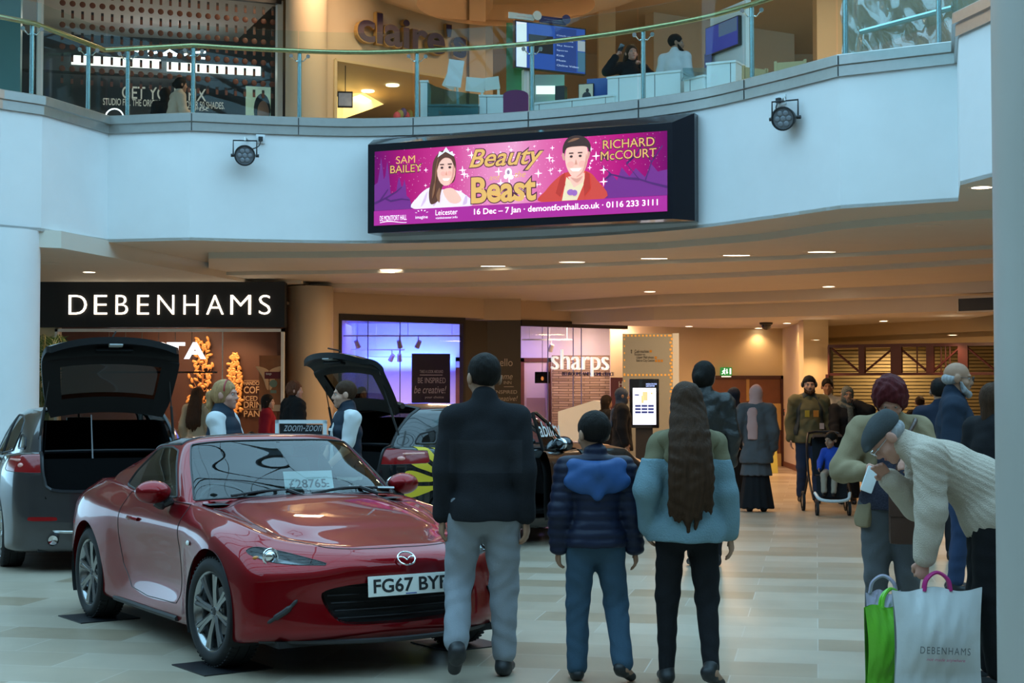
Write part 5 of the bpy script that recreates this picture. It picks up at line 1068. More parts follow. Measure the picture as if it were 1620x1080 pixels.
def cr(P_, t):
    n = len(P_); i = int(min(max(t, 0), n - 1.0001)); f = t - i; a = P_[max(i - 1, 0)] if i else 2 * P_[0] - P_[1]; b = P_[i]; c = P_[i + 1]; d = P_[i + 2] if i + 2 < n else 2 * P_[-1] - P_[-2]
    return .5 * (2 * b + (c - a) * f + (2 * a - 5 * b + 4 * c - d) * f * f + (3 * b - a - 3 * c + d) * f ** 3)
def belts(B, nu, nv, top=None, ntop=0, crown=None):
    """B[v][u] -> half skin (y>=0 side) incl. the top patch towards y=0; returns mirrored full skin with U=(u,v)"""
    B = [np.array(b, float) for b in B]; nb = len(B); ns = len(B[0])
    us = [(ns - 1) * i / nu for i in range(nu + 1)]; rows = [np.array([cr(b, u) for u in us]) for b in B]; G = []; VV = []
    for j in range(nv + 1):
        v = (nb - 1) * j / nv; G.append(np.array([cr(np.array([r[i] for r in rows]), v) for i in range(nu + 1)])); VV.append(v)
    if ntop:
        cz = np.array([cr(np.array(crown, float)[:, None] * np.array([[1.]]), u)[0] for u in us]) if crown is not None else np.zeros(nu + 1)
        R_ = G[-1].copy()
        for k in range(1, ntop + 1):
            t = 1 - k / ntop; g = R_.copy(); g[:, 1] = R_[:, 1] * t; g[:, 2] = R_[:, 2] + cz * (1 - t * t)
            if top: g[:, 2] += np.array([top(R_[i, 0], R_[i, 1] * t, t) for i in range(nu + 1)])
            G.append(g); VV.append(nb - 1 + k / ntop)
    G = np.array(G); nr = len(G); V = []; U = []; F_ = []
    for sd in (1, -1):
        k0 = len(V)
        for j in range(nr):
            for i in range(nu + 1): p = G[j, i].copy(); p[1] *= sd; V.append(p); U.append((us[i], VV[j]))
        for j in range(nr - 1):
            for i in range(nu):
                q = (k0 + j * (nu + 1) + i, k0 + j * (nu + 1) + i + 1, k0 + (j + 1) * (nu + 1) + i + 1, k0 + (j + 1) * (nu + 1) + i); F_.append(q if sd > 0 else q[::-1])
    V = np.array(V); U = np.array(U)
    V[np.abs(V[:, 1]) < 1e-6, 1] = 0
    key = {}; mp = []; keep = []                       # weld
    for i, p in enumerate(np.round(V, 5)):
        k = tuple(p + 0.0)
        if k not in key: key[k] = len(keep); keep.append(i)
        mp.append(key[k])
    F2 = []
    for f in F_:
        g = []
        for i in f:
            if mp[i] not in g: g.append(mp[i])
        if len(g) > 2: F2.append(tuple(g))
    return Skin(V[keep], U[keep], F2).normals()
def seg_dist(px, pz, poly):
    """signed distance to a 2D polygon (negative inside)"""
    n = len(poly); d = np.full(len(px), 1e9); ins = np.zeros(len(px), bool)
    for i in range(n):
        ax, az = poly[i]; bx, bz = poly[(i + 1) % n]; ex, ez = bx - ax, bz - az; L = ex * ex + ez * ez + 1e-12
        t = np.clip(((px - ax) * ex + (pz - az) * ez) / L, 0, 1); d = np.minimum(d, np.hypot(px - ax - t * ex, pz - az - t * ez))
        c = ((az > pz) != (bz > pz)); ins ^= c & (px < (bx - ax) * (pz - az) / ((bz - az) if bz != az else 1e-12) + ax)
    return np.where(ins, -d, d)
def rnd_poly(pts, n=6): return [tuple(p) for p in smooth_line(pts, n, True)]
def seams(chains, r=.003, mb=None, out=.0):
    mb = mb or MB()
    for c in chains:
        if len(c) > 1: mb.tube([Vector(p) + Vector(n) * out for p, n in c], r, 5, cap=False)
    return mb
def flange(chains, depth, f=None):
    """strip turned inwards along a cut edge"""
    mb = MB()
    for c in chains:
        G = []
        for p, n in c: d = f(p, n) if f else -np.array(n) * depth; G.append([Vector(p), Vector(p + d)])
        if len(G) > 1: mb.grid(G)
    return mb
M_tyre = mat('tyre_rubber', (.012, .012, .013), .75); M_alloy = mat('dark_alloy', (.34, .35, .36), .2, .95); M_alloyS = mat('silver_alloy', (.6, .62, .63), .25, .9)
M_lens = glass('lamp_glass', (.92, .95, .97), .05); M_redlens = mat('red_lens', (.13, .002, .004), .15, coat=.3, emit=(.5, .01, .01), es=.08); M_under = mat('underbody', (.006, .006, .007), .7)
G_car = glass('car_glass', (.62, .72, .70), .09); G_privacy = glass('tinted_glass', (.10, .12, .13), .06)
def wheel(par, x, y, z, r, rr, wd, steer=0, spokes=8, m=None, split=True):
    """wheel with its outer face towards the sign of y"""
    s = 1 if y > 0 else -1; m = m or M_alloy
    T = Matrix.Translation((x, y, z)) @ Matrix.Rotation(steer, 4, 'Z') @ Matrix.Diagonal((1, s, 1, 1))     # local +y outward
    w = thing('wheel', None, None); w.location = (x, y, z); w.parent = par; w.matrix_parent_inverse = Matrix.Identity(4)
    TB = Matrix.Rotation(steer, 4, 'Z') @ Matrix.Diagonal((1, s, 1, 1))
    h = wd / 2; q = MB(TB); q.lathe([(rr + .004, -h * .9), (r - .03, -h), (r - .008, -h * .82), (r, -h * .6), (r, -h * .34), (r - .007, -h * .33), (r - .007, -h * .29), (r, -h * .28), (r, h * .28), (r - .007, h * .29), (r - .007, h * .33), (r, h * .34), (r, h * .6), (r - .008, h * .82), (r - .03, h * .99), (rr + .035, h * 1.02), (rr + .012, h * .98), (rr, h * .88), (rr - .01, h * .5)], 56, 0, None, axis='y')
    o = q.ob('tyre', M_tyre); o.parent = w
    q = MB(TB)
    for i in range(56):
        a = 2 * pi * i / 56; M2 = Matrix.Rotation(a, 4, 'Y')
        for s2 in (-1, 1): q.box((-.009, s2 * h * .42, r - .006), (.006, s2 * h * .86, r + .001), 0, M2 @ Matrix.Rotation(.2 * s2, 4, 'Z'))
    o = q.ob('tread', M_tyre, smooth=False); o.parent = w
    q = MB(TB); q.lathe([(rr - .022, -h * .8), (rr - .03, h * .3), (rr - .018, h * .72), (rr - .004, h * .86), (rr + .004, h * .9), (rr + .006, h * .84), (rr, h * .7)], 56, 0, None, axis='y')
    for i in range(spokes):
        a0 = 2 * pi * i / spokes + .2
        for dd in ((-.075, .075) if split else (0,)):
            pts = [(.035, h * .50, a0 + dd * .4), (.09, h * .62, a0 + dd * .9), (rr * .6, h * .70, a0 + dd * 1.0), (rr - .012, h * .74, a0 + dd * 1.1)]
            q.tube([(sin(a) * R_, y_, cos(a) * R_) for R_, y_, a in pts], [.022, .017, .013, .016] if split else [.04, .034, .03, .034], 6, flat=(0, 1, 0))
    q.lathe([(.001, h * .66), (.03, h * .66), (.034, h * .62), (.072, h * .56), (.078, h * .4)], 24, 0, None, axis='y'); o = q.ob('rim', m); o.parent = w
    q = MB(TB); q.lathe([(.001, h * .1), (.135, h * .1), (.135, h * .0), (.06, h * .0)], 32, 0, None, axis='y'); q.box((.08, -h * .1, -.07), (.16, h * .16, .07)); o = q.ob('brake_disc', mat('brake_steel', (.25, .25, .26), .35, .8)); o.parent = w
    q = MB(TB)
    for i in range(5): a = 2 * pi * i / 5; q.cyl((.052 * sin(a), h * .5, .052 * cos(a)), (.052 * sin(a), h * .64, .052 * cos(a)), .009, n=8)
    q.lathe([(.001, h * .68), (.022, h * .68), (.027, h * .65)], 20, 0, None, axis='y'); o = q.ob('hub_cap', M_dark); o.parent = w
    return w
def arch_liner(xw, zw, Ra, y0, y1, mb):
    mb.lathe([(Ra, y0), (Ra, y1), (.05, y1)], 40, 0, Matrix.Translation((xw, 0, zw)), axis='y', a0=-.5, a1=pi + .5)
def emblem(par, M_, w, m=M_chrome, name='badge'):
    """oval ring with a swept V"""
    q = MB(M_); q.tube([(w / 2 * cos(a), w * .40 * sin(a), 0) for a in [2 * pi * i / 32 for i in range(32)]], w * .045, 8, closed=True)
    for s in (-1, 1): q.tube(smooth_line([(s * w * .46, w * .07, 0), (s * w * .30, w * .10, .002), (s * w * .14, w * .03, .003), (0, -w * .12, .003)], 5), w * .035, 6)
    o = q.ob(name, m, par); return o
def plate(par, M_, txt, w=.52, h=.111, col=(.82, .84, .80), name='number_plate'):
    q = MB(M_); q.box((-w / 2, -h / 2, -.006), (w / 2, h / 2, 0), bev=.003); p = q.ob(name, mat('plate_' + name, col, .35), par)
    q = MB(M_); text_fit(q, txt, -w * .44, w * .44, -h * .34, h * .36, Matrix.Identity(4), 0, .0015, off=.022); q.ob('lettering', M_dark, p, smooth=False)
    q = MB(M_); text_fit(q, 'dealership', -w * .06, w * .06, -h * .46, -h * .40, Matrix.Identity(4), 0, .0015) if False else q.box((-w * .06, -h * .46, 0), (w * .07, -h * .41, .001)); q.ob('dealer_strip', mat('plate_blue', (.02, .05, .3), .5), p, smooth=False); return p
# ---------------------------------------------------------------- the red two-seater
M_red = mat('red_paint', (.22, .002, .006), .36, .75, var=.02, coat=.85, spec=.0); M_red.node_tree.nodes['Principled BSDF'].inputs['Coat Roughness'].default_value = .02
CX, CY = -.998, 9.346; CA = atan2(-.85, .527)
car = thing('sports_car', 'glossy red two-seat coupe with front plate FG67 BYF on the tiled floor', 'car', (CX, CY, .008), CA)
def cpart(name, mb, m, smooth=None, angle=40):
    o = mb.ob(name, m, None, smooth, angle); o.parent = car; return o
def cadd(o):
    if o is not None: o.parent = car; o.matrix_parent_inverse = Matrix.Identity(4)
    return o
B = [
 [(.66, 0, .185), (.64, .30, .185), (.56, .52, .185), (.42, .70, .18), (.33, .76, .17), (0, .76, .15), (-.38, .76, .15), (-.62, .76, .15), (-1.1, .76, .15), (-1.55, .76, .15), (-1.93, .76, .16), (-2.31, .76, .17), (-2.68, .74, .2), (-2.92, .6, .22), (-3.0, 0, .23)],
 [(.735, 0, .20), (.715, .30, .20), (.63, .56, .20), (.47, .765, .195), (.33, .825, .185), (0, .835, .19), (-.38, .82, .185), (-.62, .80, .175), (-1.1, .80, .175), (-1.55, .81, .175), (-1.93, .83, .19), (-2.31, .84, .21), (-2.68, .81, .235), (-2.96, .66, .255), (-3.05, 0, .265)],
 [(.785, 0, .265), (.765, .30, .265), (.69, .56, .27), (.51, .78, .275), (.33, .842, .28), (0, .857, .29), (-.38, .835, .275), (-.62, .806, .255), (-1.1, .796, .25), (-1.55, .806, .255), (-1.93, .842, .275), (-2.31, .86, .3), (-2.68, .83, .33), (-2.98, .68, .36), (-3.08, 0, .38)],
 [(.765, 0, .40), (.745, .30, .40), (.678, .56, .41), (.51, .772, .42), (.33, .845, .425), (0, .868, .44), (-.38, .832, .42), (-.62, .785, .40), (-1.1, .770, .39), (-1.55, .795, .40), (-1.93, .852, .43), (-2.31, .870, .47), (-2.68, .838, .49), (-3.0, .67, .51), (-3.11, 0, .53)],
 [(.79, 0, .545), (.765, .30, .546), (.675, .55, .555), (.49, .755, .57), (.32, .83, .585), (0, .866, .615), (-.38, .832, .60), (-.62, .798, .58), (-1.1, .793, .57), (-1.55, .812, .58), (-1.93, .858, .63), (-2.31, .868, .67), (-2.68, .828, .67), (-3.0, .66, .67), (-3.12, 0, .69)],
 [(.765, 0, .632), (.735, .30, .635), (.615, .53, .645), (.43, .70, .668), (.27, .775, .70), (-.02, .825, .75), (-.38, .818, .755), (-.62, .815, .74), (-1.1, .822, .735), (-1.55, .828, .745), (-1.93, .838, .80), (-2.31, .828, .84), (-2.68, .78, .82), (-2.99, .63, .80), (-3.11, 0, .82)],
 [(.67, 0, .688), (.635, .28, .694), (.52, .47, .708), (.36, .60, .735), (.21, .665, .775), (-.05, .70, .822), (-.38, .715, .855), (-.62, .735, .872), (-1.1, .755, .878), (-1.55, .75, .892), (-1.93, .735, .925), (-2.31, .70, .945), (-2.65, .64, .935), (-2.88, .5, .925), (-2.98, 0, .935)]]
crown = [0, .006, .018, .026, .03, .034, .052, .05, .03, .02, .02, .015, .012, .008, 0]
def hood_dip(x, y, t):
    if x < -.6 or t >= 1: return 0
    f = min(1, max(0, (.62 - x) / .35)); return -.030 * f * math.exp(-((t - .80) / .13) ** 2) + .0 * y
body = belts(B, 150, 48, hood_dip, 22, crown)
B0 = body; WF, WR, ZW = 0., -2.31, .318
arch = lambda xw, Ra: (lambda V, U: np.where((np.abs(V[:, 1]) > .5) & (U[:, 1] < 5.9), np.hypot(V[:, 0] - xw, V[:, 2] - ZW) - Ra, 1.))
_, body, e1 = body.split(arch(WF, .345)); _, body, e2 = body.split(arch(WR, .348))
edge = flange(e1 + e2, .05, lambda p, n: np.array([0, -math.copysign(.06, p[1]), 0]))
# grille mouth
mouth = rnd_poly([(-.46, .475), (-.30, .505), (0, .515), (.30, .505), (.46, .475), (.475, .43), (.42, .335), (.35, .295), (.2, .285), (0, .283), (-.2, .285), (-.35, .295), (-.42, .335), (-.475, .43)], 5)
g, body, em = body.split(lambda V, U: np.where(V[:, 0] > .5, seg_dist(V[:, 1], V[:, 2], mouth), 1.))
mf = flange(em, .07, lambda p, n: np.array([-.10, -.12 * p[1], 0]))
g.V = g.V - [.10, 0, 0]; g.V[:, 1] *= .88
# headlamps
hl = lambda s: rnd_poly([(s * .765, .668), (s * .72, .695), (s * .64, .683), (s * .55, .657), (s * .43, .615), (s * .50, .612), (s * .60, .614), (s * .70, .628)], 5)
lampL, body, eL = body.split(lambda V, U: np.where(V[:, 0] > .2, seg_dist(V[:, 1], V[:, 2], hl(1)), 1.)); lampR, body, eR = body.split(lambda V, U: np.where(V[:, 0] > .2, seg_dist(V[:, 1], V[:, 2], hl(-1)), 1.))
# fog recess blades, bonnet, doors, cockpit opening, tail lamps
hood_out = rnd_poly([(.675, 0), (.655, .26), (.575, .41), (.45, .465), (.25, .545), (0, .60), (-.25, .645), (-.42, .655), (-.46, .40), (-.43, 0), (-.46, -.40), (-.42, -.655), (-.25, -.645), (0, -.60), (.25, -.545), (.45, -.465), (.575, -.41), (.655, -.26)], 5)
hood, body, eh = body.split(lambda V, U: np.where(V[:, 2] > .63, seg_dist(V[:, 0], V[:, 1], hood_out), 1.))
cock = rnd_poly([(-.60, .30), (-.66, .66), (-1.1, .72), (-1.66, .70), (-1.72, .3), (-1.72, -.3), (-1.66, -.70), (-1.1, -.72), (-.66, -.66), (-.60, -.30)], 4)
_, body, ec = body.split(lambda V, U: np.where(U[:, 1] > 5.9, seg_dist(V[:, 0], V[:, 1], cock), 1.))
dpoly = [(-.60, .90), (-.60, .62), (-.60, .33), (-.66, .275), (-1.2, .262), (-1.50, .29), (-1.64, .42), (-1.69, .62), (-1.66, .9)]
doors, body, ed = body.split(lambda V, U: np.where((np.abs(V[:, 1]) > .6) & (U[:, 1] < 6.02), seg_dist(V[:, 0], V[:, 2], dpoly), 1.))
doorA, doorB, _ = doors.split(lambda V, U: V[:, 1])
bm_, _b, eb = body.split(lambda V, U: np.where((V[:, 0] > .1) & (np.abs(V[:, 1]) > .6) & (V[:, 2] > .3), .0 * V[:, 0] + V[:, 2] - .655, 1.)) if False else (None, None, [])
cadd(body.ob('bodywork', M_red, None)); cadd(hood.ob('bonnet', M_red, None))
for d_, nm in ((doorA, 'door'), (doorB, 'door')):
    D = cadd(d_.ob(nm, M_red, None)); s = 1 if d_.V[:, 1].mean() > 0 else -1
    q = MB(); q.tube(smooth_line([(-1.50, s * .826, .735), (-1.44, s * .852, .745), (-1.36, s * .852, .745), (-1.31, s * .828, .738)], 4), .012, 8); h_ = q.ob('handle', M_red); h_.parent = D
cpart('wheel_arch_lip', edge, M_red); cpart('mouth_edge', mf, M_red)
cpart('panel_gap', seams(eh + ed + eL + eR, .0028), M_black)
gr = cadd(g.ob('grille', M_under, None))
q = MB()
for k in range(5): q.tube([(.70 - .02 * abs(y) - .16 * y * y, y, .315 + .042 * k) for y in [(-.36 - .02 * k) + (.72 + .04 * k) * i / 16 for i in range(17)]], .006, 6)
o = q.ob('slat', mat('grille_black', (.015, .015, .017), .35)); o.parent = gr
q = MB()
for xw in (WF, WR):
    for s in (-1, 1): arch_liner(xw, ZW, .35, s * .855, s * .5, q)
q.slab([(.6, -.68), (.6, .68), (-2.9, .66), (-2.9, -.66)], .165, .20); cpart('underbody', q, M_under)
q = MB(); q.tube([(.80 - .28 * (abs(y) / .70) ** 2.2, y, .197) for y in [-.74 + 1.48 * i / 24 for i in range(25)]], .014, 6, flat=(0, 0, 1)); cpart('front_lip', q, M_dark)
# lamps: dark bowl, projector, chrome ring, clear lens
for L_, nm in ((lampL, 1), (lampR, -1)):
    t = thing('headlamp', None, None); cadd(t)
    o = Skin(L_.V - L_.N * .035, L_.U, L_.F, L_.N).ob('bowl', mat('lamp_bowl', (.16, .165, .17), .2, .8), None); o.parent = t
    c = L_.V.mean(axis=0); q = MB(); cl = Vector(c) + Vector((-.03, nm * .05, .0)); q.ell(cl, (.03, .036, .036), 12); q.tube([cl + Vector((.012, .043 * cos(a), .043 * sin(a))) for a in [2 * pi * i / 20 for i in range(20)]], .006, 6, closed=True)
    q.tube(smooth_line([Vector(c) + Vector((.06, -nm * .18, -.028)), Vector(c) + Vector((.03, -nm * .08, -.03)), Vector(c) + Vector((-.06, nm * .06, -.03))], 5), .007, 6); o = q.ob('projector', M_chrome); o.parent = t
    o = L_.ob('lens', M_lens, None); o.parent = t
    q = MB(); q.ell(cl + Vector((-.06, nm * .055, -.01)), (.015, .02, .012), 8); o = q.ob('indicator', mat('amber_lens', (.6, .2, .02), .3)); o.parent = t
for s in (-1, 1):
    def on_body(y, z): k = np.argmin((B0.V[:, 1] - y) ** 2 + (B0.V[:, 2] - z) ** 2 + (B0.V[:, 0] < .2) * 9); return Vector(B0.V[k] + B0.N[k] * .004)
    q = MB(); a = [on_body(s * y, z) for y, z in ((.735, .300), (.69, .335), (.645, .38), (.60, .43))]
    q.tube(smooth_line(a, 6), [.004] + [.010] * 4 + [.017] * 9 + [.010] * 4 + [.003], 8); cpart('corner_blade', q, M_dark)
    q = MB(); q.ell((-.36, s * .842, .665), (.022, .008, .016), 8); cpart('side_repeater', q, mat('repeater_lens', (.8, .78, .75), .2))
    q = MB(); q.tube([(-.62, s * .806, .19), (-1.1, s * .806, .185), (-1.78, s * .82, .19)], .018, 6); cpart('sill_trim', q, M_dark)
pl_M = Matrix.Translation((.800, .02, .490)) @ Matrix(((0, 0, 1, 0), (1, 0, 0, 0), (0, 1, 0, 0), (0, 0, 0, 1))) @ Matrix.Rotation(R(-4), 4, 'X')
o = plate(None, pl_M, 'FG67 BYF', name='number_plate'); cadd(o)
bd = emblem(None, Matrix.Translation((.787, 0, .632)) @ Matrix(((0, 0, 1, 0), (1, 0, 0, 0), (0, 1, 0, 0), (0, 0, 0, 1))) @ Matrix.Rotation(R(-38), 4, 'X'), .105); cadd(bd)
# cabin: windscreen, pillars, black hardtop, buttresses
C = [
 [(-.47, 0, .90), (-.51, .35, .895), (-.60, .58, .885), (-.72, .715, .872), (-1.0, .745, .868), (-1.4, .74, .878), (-1.75, .73, .90), (-2.1, .70, .93), (-2.45, .62, .94), (-2.62, .4, .93), (-2.66, 0, .935)],
 [(-.63, 0, 1.015), (-.66, .34, 1.01), (-.73, .56, .998), (-.84, .672, .975), (-1.06, .705, .975), (-1.4, .705, .98), (-1.72, .69, .99), (-2.04, .665, .995), (-2.34, .605, .99), (-2.42, .38, .985), (-2.44, 0, .985)],
 [(-.84, 0, 1.135), (-.87, .33, 1.13), (-.925, .525, 1.115), (-1.0, .617, 1.10), (-1.14, .645, 1.10), (-1.4, .648, 1.105), (-1.68, .63, 1.10), (-1.95, .60, 1.08), (-2.18, .55, 1.05), (-2.22, .34, 1.05), (-2.22, 0, 1.05)],
 [(-1.05, 0, 1.25), (-1.075, .31, 1.247), (-1.115, .47, 1.235), (-1.16, .545, 1.22), (-1.27, .57, 1.212), (-1.45, .575, 1.21), (-1.64, .56, 1.195), (-1.82, .53, 1.16), (-1.97, .47, 1.12), (-2.0, .3, 1.12), (-2.0, 0, 1.12)],
 [(-1.14, 0, 1.273), (-1.16, .29, 1.269), (-1.195, .41, 1.26), (-1.23, .465, 1.253), (-1.31, .49, 1.25), (-1.45, .495, 1.248), (-1.6, .485, 1.23), (-1.73, .455, 1.195), (-1.82, .40, 1.16), (-1.84, .26, 1.16), (-1.84, 0, 1.16)]]
cab = belts(C, 110, 36, None, 10, [0, .003, .01, .016, .022, .024, .02, .012, .006, .002, 0])
wsO = lambda V, U: np.maximum.reduce([U[:, 0] - 2.72, U[:, 1] - 2.86 + .0 * V[:, 0], .12 - U[:, 1], .12 * (V[:, 0] < -9) - 1])
ws, cab, ew = cab.split(wsO)
sidep = [(-.86, .90), (-.99, 1.01), (-1.20, 1.175), (-1.32, 1.195), (-1.52, 1.19), (-1.62, 1.165), (-1.80, 1.03), (-1.86, .93), (-1.6, .905), (-1.2, .893)]
sg_, cab, es = cab.split(lambda V, U: np.where((np.abs(V[:, 1]) > .45) & (U[:, 1] < 3.9), seg_dist(V[:, 0], V[:, 2], sidep), 1.))
roof, cab, er = cab.split(lambda V, U: np.where(U[:, 1] > 2.95, np.maximum(V[:, 0] + 1.205 + .06 * np.abs(V[:, 1]) ** 2, -(V[:, 0] + 1.80)), 1.))
cadd(cab.ob('cabin_frame', M_red, None)); cadd(roof.ob('roof_panel', M_blackgloss, None)); cadd(ws.ob('windscreen', G_car, None))
qs, sgl, eq = sg_.split(lambda V, U: V[:, 0] + 1.60 + .25 * (V[:, 2] - .9))
a_, b_, _ = sgl.split(lambda V, U: V[:, 1])
for k in (a_, b_): cadd(k.ob('side_window', G_car, None))
cadd(qs.ob('quarter_panel', M_blackgloss, None))
cpart('window_seal', seams(ew + es + er, .007), M_black)
# door mirrors
for s in (-1, 1):
    t = thing('door_mirror', None, None); cadd(t); c = Vector((-.90, s * .868, .935))
    q = MB(); q.ell((0, 0, 0), 1, 20, 0, Matrix.Translation(c) @ Matrix.Rotation(s * .12, 4, 'Z') @ Matrix.Diagonal((.085, .112, .072, 1))); o = q.ob('shell', M_red); o.parent = t
    q = MB(); q.ell(c + Vector((-.052, 0, 0)), (.04, .10, .06), 14); o = q.ob('mirror_glass', M_chrome); o.parent = t
    q = MB(); q.tube(smooth_line([c + Vector((.0, -s * .02, -.055)), c + Vector((.01, -s * .06, -.075)), Vector((-.86, s * .755, .885))], 5), [.035] * 6 + [.025] * 5, 8, flat=(1, 0, 0)); o = q.ob('mirror_arm', M_dark); o.parent = t
# wipers
for y0, y1 in ((-.50, .0), (.02, .52)):
    q = MB(); q.tube(smooth_line([(-.50 - .16 * y0 * y0, y0, .92), (-.545 - .1 * ((y0 + y1) / 2) ** 2, (y0 + y1) / 2, .943), (-.54 - .22 * y1 * y1, y1, .935)], 6), .009, 6); q.tube([(-.46 - .1 * y1 * y1, y1 - .05, .905), (-.53 - .15 * y1 * y1, y1 - .14, .945)], .012, 6); cpart('wiper', q, M_black)
# interior
M_seat = mat('seat_leather', (.016, .016, .018), .5); q = MB(); q.slab([(-.5, -.7), (-.5, .7), (-1.75, .7), (-1.75, -.7)], .25, .3); cpart('cabin_floor', q, M_under, False)
q = MB(); q.grid([[Vector((x, y, z)) for y in [-.66 + 1.32 * j / 8 for j in range(9)]] for x, z in ((-.49, .87), (-.66, .875), (-.88, .86), (-.94, .81), (-.90, .55))]); cpart('dashboard', q, M_dark)
q = MB(); q.slab([(-1.66, -.68), (-1.66, .68), (-2.1, .6), (-2.1, -.6)], .5, .93); cpart('rear_bulkhead', q, M_dark, False)
for s in (-1, 1):
    t = thing('seat', None, None); cadd(t)
    q = MB(); q.box((-1.45, s * .36 - .25, .32), (-.95, s * .36 + .25, .48), bev=.06); o = q.ob('cushion', M_seat); o.parent = t
    q = MB(Matrix.Translation((-1.46, s * .36, .44)) @ Matrix.Rotation(R(-14), 4, 'Y')); q.box((-.08, -.24, 0), (.07, .24, .50), bev=.06); q.box((-.07, -.13, .46), (.05, .13, .68), bev=.05); o = q.ob('backrest', M_seat); o.parent = t
t = thing('steering_wheel', None, None); cadd(t); sw = Matrix.Translation((-1.0, -.36, .79)) @ Matrix.Rotation(R(-22), 4, 'Y')
q = MB(sw); q.tube([(0, .18 * cos(a), .18 * sin(a)) for a in [2 * pi * i / 28 for i in range(28)]], .015, 8, closed=True); q.tube([(0, -.17, 0), (.02, 0, 0), (0, .17, 0)], .016, 6); q.tube([(.02, 0, 0), (0, 0, -.17)], .016, 6); q.ell((.02, 0, 0), (.03, .06, .05), 8); q.tube([(.02, 0, 0), (.3, 0, -.02)], .03, 8); o = q.ob('rim', M_dark); o.parent = t
q = MB(); q.tube([(-1.0, 0, 1.225), (-1.02, 0, 1.19)], .012, 6); q.box((-1.05, -.12, 1.14), (-1.015, .12, 1.2), bev=.01); cpart('rear_view_mirror', q, M_dark)
for xw, s, st in ((WF, 1, R(4)), (WF, -1, R(4)), (WR, 1, 0), (WR, -1, 0)): wheel(car, xw, s * .748, ZW - .010, .308, .226, .205, st, 8)
CM = Matrix.Translation((CX, CY, .008)) @ Matrix.Rotation(CA, 4, 'Z')
# price card and papers on the dashboard, black mats under the wheels
t = thing('price_card', 'white price card reading \u00a328765 standing on the red coupe dashboard', 'card', CM @ Vector((-.72, .1, .85)))
cm_ = CM @ Matrix.Translation((-.80, .13, .985)) @ Matrix(((0, 0, 1, 0), (1, 0, 0, 0), (0, 1, 0, 0), (0, 0, 0, 1))) @ Matrix.Rotation(R(-18), 4, 'X')
MB(cm_).box((-.17, -.065, -.003), (.17, .06, 0)).ob('card', M_whiteP, t, smooth=False)
q = MB(cm_); text_fit(q, '\u00a328765', -.14, .12, -.052, .005, Matrix.Identity(4), 0, .002, off=.01); q.box((.12, -.05, .001), (.14, -.045, .002)); q.box((.12, -.03, .001), (.14, -.025, .002)); q.ob('lettering', M_dark, t, smooth=False)
q = MB(CM @ Matrix.Translation((-.72, .46, .905)) @ Matrix.Rotation(R(-14), 4, 'Y') @ Matrix.Rotation(R(14), 4, 'Z')); q.box((-.14, -.19, 0), (.12, .19, .012)); tag(q.ob('price_sheet', M_whiteP, smooth=False), 'white paper sheet lying beside the price card on the dashboard', 'paper')
for i, (xw, s) in enumerate(((WF, 1), (WF, -1), (WR, 1), (WR, -1))):
    q = MB(CM @ Matrix.Translation((xw + .02, s * .77, 0)) @ Matrix.Rotation(R(4), 4, 'Z')); q.box((-.22, -.21, -.008), (.22, .21, -.001)); tag(q.ob('rubber_mat', M_black, smooth=False), 'black rubber mat under the red coupe ' + ['front wheel beside the plate', 'front wheel on the open floor side', 'far rear wheel', 'rear wheel nearest the grey hatchback'][i], 'mat')
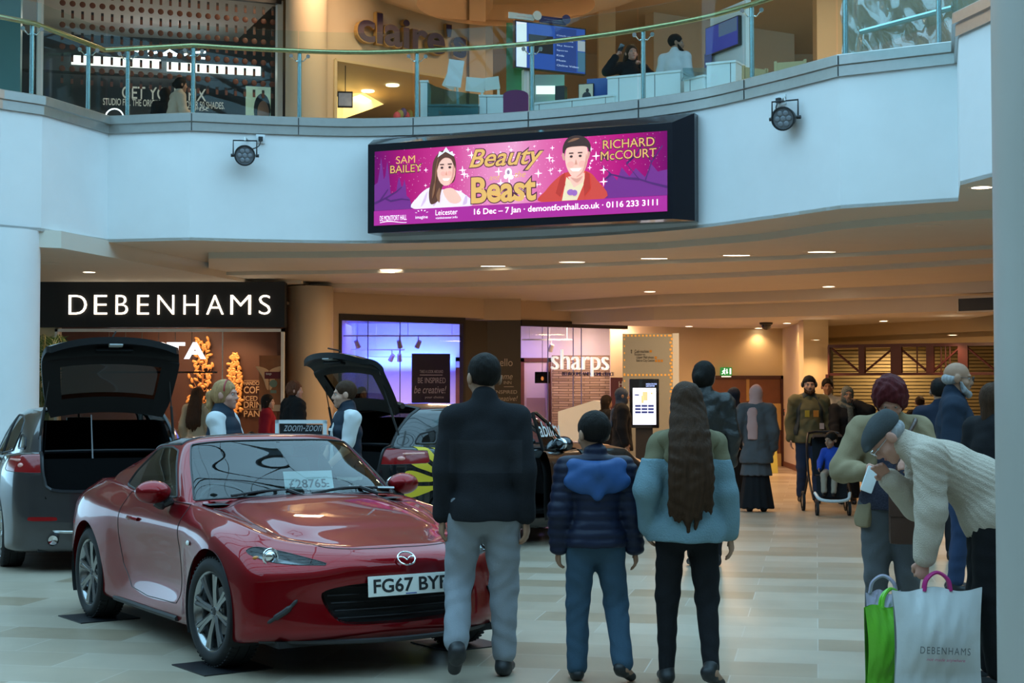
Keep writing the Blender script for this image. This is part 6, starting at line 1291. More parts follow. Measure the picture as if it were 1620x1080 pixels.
# ---------------------------------------------------------------- two hatchbacks with their tailgates up
def hatchback(root, paint, sx=1., sy=1., petals=None, open_door=False, priv=True):
    sc = np.array([sx, sy, 1.])
    def k(L): return [[tuple(np.array(p) * sc) for p in r] for r in L]
    def put(o):
        if o is not None: o.parent = root; o.matrix_parent_inverse = Matrix.Identity(4)
        return o
    def part(nm, mb, m, smooth=None, angle=40): return put(mb.ob(nm, m, None, smooth, angle))
    X = [3.56, 3.52, 3.33, 3.05, 2.7, 2.3, 1.6, .9, .42, 0, -.42, -.70, -.83, -.86]; Y = [0, .36, .66, .82, .88, .865, .855, .865, .88, .893, .865, .74, .42, 0]
    def ring(z, dx=0., dy=1., rx=0., zf=0.): return [(x - (dx if x > 2.9 else 0) + (rx if x < -.5 else 0), y * dy, (z[i] if isinstance(z, list) else z)) for i, (x, y) in enumerate(zip(X, Y))]
    B = k([ring(.17, .1, .93, .12), ring(.21, .03, .985, .04), ring(.38, 0, .995, 0), ring([.58] * 4 + [.60] * 6 + [.60] * 4, .0, 1.0, .01),
        ring([.66, .67, .69, .74, .77, .77, .77, .79, .82, .85, .86, .86, .85, .85], .05, .985, .02), ring([.74, .75, .79, .84, .89, .91, .92, .945, .965, .985, 1.0, 1.0, .98, .975], .18, .93, .05), ring([.80, .81, .86, .91, .95, .965, .955, .97, .985, 1.005, 1.03, 1.035, 1.03, 1.03], .33, .87, .11)])
    body = belts(B, 110, 40, None, 12, [0, .01, .03, .05, .06, .05, .02, .01, .01, .01, .01, 0, 0, 0])
    C = k([[(2.1, 0, .985), (2.05, .40, .98), (1.88, .64, .965), (1.62, .735, .955), (1.0, .755, .965), (.4, .765, .985), (-.1, .75, 1.01), (-.45, .69, 1.03), (-.66, .54, 1.03), (-.72, .27, 1.03), (-.74, 0, 1.03)],
        [(1.72, 0, 1.19), (1.68, .37, 1.185), (1.56, .58, 1.175), (1.35, .665, 1.17), (.9, .69, 1.18), (.35, .70, 1.19), (-.12, .69, 1.20), (-.40, .635, 1.20), (-.56, .50, 1.20), (-.61, .25, 1.20), (-.62, 0, 1.20)],
        [(1.38, 0, 1.345), (1.34, .34, 1.34), (1.25, .51, 1.33), (1.1, .59, 1.325), (.78, .62, 1.335), (.3, .63, 1.34), (-.1, .615, 1.335), (-.31, .57, 1.325), (-.44, .46, 1.31), (-.48, .23, 1.31), (-.49, 0, 1.31)],
        [(1.2, 0, 1.41), (1.16, .31, 1.405), (1.1, .45, 1.395), (.96, .52, 1.39), (.7, .55, 1.40), (.28, .56, 1.405), (-.08, .545, 1.395), (-.26, .51, 1.385), (-.37, .42, 1.375), (-.41, .21, 1.375), (-.42, 0, 1.375)]])
    cab = belts(C, 100, 30, None, 10, [0, .01, .025, .035, .045, .048, .045, .03, .01, 0, 0])
    ZW = .315; xf = 2.7 * sx
    arch = lambda xw: (lambda V, U: np.where((np.abs(V[:, 1]) > .5) & (U[:, 1] < 5.9), np.hypot(V[:, 0] - xw, V[:, 2] - ZW) - .345, 1.))
    _, body, e1 = body.split(arch(0)); _, body, e2 = body.split(arch(xf))
    # boot opening and rear screen opening
    op = rnd_poly([(-.50, .71), (0, .70), (.50, .71), (.585, .80), (.60, 1.0), (.56, 1.30), (.46, 1.42), (0, 1.46), (-.46, 1.42), (-.56, 1.30), (-.60, 1.0), (-.585, .80)], 5)
    _, body, eo = body.split(lambda V, U: np.where(V[:, 0] < -.18 * sx, seg_dist(V[:, 1] / sy, V[:, 2], op), 1.))
    _, cab, eo2 = cab.split(lambda V, U: np.where(V[:, 0] < -.16 * sx, seg_dist(V[:, 1] / sy, V[:, 2], op), 1.))
    _, body, _e = body.split(lambda V, U: np.where((U[:, 1] > 6.02), np.maximum(np.abs(V[:, 1]) - .66 * sy, np.abs(V[:, 0] - .55 * sx) - 1.2 * sx), 1.))
    # tail lamps around the rear corner, red reflectors low in the bumper
    tl = lambda V, U: np.where(V[:, 0] < 0, np.maximum.reduce([np.abs(V[:, 2] - (.925 + .03 * (-V[:, 0]))) - .062 - .03 * np.clip((-V[:, 0] - .35) * 2, 0, 1), .60 * sy - np.abs(V[:, 1]), V[:, 0] + .30 * sx]), 1.)
    lamp, body, el = body.split(tl)
    rf, body, _e = body.split(lambda V, U: np.where(V[:, 0] < -.55 * sx, np.maximum(np.abs(V[:, 2] - .47) - .02, np.abs(np.abs(V[:, 1]) - .60 * sy) - .12), 1.))
    # side door outlines, side glass
    dr = [(1.95, 1.02), (1.98, .7), (1.9, .33), (1.86, .27), (.98, .27), (.93, .40), (.93, 1.02)]; drr = [(.915, 1.02), (.915, .40), (.90, .27), (.55, .27), (.42, .50), (.22, .70), (.12, 1.02)]
    dr = [(x * sx, z) for x, z in dr]; drr = [(x * sx, z) for x, z in drr]
    sd = lambda P_, s=None: (lambda V, U: np.where((np.abs(V[:, 1]) > .55) & (U[:, 1] < 6.03) & ((V[:, 1] * s > 0) if s else True), seg_dist(V[:, 0], V[:, 2], P_), 1.))
    fl, body, g1 = body.split(sd(dr, 1)); fr_, body, g2 = body.split(sd(dr, -1)); rd, body, g3 = body.split(sd(drr))
    ws, cab, ew = cab.split(lambda V, U: np.maximum.reduce([U[:, 0] - 2.75, U[:, 1] - 2.8, .1 - U[:, 1]]))
    fw = [(1.62, .985), (1.2, 1.25), (1.0, 1.335), (.93, 1.345), (.93, .975)]; rw = [(.87, .985), (.87, 1.345), (.4, 1.345), (.12, 1.30), (-.02, 1.20), (.10, 1.03)]; qw = [(-.08, 1.19), (-.12, 1.06), (-.38, 1.06), (-.30, 1.15)]
    fw, rw, qw = [[(x * sx, z) for x, z in w] for w in (fw, rw, qw)]
    sg = lambda P_: (lambda V, U: np.where((np.abs(V[:, 1]) > .4) & (U[:, 1] < 2.95), seg_dist(V[:, 0], V[:, 2], P_), 1.))
    w1, cab, h1 = cab.split(sg(fw)); w2, cab, h2 = cab.split(sg(rw)); w3, cab, h3 = cab.split(sg(qw))
    put(body.ob('bodywork', paint, None)); put(cab.ob('cabin_frame', paint, None)); put(ws.ob('windscreen', G_car, None))
    w1a, w1b, _e = w1.split(lambda V, U: V[:, 1])          # a = right (-y), b = left
    if not open_door: put(w1a.ob('front_window', G_car, None)); put(fr_.ob('front_door', paint, None))
    put(w1b.ob('front_window', G_car, None)); put(fl.ob('front_door', paint, None))
    for S_, nm, m in ((rd, 'rear_door', paint), (w2, 'rear_window', G_privacy if priv else G_car), (w3, 'quarter_window', G_privacy)):
        a, b, _e = S_.split(lambda V, U: V[:, 1])
        for j in (a, b): put(j.ob(nm, m, None))
    for s_ in (lamp, rf):
        a, b, _e = s_.split(lambda V, U: V[:, 1])
        for j in (a, b):
            o = put(j.ob('tail_lamp' if s_ is lamp else 'reflector', M_redlens, None))
            if s_ is lamp and o is not None:
                c = Vector(j.V.mean(axis=0)); sg_ = 1 if c.y > 0 else -1; q = MB(); q.ell(c + Vector((-.02, 0, -.025)), (.05, .05, .028), 10); q.tube([c + Vector((-.06, -.1 * sg_, .01)), c + Vector((0, .04 * sg_, .02)), c + Vector((.2, .08 * sg_, .02))], .012, 6); i = q.ob('light_guide', mat('lamp_pink', (.75, .35, .3), .3)); i.parent = o
    part('panel_gap', seams(g1 + g2 + g3 + el, .0028), M_black); part('window_seal', seams(ew + h1 + h2 + h3, .010), M_black); part('boot_seal', seams(eo + eo2, .016), M_black)
    part('wheel_arch_lip', flange(e1 + e2, .05, lambda p, n: np.array([0, -math.copysign(.06, p[1]), 0])), paint)
    q = MB()
    for xw in (0, xf):
        for s in (-1, 1): arch_liner(xw, ZW, .352, s * .86 * sy, s * .5, q)
    q.slab([(3.4 * sx, -.6), (3.4 * sx, .6), (-.72 * sx, .62), (-.72 * sx, -.62)], .18, .26); part('underbody', q, M_under)
    # boot lining, cabin
    q = MB(); z0 = .64; a, b = -.78 * sx, .28 * sx; w = .58 * sy; t_ = 1.30
    q.add([(a, -w, z0), (b, -w, z0), (b, w, z0), (a, w, z0), (a + .08, -w, .98), (b, -w, t_), (b, w, t_), (a + .08, w, .98), (a + .38, -w * .9, t_), (a + .38, w * .9, t_)], [(0, 1, 2, 3), (0, 4, 8, 5, 1), (3, 2, 6, 9, 7), (1, 5, 6, 2), (0, 3, 7, 4)]); part('boot_lining', q, mat('boot_carpet', (.003, .003, .0035), .95, 0, spec=.1), False)
    q = MB(); q.grid([[Vector((b + .02 * math.sin(j * .9), y, z)) for j, y in enumerate([-w + 2 * w * i / 12 for i in range(13)])] for z in (.64, .8, 1.0, 1.12)]); part('rear_seat_back', q, mat('boot_carpet'))
    q = MB(); q.slab([(2.0 * sx, -.7 * sy), (2.0 * sx, .7 * sy), (.2 * sx, .7 * sy), (.2 * sx, -.7 * sy)], .3, .34); part('cabin_floor', q, M_under, False)
    q = MB(); q.grid([[Vector((x * sx, y, z)) for y in [-.68 * sy + 1.36 * sy * i / 6 for i in range(7)]] for x, z in ((2.0, .97), (1.7, 1.0), (1.5, .98), (1.42, .88), (1.5, .5))]); q.box((1.45 * sx, -.14, .92), (1.52 * sx, .14, 1.08), bev=.02); part('dashboard', q, M_dark)
    for s in (-1, 1):
        t = thing('seat', None, None); put(t); q = MB(); q.box((.65 * sx, s * .36 - .24, .4), (1.2 * sx, s * .36 + .24, .58), bev=.06); o = q.ob('cushion', M_seat); o.parent = t
        q = MB(Matrix.Translation((.68 * sx, s * .36, .5)) @ Matrix.Rotation(R(-12), 4, 'Y')); q.box((-.08, -.24, 0), (.07, .24, .58), bev=.06); q.box((-.06, -.13, .6), (.04, .13, .8), bev=.04); o = q.ob('backrest', M_seat); o.parent = t
    t = thing('steering_wheel', None, None); put(t); q = MB(Matrix.Translation((1.32 * sx, -.36, .93)) @ Matrix.Rotation(R(-24), 4, 'Y')); q.tube([(0, .185 * cos(a_), .185 * sin(a_)) for a_ in [2 * pi * i / 28 for i in range(28)]], .017, 8, closed=True); q.tube([(0, -.17, .0), (.02, 0, 0), (0, .17, 0)], .018, 6); q.tube([(.02, 0, 0), (0, 0, -.17)], .018, 6); q.ell((.015, 0, 0), (.03, .07, .06), 10); q.tube([(.02, 0, 0), (.28, 0, 0)], .03, 6); o = q.ob('rim', M_dark); o.parent = t
    q = MB(); q.tube([(1.2 * sx, 0, 1.38), (1.18 * sx, 0, 1.31)], .012, 6); q.box((1.14 * sx, -.12, 1.25), (1.18 * sx, .12, 1.315), bev=.012); part('rear_view_mirror', q, M_dark)
    for s in (-1, 1):
        t = thing('door_mirror', None, None); put(t); c = Vector((1.52 * sx, s * .96 * sy, 1.03)); q = MB(); q.ell(c, (.075, .125, .08), 16); o = q.ob('shell', paint if not open_door else M_blackgloss); o.parent = t
        q = MB(); q.ell(c + Vector((-.05, 0, 0)), (.035, .11, .068), 14); o = q.ob('mirror_glass', M_chrome); o.parent = t
        q = MB(); q.tube([c + Vector((0, -s * .08, -.05)), Vector((1.56 * sx, s * .82 * sy, .95))], .025, 8); o = q.ob('mirror_arm', M_dark); o.parent = t
        q = MB(); q.lathe([(.048, -.03), (.052, .12), (.045, .12), (.04, -.02), (.001, -.01)], 20, 0, Matrix.Translation((-.83 * sx, s * .52 * sy, .29)) @ Matrix.Rotation(R(90), 4, 'Y')); part('exhaust_pipe', q, M_chrome)
        q = MB(); q.tube(smooth_line([(-.84 * sx, s * .10, .36), (-.82 * sx, s * .42 * sy, .355), (-.70 * sx, s * .70 * sy, .40), (-.62 * sx, s * .76 * sy, .46)], 5), .016, 6); part('bumper_trim', q, M_steel)
    for xw in (0, xf):
        for s in (-1, 1): wheel(root, xw, s * .775 * sy, ZW - .003, .312, .228, .205, 0, 10, M_alloyS, False)
    # the raised tailgate
    tg = thing('tailgate', None, None); put(tg); hx, hz = -.41 * sx, 1.40
    prof = [(-.41, 1.40), (-.52, 1.29), (-.66, 1.13), (-.75, 1.02), (-.80, .97), (-.835, .88), (-.84, .78), (-.82, .70)]; wd = [.50, .555, .59, .605, .605, .595, .58, .55]
    ang = R(112 if not open_door else 106); Tg = Matrix.Translation((hx, 0, hz)) @ Matrix.Rotation(ang, 4, 'Y') @ Matrix.Translation((-hx, 0, -hz))
    pp = smooth_line([(*a, w) for a, w in zip(prof, wd)], 5); n_ = len(pp)
    def sheet(i0, i1, f0, f1, off, nj=14):
        G = []
        for i in range(i0, i1):
            x, z, w = pp[i]; a = pp[max(0, i - 1)]; b = pp[min(n_ - 1, i + 1)]; tx, tz = b[0] - a[0], b[1] - a[1]; L = math.hypot(tx, tz); nx, nz = -(-tz) / L * -1, -tx / L * -1
            nx, nz = (tz / L, -tx / L)
            if nx > 0: nx, nz = -nx, -nz
            G.append([Vector(((x + nx * off) * sx + .05 * (y / w) ** 2 * sx, y * sy, z + nz * off + .11 * abs(y / w) ** 3 * (i / n_) ** 1.5)) for y in [w * (f0 + (f1 - f0) * j / nj) for j in range(nj + 1)]])
        return G
    gl = (4, 15); q = MB(Tg); q.grid(sheet(0, 5, -1, 1, 0)); q.grid(sheet(14, n_, -1, 1, 0)); q.grid(sheet(4, 15, -1, -.82, 0, 3)); q.grid(sheet(4, 15, .82, 1, 0, 3)); q.tube([(v.x - .03, v.y, v.z + .02) for v in sheet(1, 2, -.95, .95, .04)[0]], .03, 8); o = q.ob('outer_panel', paint); o.parent = tg
    q = MB(Tg); q.grid(sheet(4, 15, -.82, .82, -.004)); o = q.ob('rear_screen', G_privacy); o.parent = tg
    q = MB(Tg)
    for s in (-1, 1): q.grid(sheet(0, 16, s * .74, s * 1.0, -.055, 4)); q.grid(list(map(list, zip(*[[a[-1], b[-1]] for a, b in zip(sheet(0, n_, 0, s, 0, 2), sheet(0, n_, 0, s, -.055, 2))]))))
    q.grid(sheet(0, 6, -.8, .8, -.05)); q.grid(sheet(14, n_, -1, 1, -.06)); q.grid([sheet(n_ - 1, n_, -1, 1, 0)[0], sheet(n_ - 1, n_, -1, 1, -.06)[0]]); q.box((-.76 * sx, -.16, .80), (-.73 * sx, .16, .86), bev=.01); o = q.ob('inner_trim', mat('trim_black', (.006, .006, .007), .5, spec=.25)); o.parent = tg
    q = MB(Tg); x, z, w = pp[n_ - 4]; q.box(((x + .04) * sx, -.06, z - .03), ((x + .085) * sx, .06, z + .02), bev=.01); q.ell(((x + .05) * sx, 0, z + .09), (.03, .05, .03), 8); o = q.ob('latch', mat('latch_grey', (.4, .42, .43), .4)); o.parent = tg
    q = MB(Tg); x, z, w = pp[n_ - 11]; q.tube([((x - .02) * sx, 0, z), ((x - .06) * sx, 0, z - .02), ((x - .04) * sx, 0, z - .16)], .008, 5); o = q.ob('screen_wiper', M_dark); o.parent = tg
    emblem(None, Tg @ Matrix.Translation((-.85 * sx, 0, .90)) @ Matrix(((0, 0, -1, 0), (-1, 0, 0, 0), (0, 1, 0, 0), (0, 0, 0, 1))), .13).parent = tg
    for s in (-1, 1):
        e = Tg @ Vector((-.66 * sx + .06, s * .53 * sy, 1.10)); q = MB(); b0 = Vector((-.50 * sx, s * .60 * sy, 1.12)); q.tube([b0, b0.lerp(e, .55)], .012, 8); q.tube([b0.lerp(e, .5), e], .006, 6); part('gas_strut', q, M_dark)
    return dict(B=B, body=body, fr=fr_, w1a=w1a, rd=rd, put=put, part=part)
M_grey = mat('grey_paint', (.055, .052, .056), .28, .6, coat=1.); M_blk = mat('black_car_paint', (.010, .012, .014), .2, .3, coat=1.)
ga = R(24); gr_loc = Vector((-3.47, 13.68, 0)) + Vector((-sin(ga), cos(ga), 0)) * .86
gcar = thing('hatchback_car', 'dark grey hatchback with its tailgate raised, rear facing the viewer', 'car', gr_loc, pi / 2 + ga)
h = hatchback(gcar, M_grey, 1.0, .985)
q = MB(); q.tube([(-.60, .16, 1.36), (-.66, .155, 1.0), (-.72, .15, .735)], [.005, .007, .014], 6); h['part']('boot_cord', q, mat('cord_grey', (.25, .25, .27), .6))
ba = R(-50); hd = Vector((sin(-ba), cos(ba), 0)); rr_ = Vector((-1.28, 14.95, 0)); lf = Vector((-hd.y, hd.x, 0)); b_loc = rr_ + lf * .70 + hd * .80
bcar = thing('hatchback_car', 'black hatchback with yellow flower petals, open tailgate and open driver door', 'car', b_loc, atan2(hd.y, hd.x))
h = hatchback(bcar, M_blk, .91, .955, open_door=True)
# driver door ajar with its lettering, rear door letters, petals on the rear quarter
hp = Vector((1.95 * .91, -.84 * .955, 0)); Td = Matrix.Translation(hp) @ Matrix.Rotation(R(26), 4, 'Z') @ Matrix.Translation(-hp)
dt = thing('front_door', None, None); h['put'](dt)
def moved(S_, sh=0.): A = np.array(Td); V = S_.V + S_.N * sh; return Skin(V @ A[:3, :3].T + A[:3, 3], S_.U, S_.F, S_.N @ A[:3, :3].T)
for S_, nm, m in ((h['fr'], 'outer_panel', M_blk), (h['w1a'], 'front_window', G_privacy)): o = moved(S_).ob(nm, m, None); o.parent = dt
o = moved(h['fr'], -.09).ob('inner_panel', M_dark, None); o.parent = dt
q = MB(Td); x = .91; q.tube([Vector((a * x, -yy * .955, z)) for a, yy, z in ((.92, .77, .97), (.92, .645, 1.355), (1.02, .64, 1.355), (1.22, .68, 1.26), (1.65, .75, .985))], .02, 6, flat=(0, 1, 0)); o = q.ob('window_frame', M_blk); o.parent = dt
DM = Td @ Matrix.Translation((1.62 * x, -.735 * .955, 1.02)) @ Matrix(((-1, 0, 0, 0), (0, 0, -1, 0), (0, 1, 0, 0), (0, 0, 0, 1)))
DM = Td @ Matrix.Translation((.95 * x, -.745 * .955 - .012, 1.0)) @ Matrix(((1, 0, 0, 0), (0, 0, -1, 0), (0, 1, 0, 0), (0, 0, 0, 1))) @ Matrix.Rotation(R(-19), 4, 'X')
q = MB(DM); text_fit(q, 'ability', .0, .56, .06, .28, Matrix.Identity(4), 0, .01, off=.005); o = q.ob('lettering', mat('decal_white', (.75, .8, .8), .4), smooth=False); o.parent = dt
q = MB(Td @ Matrix.Translation((1.05 * x, -.862 * .955 - .006, .80)) @ Matrix(((1, 0, 0, 0), (0, 0, -1, 0), (0, 1, 0, 0), (0, 0, 0, 1)))); text_fit(q, 'AVAILABLE', .05, .75, 0, .085, Matrix.Identity(4), 0, .0, off=.01); o = q.ob('lettering', mat('decal_white'), smooth=False); o.parent = dt
q = MB(Matrix.Translation((.25 * x, -.872 * .955 - .012, .40)) @ Matrix(((1, 0, 0, 0), (0, 0, -1, 0), (0, 1, 0, 0), (0, 0, 0, 1)))); text_fit(q, 'A', .38, .54, .22, .36, Matrix.Identity(4), 0, 0, off=.03); text_fit(q, 'M', .38, .56, .02, .15, Matrix.Identity(4), 0, 0, off=.03); o = q.ob('lettering', mat('decal_white'), smooth=False); h['put'](o)
bs = h['body']; r_ = [cr(np.array(h['B'][4]), u) for u in np.linspace(0, 13, 260)]; cum = np.concatenate([[0], np.cumsum([np.linalg.norm(a - b) for a, b in zip(r_, r_[1:])])]); tot = cum[-1]
wv = lambda S_: tot - np.interp(S_.U[:, 0], np.linspace(0, 13, 260), cum)
c0 = (1.38, .67)
for S0 in (bs,):
    for a in (188, 170, 152, 133, 113, 93, 73):
        ax, az = cos(R(a)), sin(R(a)); pt = lambda t, s: (c0[0] + ax * t - az * s, c0[1] + az * t + ax * s)
        pol = rnd_poly([pt(.14, .006), pt(.32, .030), pt(.46, .052), pt(.54, .042), pt(.57, .0), pt(.54, -.042), pt(.46, -.052), pt(.32, -.030), pt(.14, -.006)], 4)
        pet, _r, _e = S0.split(lambda V, U, pol=pol: np.where(V[:, 1] < -.3, seg_dist(tot - np.interp(U[:, 0], np.linspace(0, 13, 260), cum), V[:, 2], pol), 1.))
        o = pet.ob('petal_decal', mat('petal_yellow', (.62, .46, .02), .5), None, .003); h['put'](o)
# ================================================================ people: implicit bodies and clothes turned into single smooth surfaces
def v3(*a): return np.array(a, float)
def rx(a): c, s = cos(R(a)), sin(R(a)); return np.array([[1, 0, 0], [0, c, -s], [0, s, c]])
def ry(a): c, s = cos(R(a)), sin(R(a)); return np.array([[c, 0, s], [0, 1, 0], [-s, 0, c]])
def rz(a): c, s = cos(R(a)), sin(R(a)); return np.array([[c, -s, 0], [s, c, 0], [0, 0, 1]])
class Sdf:
    def __init__(s, k=.025): s.P = []; s.k = k
    def cap(s, a, b, ra, rb=None, k=None, op='+', fl=None): s.P.append(('c', np.array(a, float), np.array(b, float), ra, ra if rb is None else rb, s.k if k is None else k, op, fl)); return s
    def chain(s, pts, rs, **kw):
        for i in range(len(pts) - 1): s.cap(pts[i], pts[i + 1], rs[i], rs[i + 1], **kw)
        return s
    def ell(s, c, r, k=None, op='+', M=None): s.P.append(('e', np.array(c, float), np.array(r, float), np.eye(3) if M is None else M, 0, s.k if k is None else k, op, None)); return s
    def clip(s, p, n): s.P.append(('p', np.array(p, float), np.array(n, float) / np.linalg.norm(n), 0, 0, 0, '&', None)); return s
    def eval(s, h, noise=0., nf=1.):
        lo = np.full(3, 9e9); hi = -lo
        for p in s.P:
            if p[6] != '+': continue
            if p[0] == 'c': m = max(p[3], p[4]); lo = np.minimum(lo, np.minimum(p[1], p[2]) - m); hi = np.maximum(hi, np.maximum(p[1], p[2]) + m)
            else: m = p[2].max(); lo = np.minimum(lo, p[1] - m); hi = np.maximum(hi, p[1] + m)
        lo -= 3 * h + noise; hi += 3 * h + noise; n = np.ceil((hi - lo) / h).astype(int) + 1
        f = np.full(n, .5, np.float32); ax = [lo[i] + h * np.arange(n[i]) for i in range(3)]
        for p in s.P:
            if p[0] == 'p':
                X, Y, Z = np.meshgrid(*ax, indexing='ij', sparse=True); f = np.maximum(f, (X - p[1][0]) * p[2][0] + (Y - p[1][1]) * p[2][1] + (Z - p[1][2]) * p[2][2]); continue
            k = p[5]; pad = k + 3 * h + .02
            if p[0] == 'c': m = max(p[3], p[4]); a, b = np.minimum(p[1], p[2]) - m - pad, np.maximum(p[1], p[2]) + m + pad
            else: m = p[2].max(); a, b = p[1] - m - pad, p[1] + m + pad
            i0 = np.clip(((a - lo) / h).astype(int), 0, n); i1 = np.clip(((b - lo) / h).astype(int) + 2, 0, n)
            if (i1 <= i0).any(): continue
            sl = tuple(slice(i, j) for i, j in zip(i0, i1)); X, Y, Z = np.meshgrid(*[ax[i][sl[i]] for i in range(3)], indexing='ij', sparse=True)
            if p[0] == 'c':
                ba = p[2] - p[1]; L = ba @ ba + 1e-12; qx, qy, qz = X - p[1][0], Y - p[1][1], Z - p[1][2]
                t = np.clip((qx * ba[0] + qy * ba[1] + qz * ba[2]) / L, 0, 1); qx = qx - t * ba[0]; qy = qy - t * ba[1]; qz = qz - t * ba[2]
                if p[7] is not None:
                    w, fac = p[7]; c = (qx * w[0] + qy * w[1] + qz * w[2]) * (1 / fac - 1); qx = qx + c * w[0]; qy = qy + c * w[1]; qz = qz + c * w[2]
                d = np.sqrt(qx * qx + qy * qy + qz * qz) - (p[3] + (p[4] - p[3]) * t)
            else:
                M = p[3]; qx, qy, qz = X - p[1][0], Y - p[1][1], Z - p[1][2]; u = [(M[0, i] * qx + M[1, i] * qy + M[2, i] * qz) for i in range(3)]
                k0 = np.sqrt(sum((u[i] / p[2][i]) ** 2 for i in range(3))); k1 = np.sqrt(sum((u[i] / p[2][i] ** 2) ** 2 for i in range(3))) + 1e-9; d = k0 * (k0 - 1) / k1
            g = f[sl]
            if p[6] == '+':
                if k > 0: hh = np.maximum(k - np.abs(g - d), 0) / k; f[sl] = np.minimum(g, d) - hh * hh * k * .25
                else: f[sl] = np.minimum(g, d)
            else:
                d = -d; hh = np.maximum(k - np.abs(g - d), 0) / max(k, 1e-6); f[sl] = np.maximum(g, d) + hh * hh * k * .25
        if noise:
            X, Y, Z = np.meshgrid(*ax, indexing='ij', sparse=True); q = 38 * nf
            f = f + noise * (np.sin(X * q + 3 * np.sin(Z * q * .35)) * np.sin(Z * q * .8 + 2 * np.sin(Y * q * .5 + X * 9)) + .6 * np.sin(Y * q * .9 + Z * q * .5 + 2 * np.sin(X * q * .4)))
        return f, lo, h
    def mesh(s, h, noise=0., nf=1., fx=None):
        f, lo, h = s.eval(h, noise, nf)
        if fx is not None:
            n = f.shape; X, Y, Z = np.meshgrid(*[lo[i] + h * np.arange(n[i]) for i in range(3)], indexing='ij', sparse=True); f = f + fx(X, Y, Z)
        ins = f < 0; n = np.array(f.shape)
        C = np.zeros(n - 1, int)
        for dx in (0, 1):
            for dy in (0, 1):
                for dz in (0, 1): C += ins[dx:n[0] - 1 + dx, dy:n[1] - 1 + dy, dz:n[2] - 1 + dz]
        cells = np.argwhere((C > 0) & (C < 8)); idx = np.full(n - 1, -1, int)
        if len(cells) == 0: return [], []
        idx[tuple(cells.T)] = np.arange(len(cells)); acc = np.zeros((len(cells), 3)); cnt = np.zeros(len(cells))
        for a in range(3):
            for b in (0, 1):
                for c in (0, 1):
                    o = [0, 0, 0]; o[(a + 1) % 3] = b; o[(a + 2) % 3] = c; p0 = cells + o; p1 = p0.copy(); p1[:, a] += 1
                    f0 = f[tuple(p0.T)]; f1 = f[tuple(p1.T)]; m = (f0 < 0) != (f1 < 0); t = np.where(m, f0 / np.where(m, f0 - f1, 1), 0); q = p0.astype(float); q[:, a] += t; acc[m] += q[m]; cnt[m] += 1
        V = lo + h * acc / cnt[:, None]; Fc = []
        for a in range(3):
            b, c = (a + 1) % 3, (a + 2) % 3; s0 = [slice(None)] * 3; s1 = [slice(None)] * 3; s0[a] = slice(0, n[a] - 1); s1[a] = slice(1, n[a])
            A = ins[tuple(s0)]; B = ins[tuple(s1)]; e = np.argwhere(A != B); e = e[(e[:, b] > 0) & (e[:, c] > 0) & (e[:, b] < n[b] - 1) & (e[:, c] < n[c] - 1)]
            if len(e) == 0: continue
            def at(db, dc): q = e.copy(); q[:, b] += db; q[:, c] += dc; return idx[tuple(q.T)]
            Q = np.stack([at(-1, -1), at(0, -1), at(0, 0), at(-1, 0)], 1); fl = ~A[tuple(e.T)]; Q[fl] = Q[fl][:, ::-1]; Fc.append(Q)
        return V, np.vstack(Fc)
def ik(a, b, l1, l2, pole):
    a, b = np.array(a, float), np.array(b, float); d = b - a; L = np.linalg.norm(d); u = d / max(L, 1e-6)
    if L > (l1 + l2) * .995: L = (l1 + l2) * .995; b = a + u * L
    x = (l1 * l1 - l2 * l2 + L * L) / (2 * L); h = math.sqrt(max(l1 * l1 - x * x, 0)); p = np.array(pole, float); p = p - u * (p @ u); p /= np.linalg.norm(p) + 1e-9
    return a + u * x + p * h, b
SKIN = {'fair': (.52, .30, .22), 'pink': (.55, .28, .21), 'tan': (.36, .20, .13), 'brown': (.22, .115, .07)}
def fabric(n, c, r=.85, b=.25, bs=220, **k): return mat('cloth_' + n, c, r, bump=b, bscale=bs, spec=.2, **k)
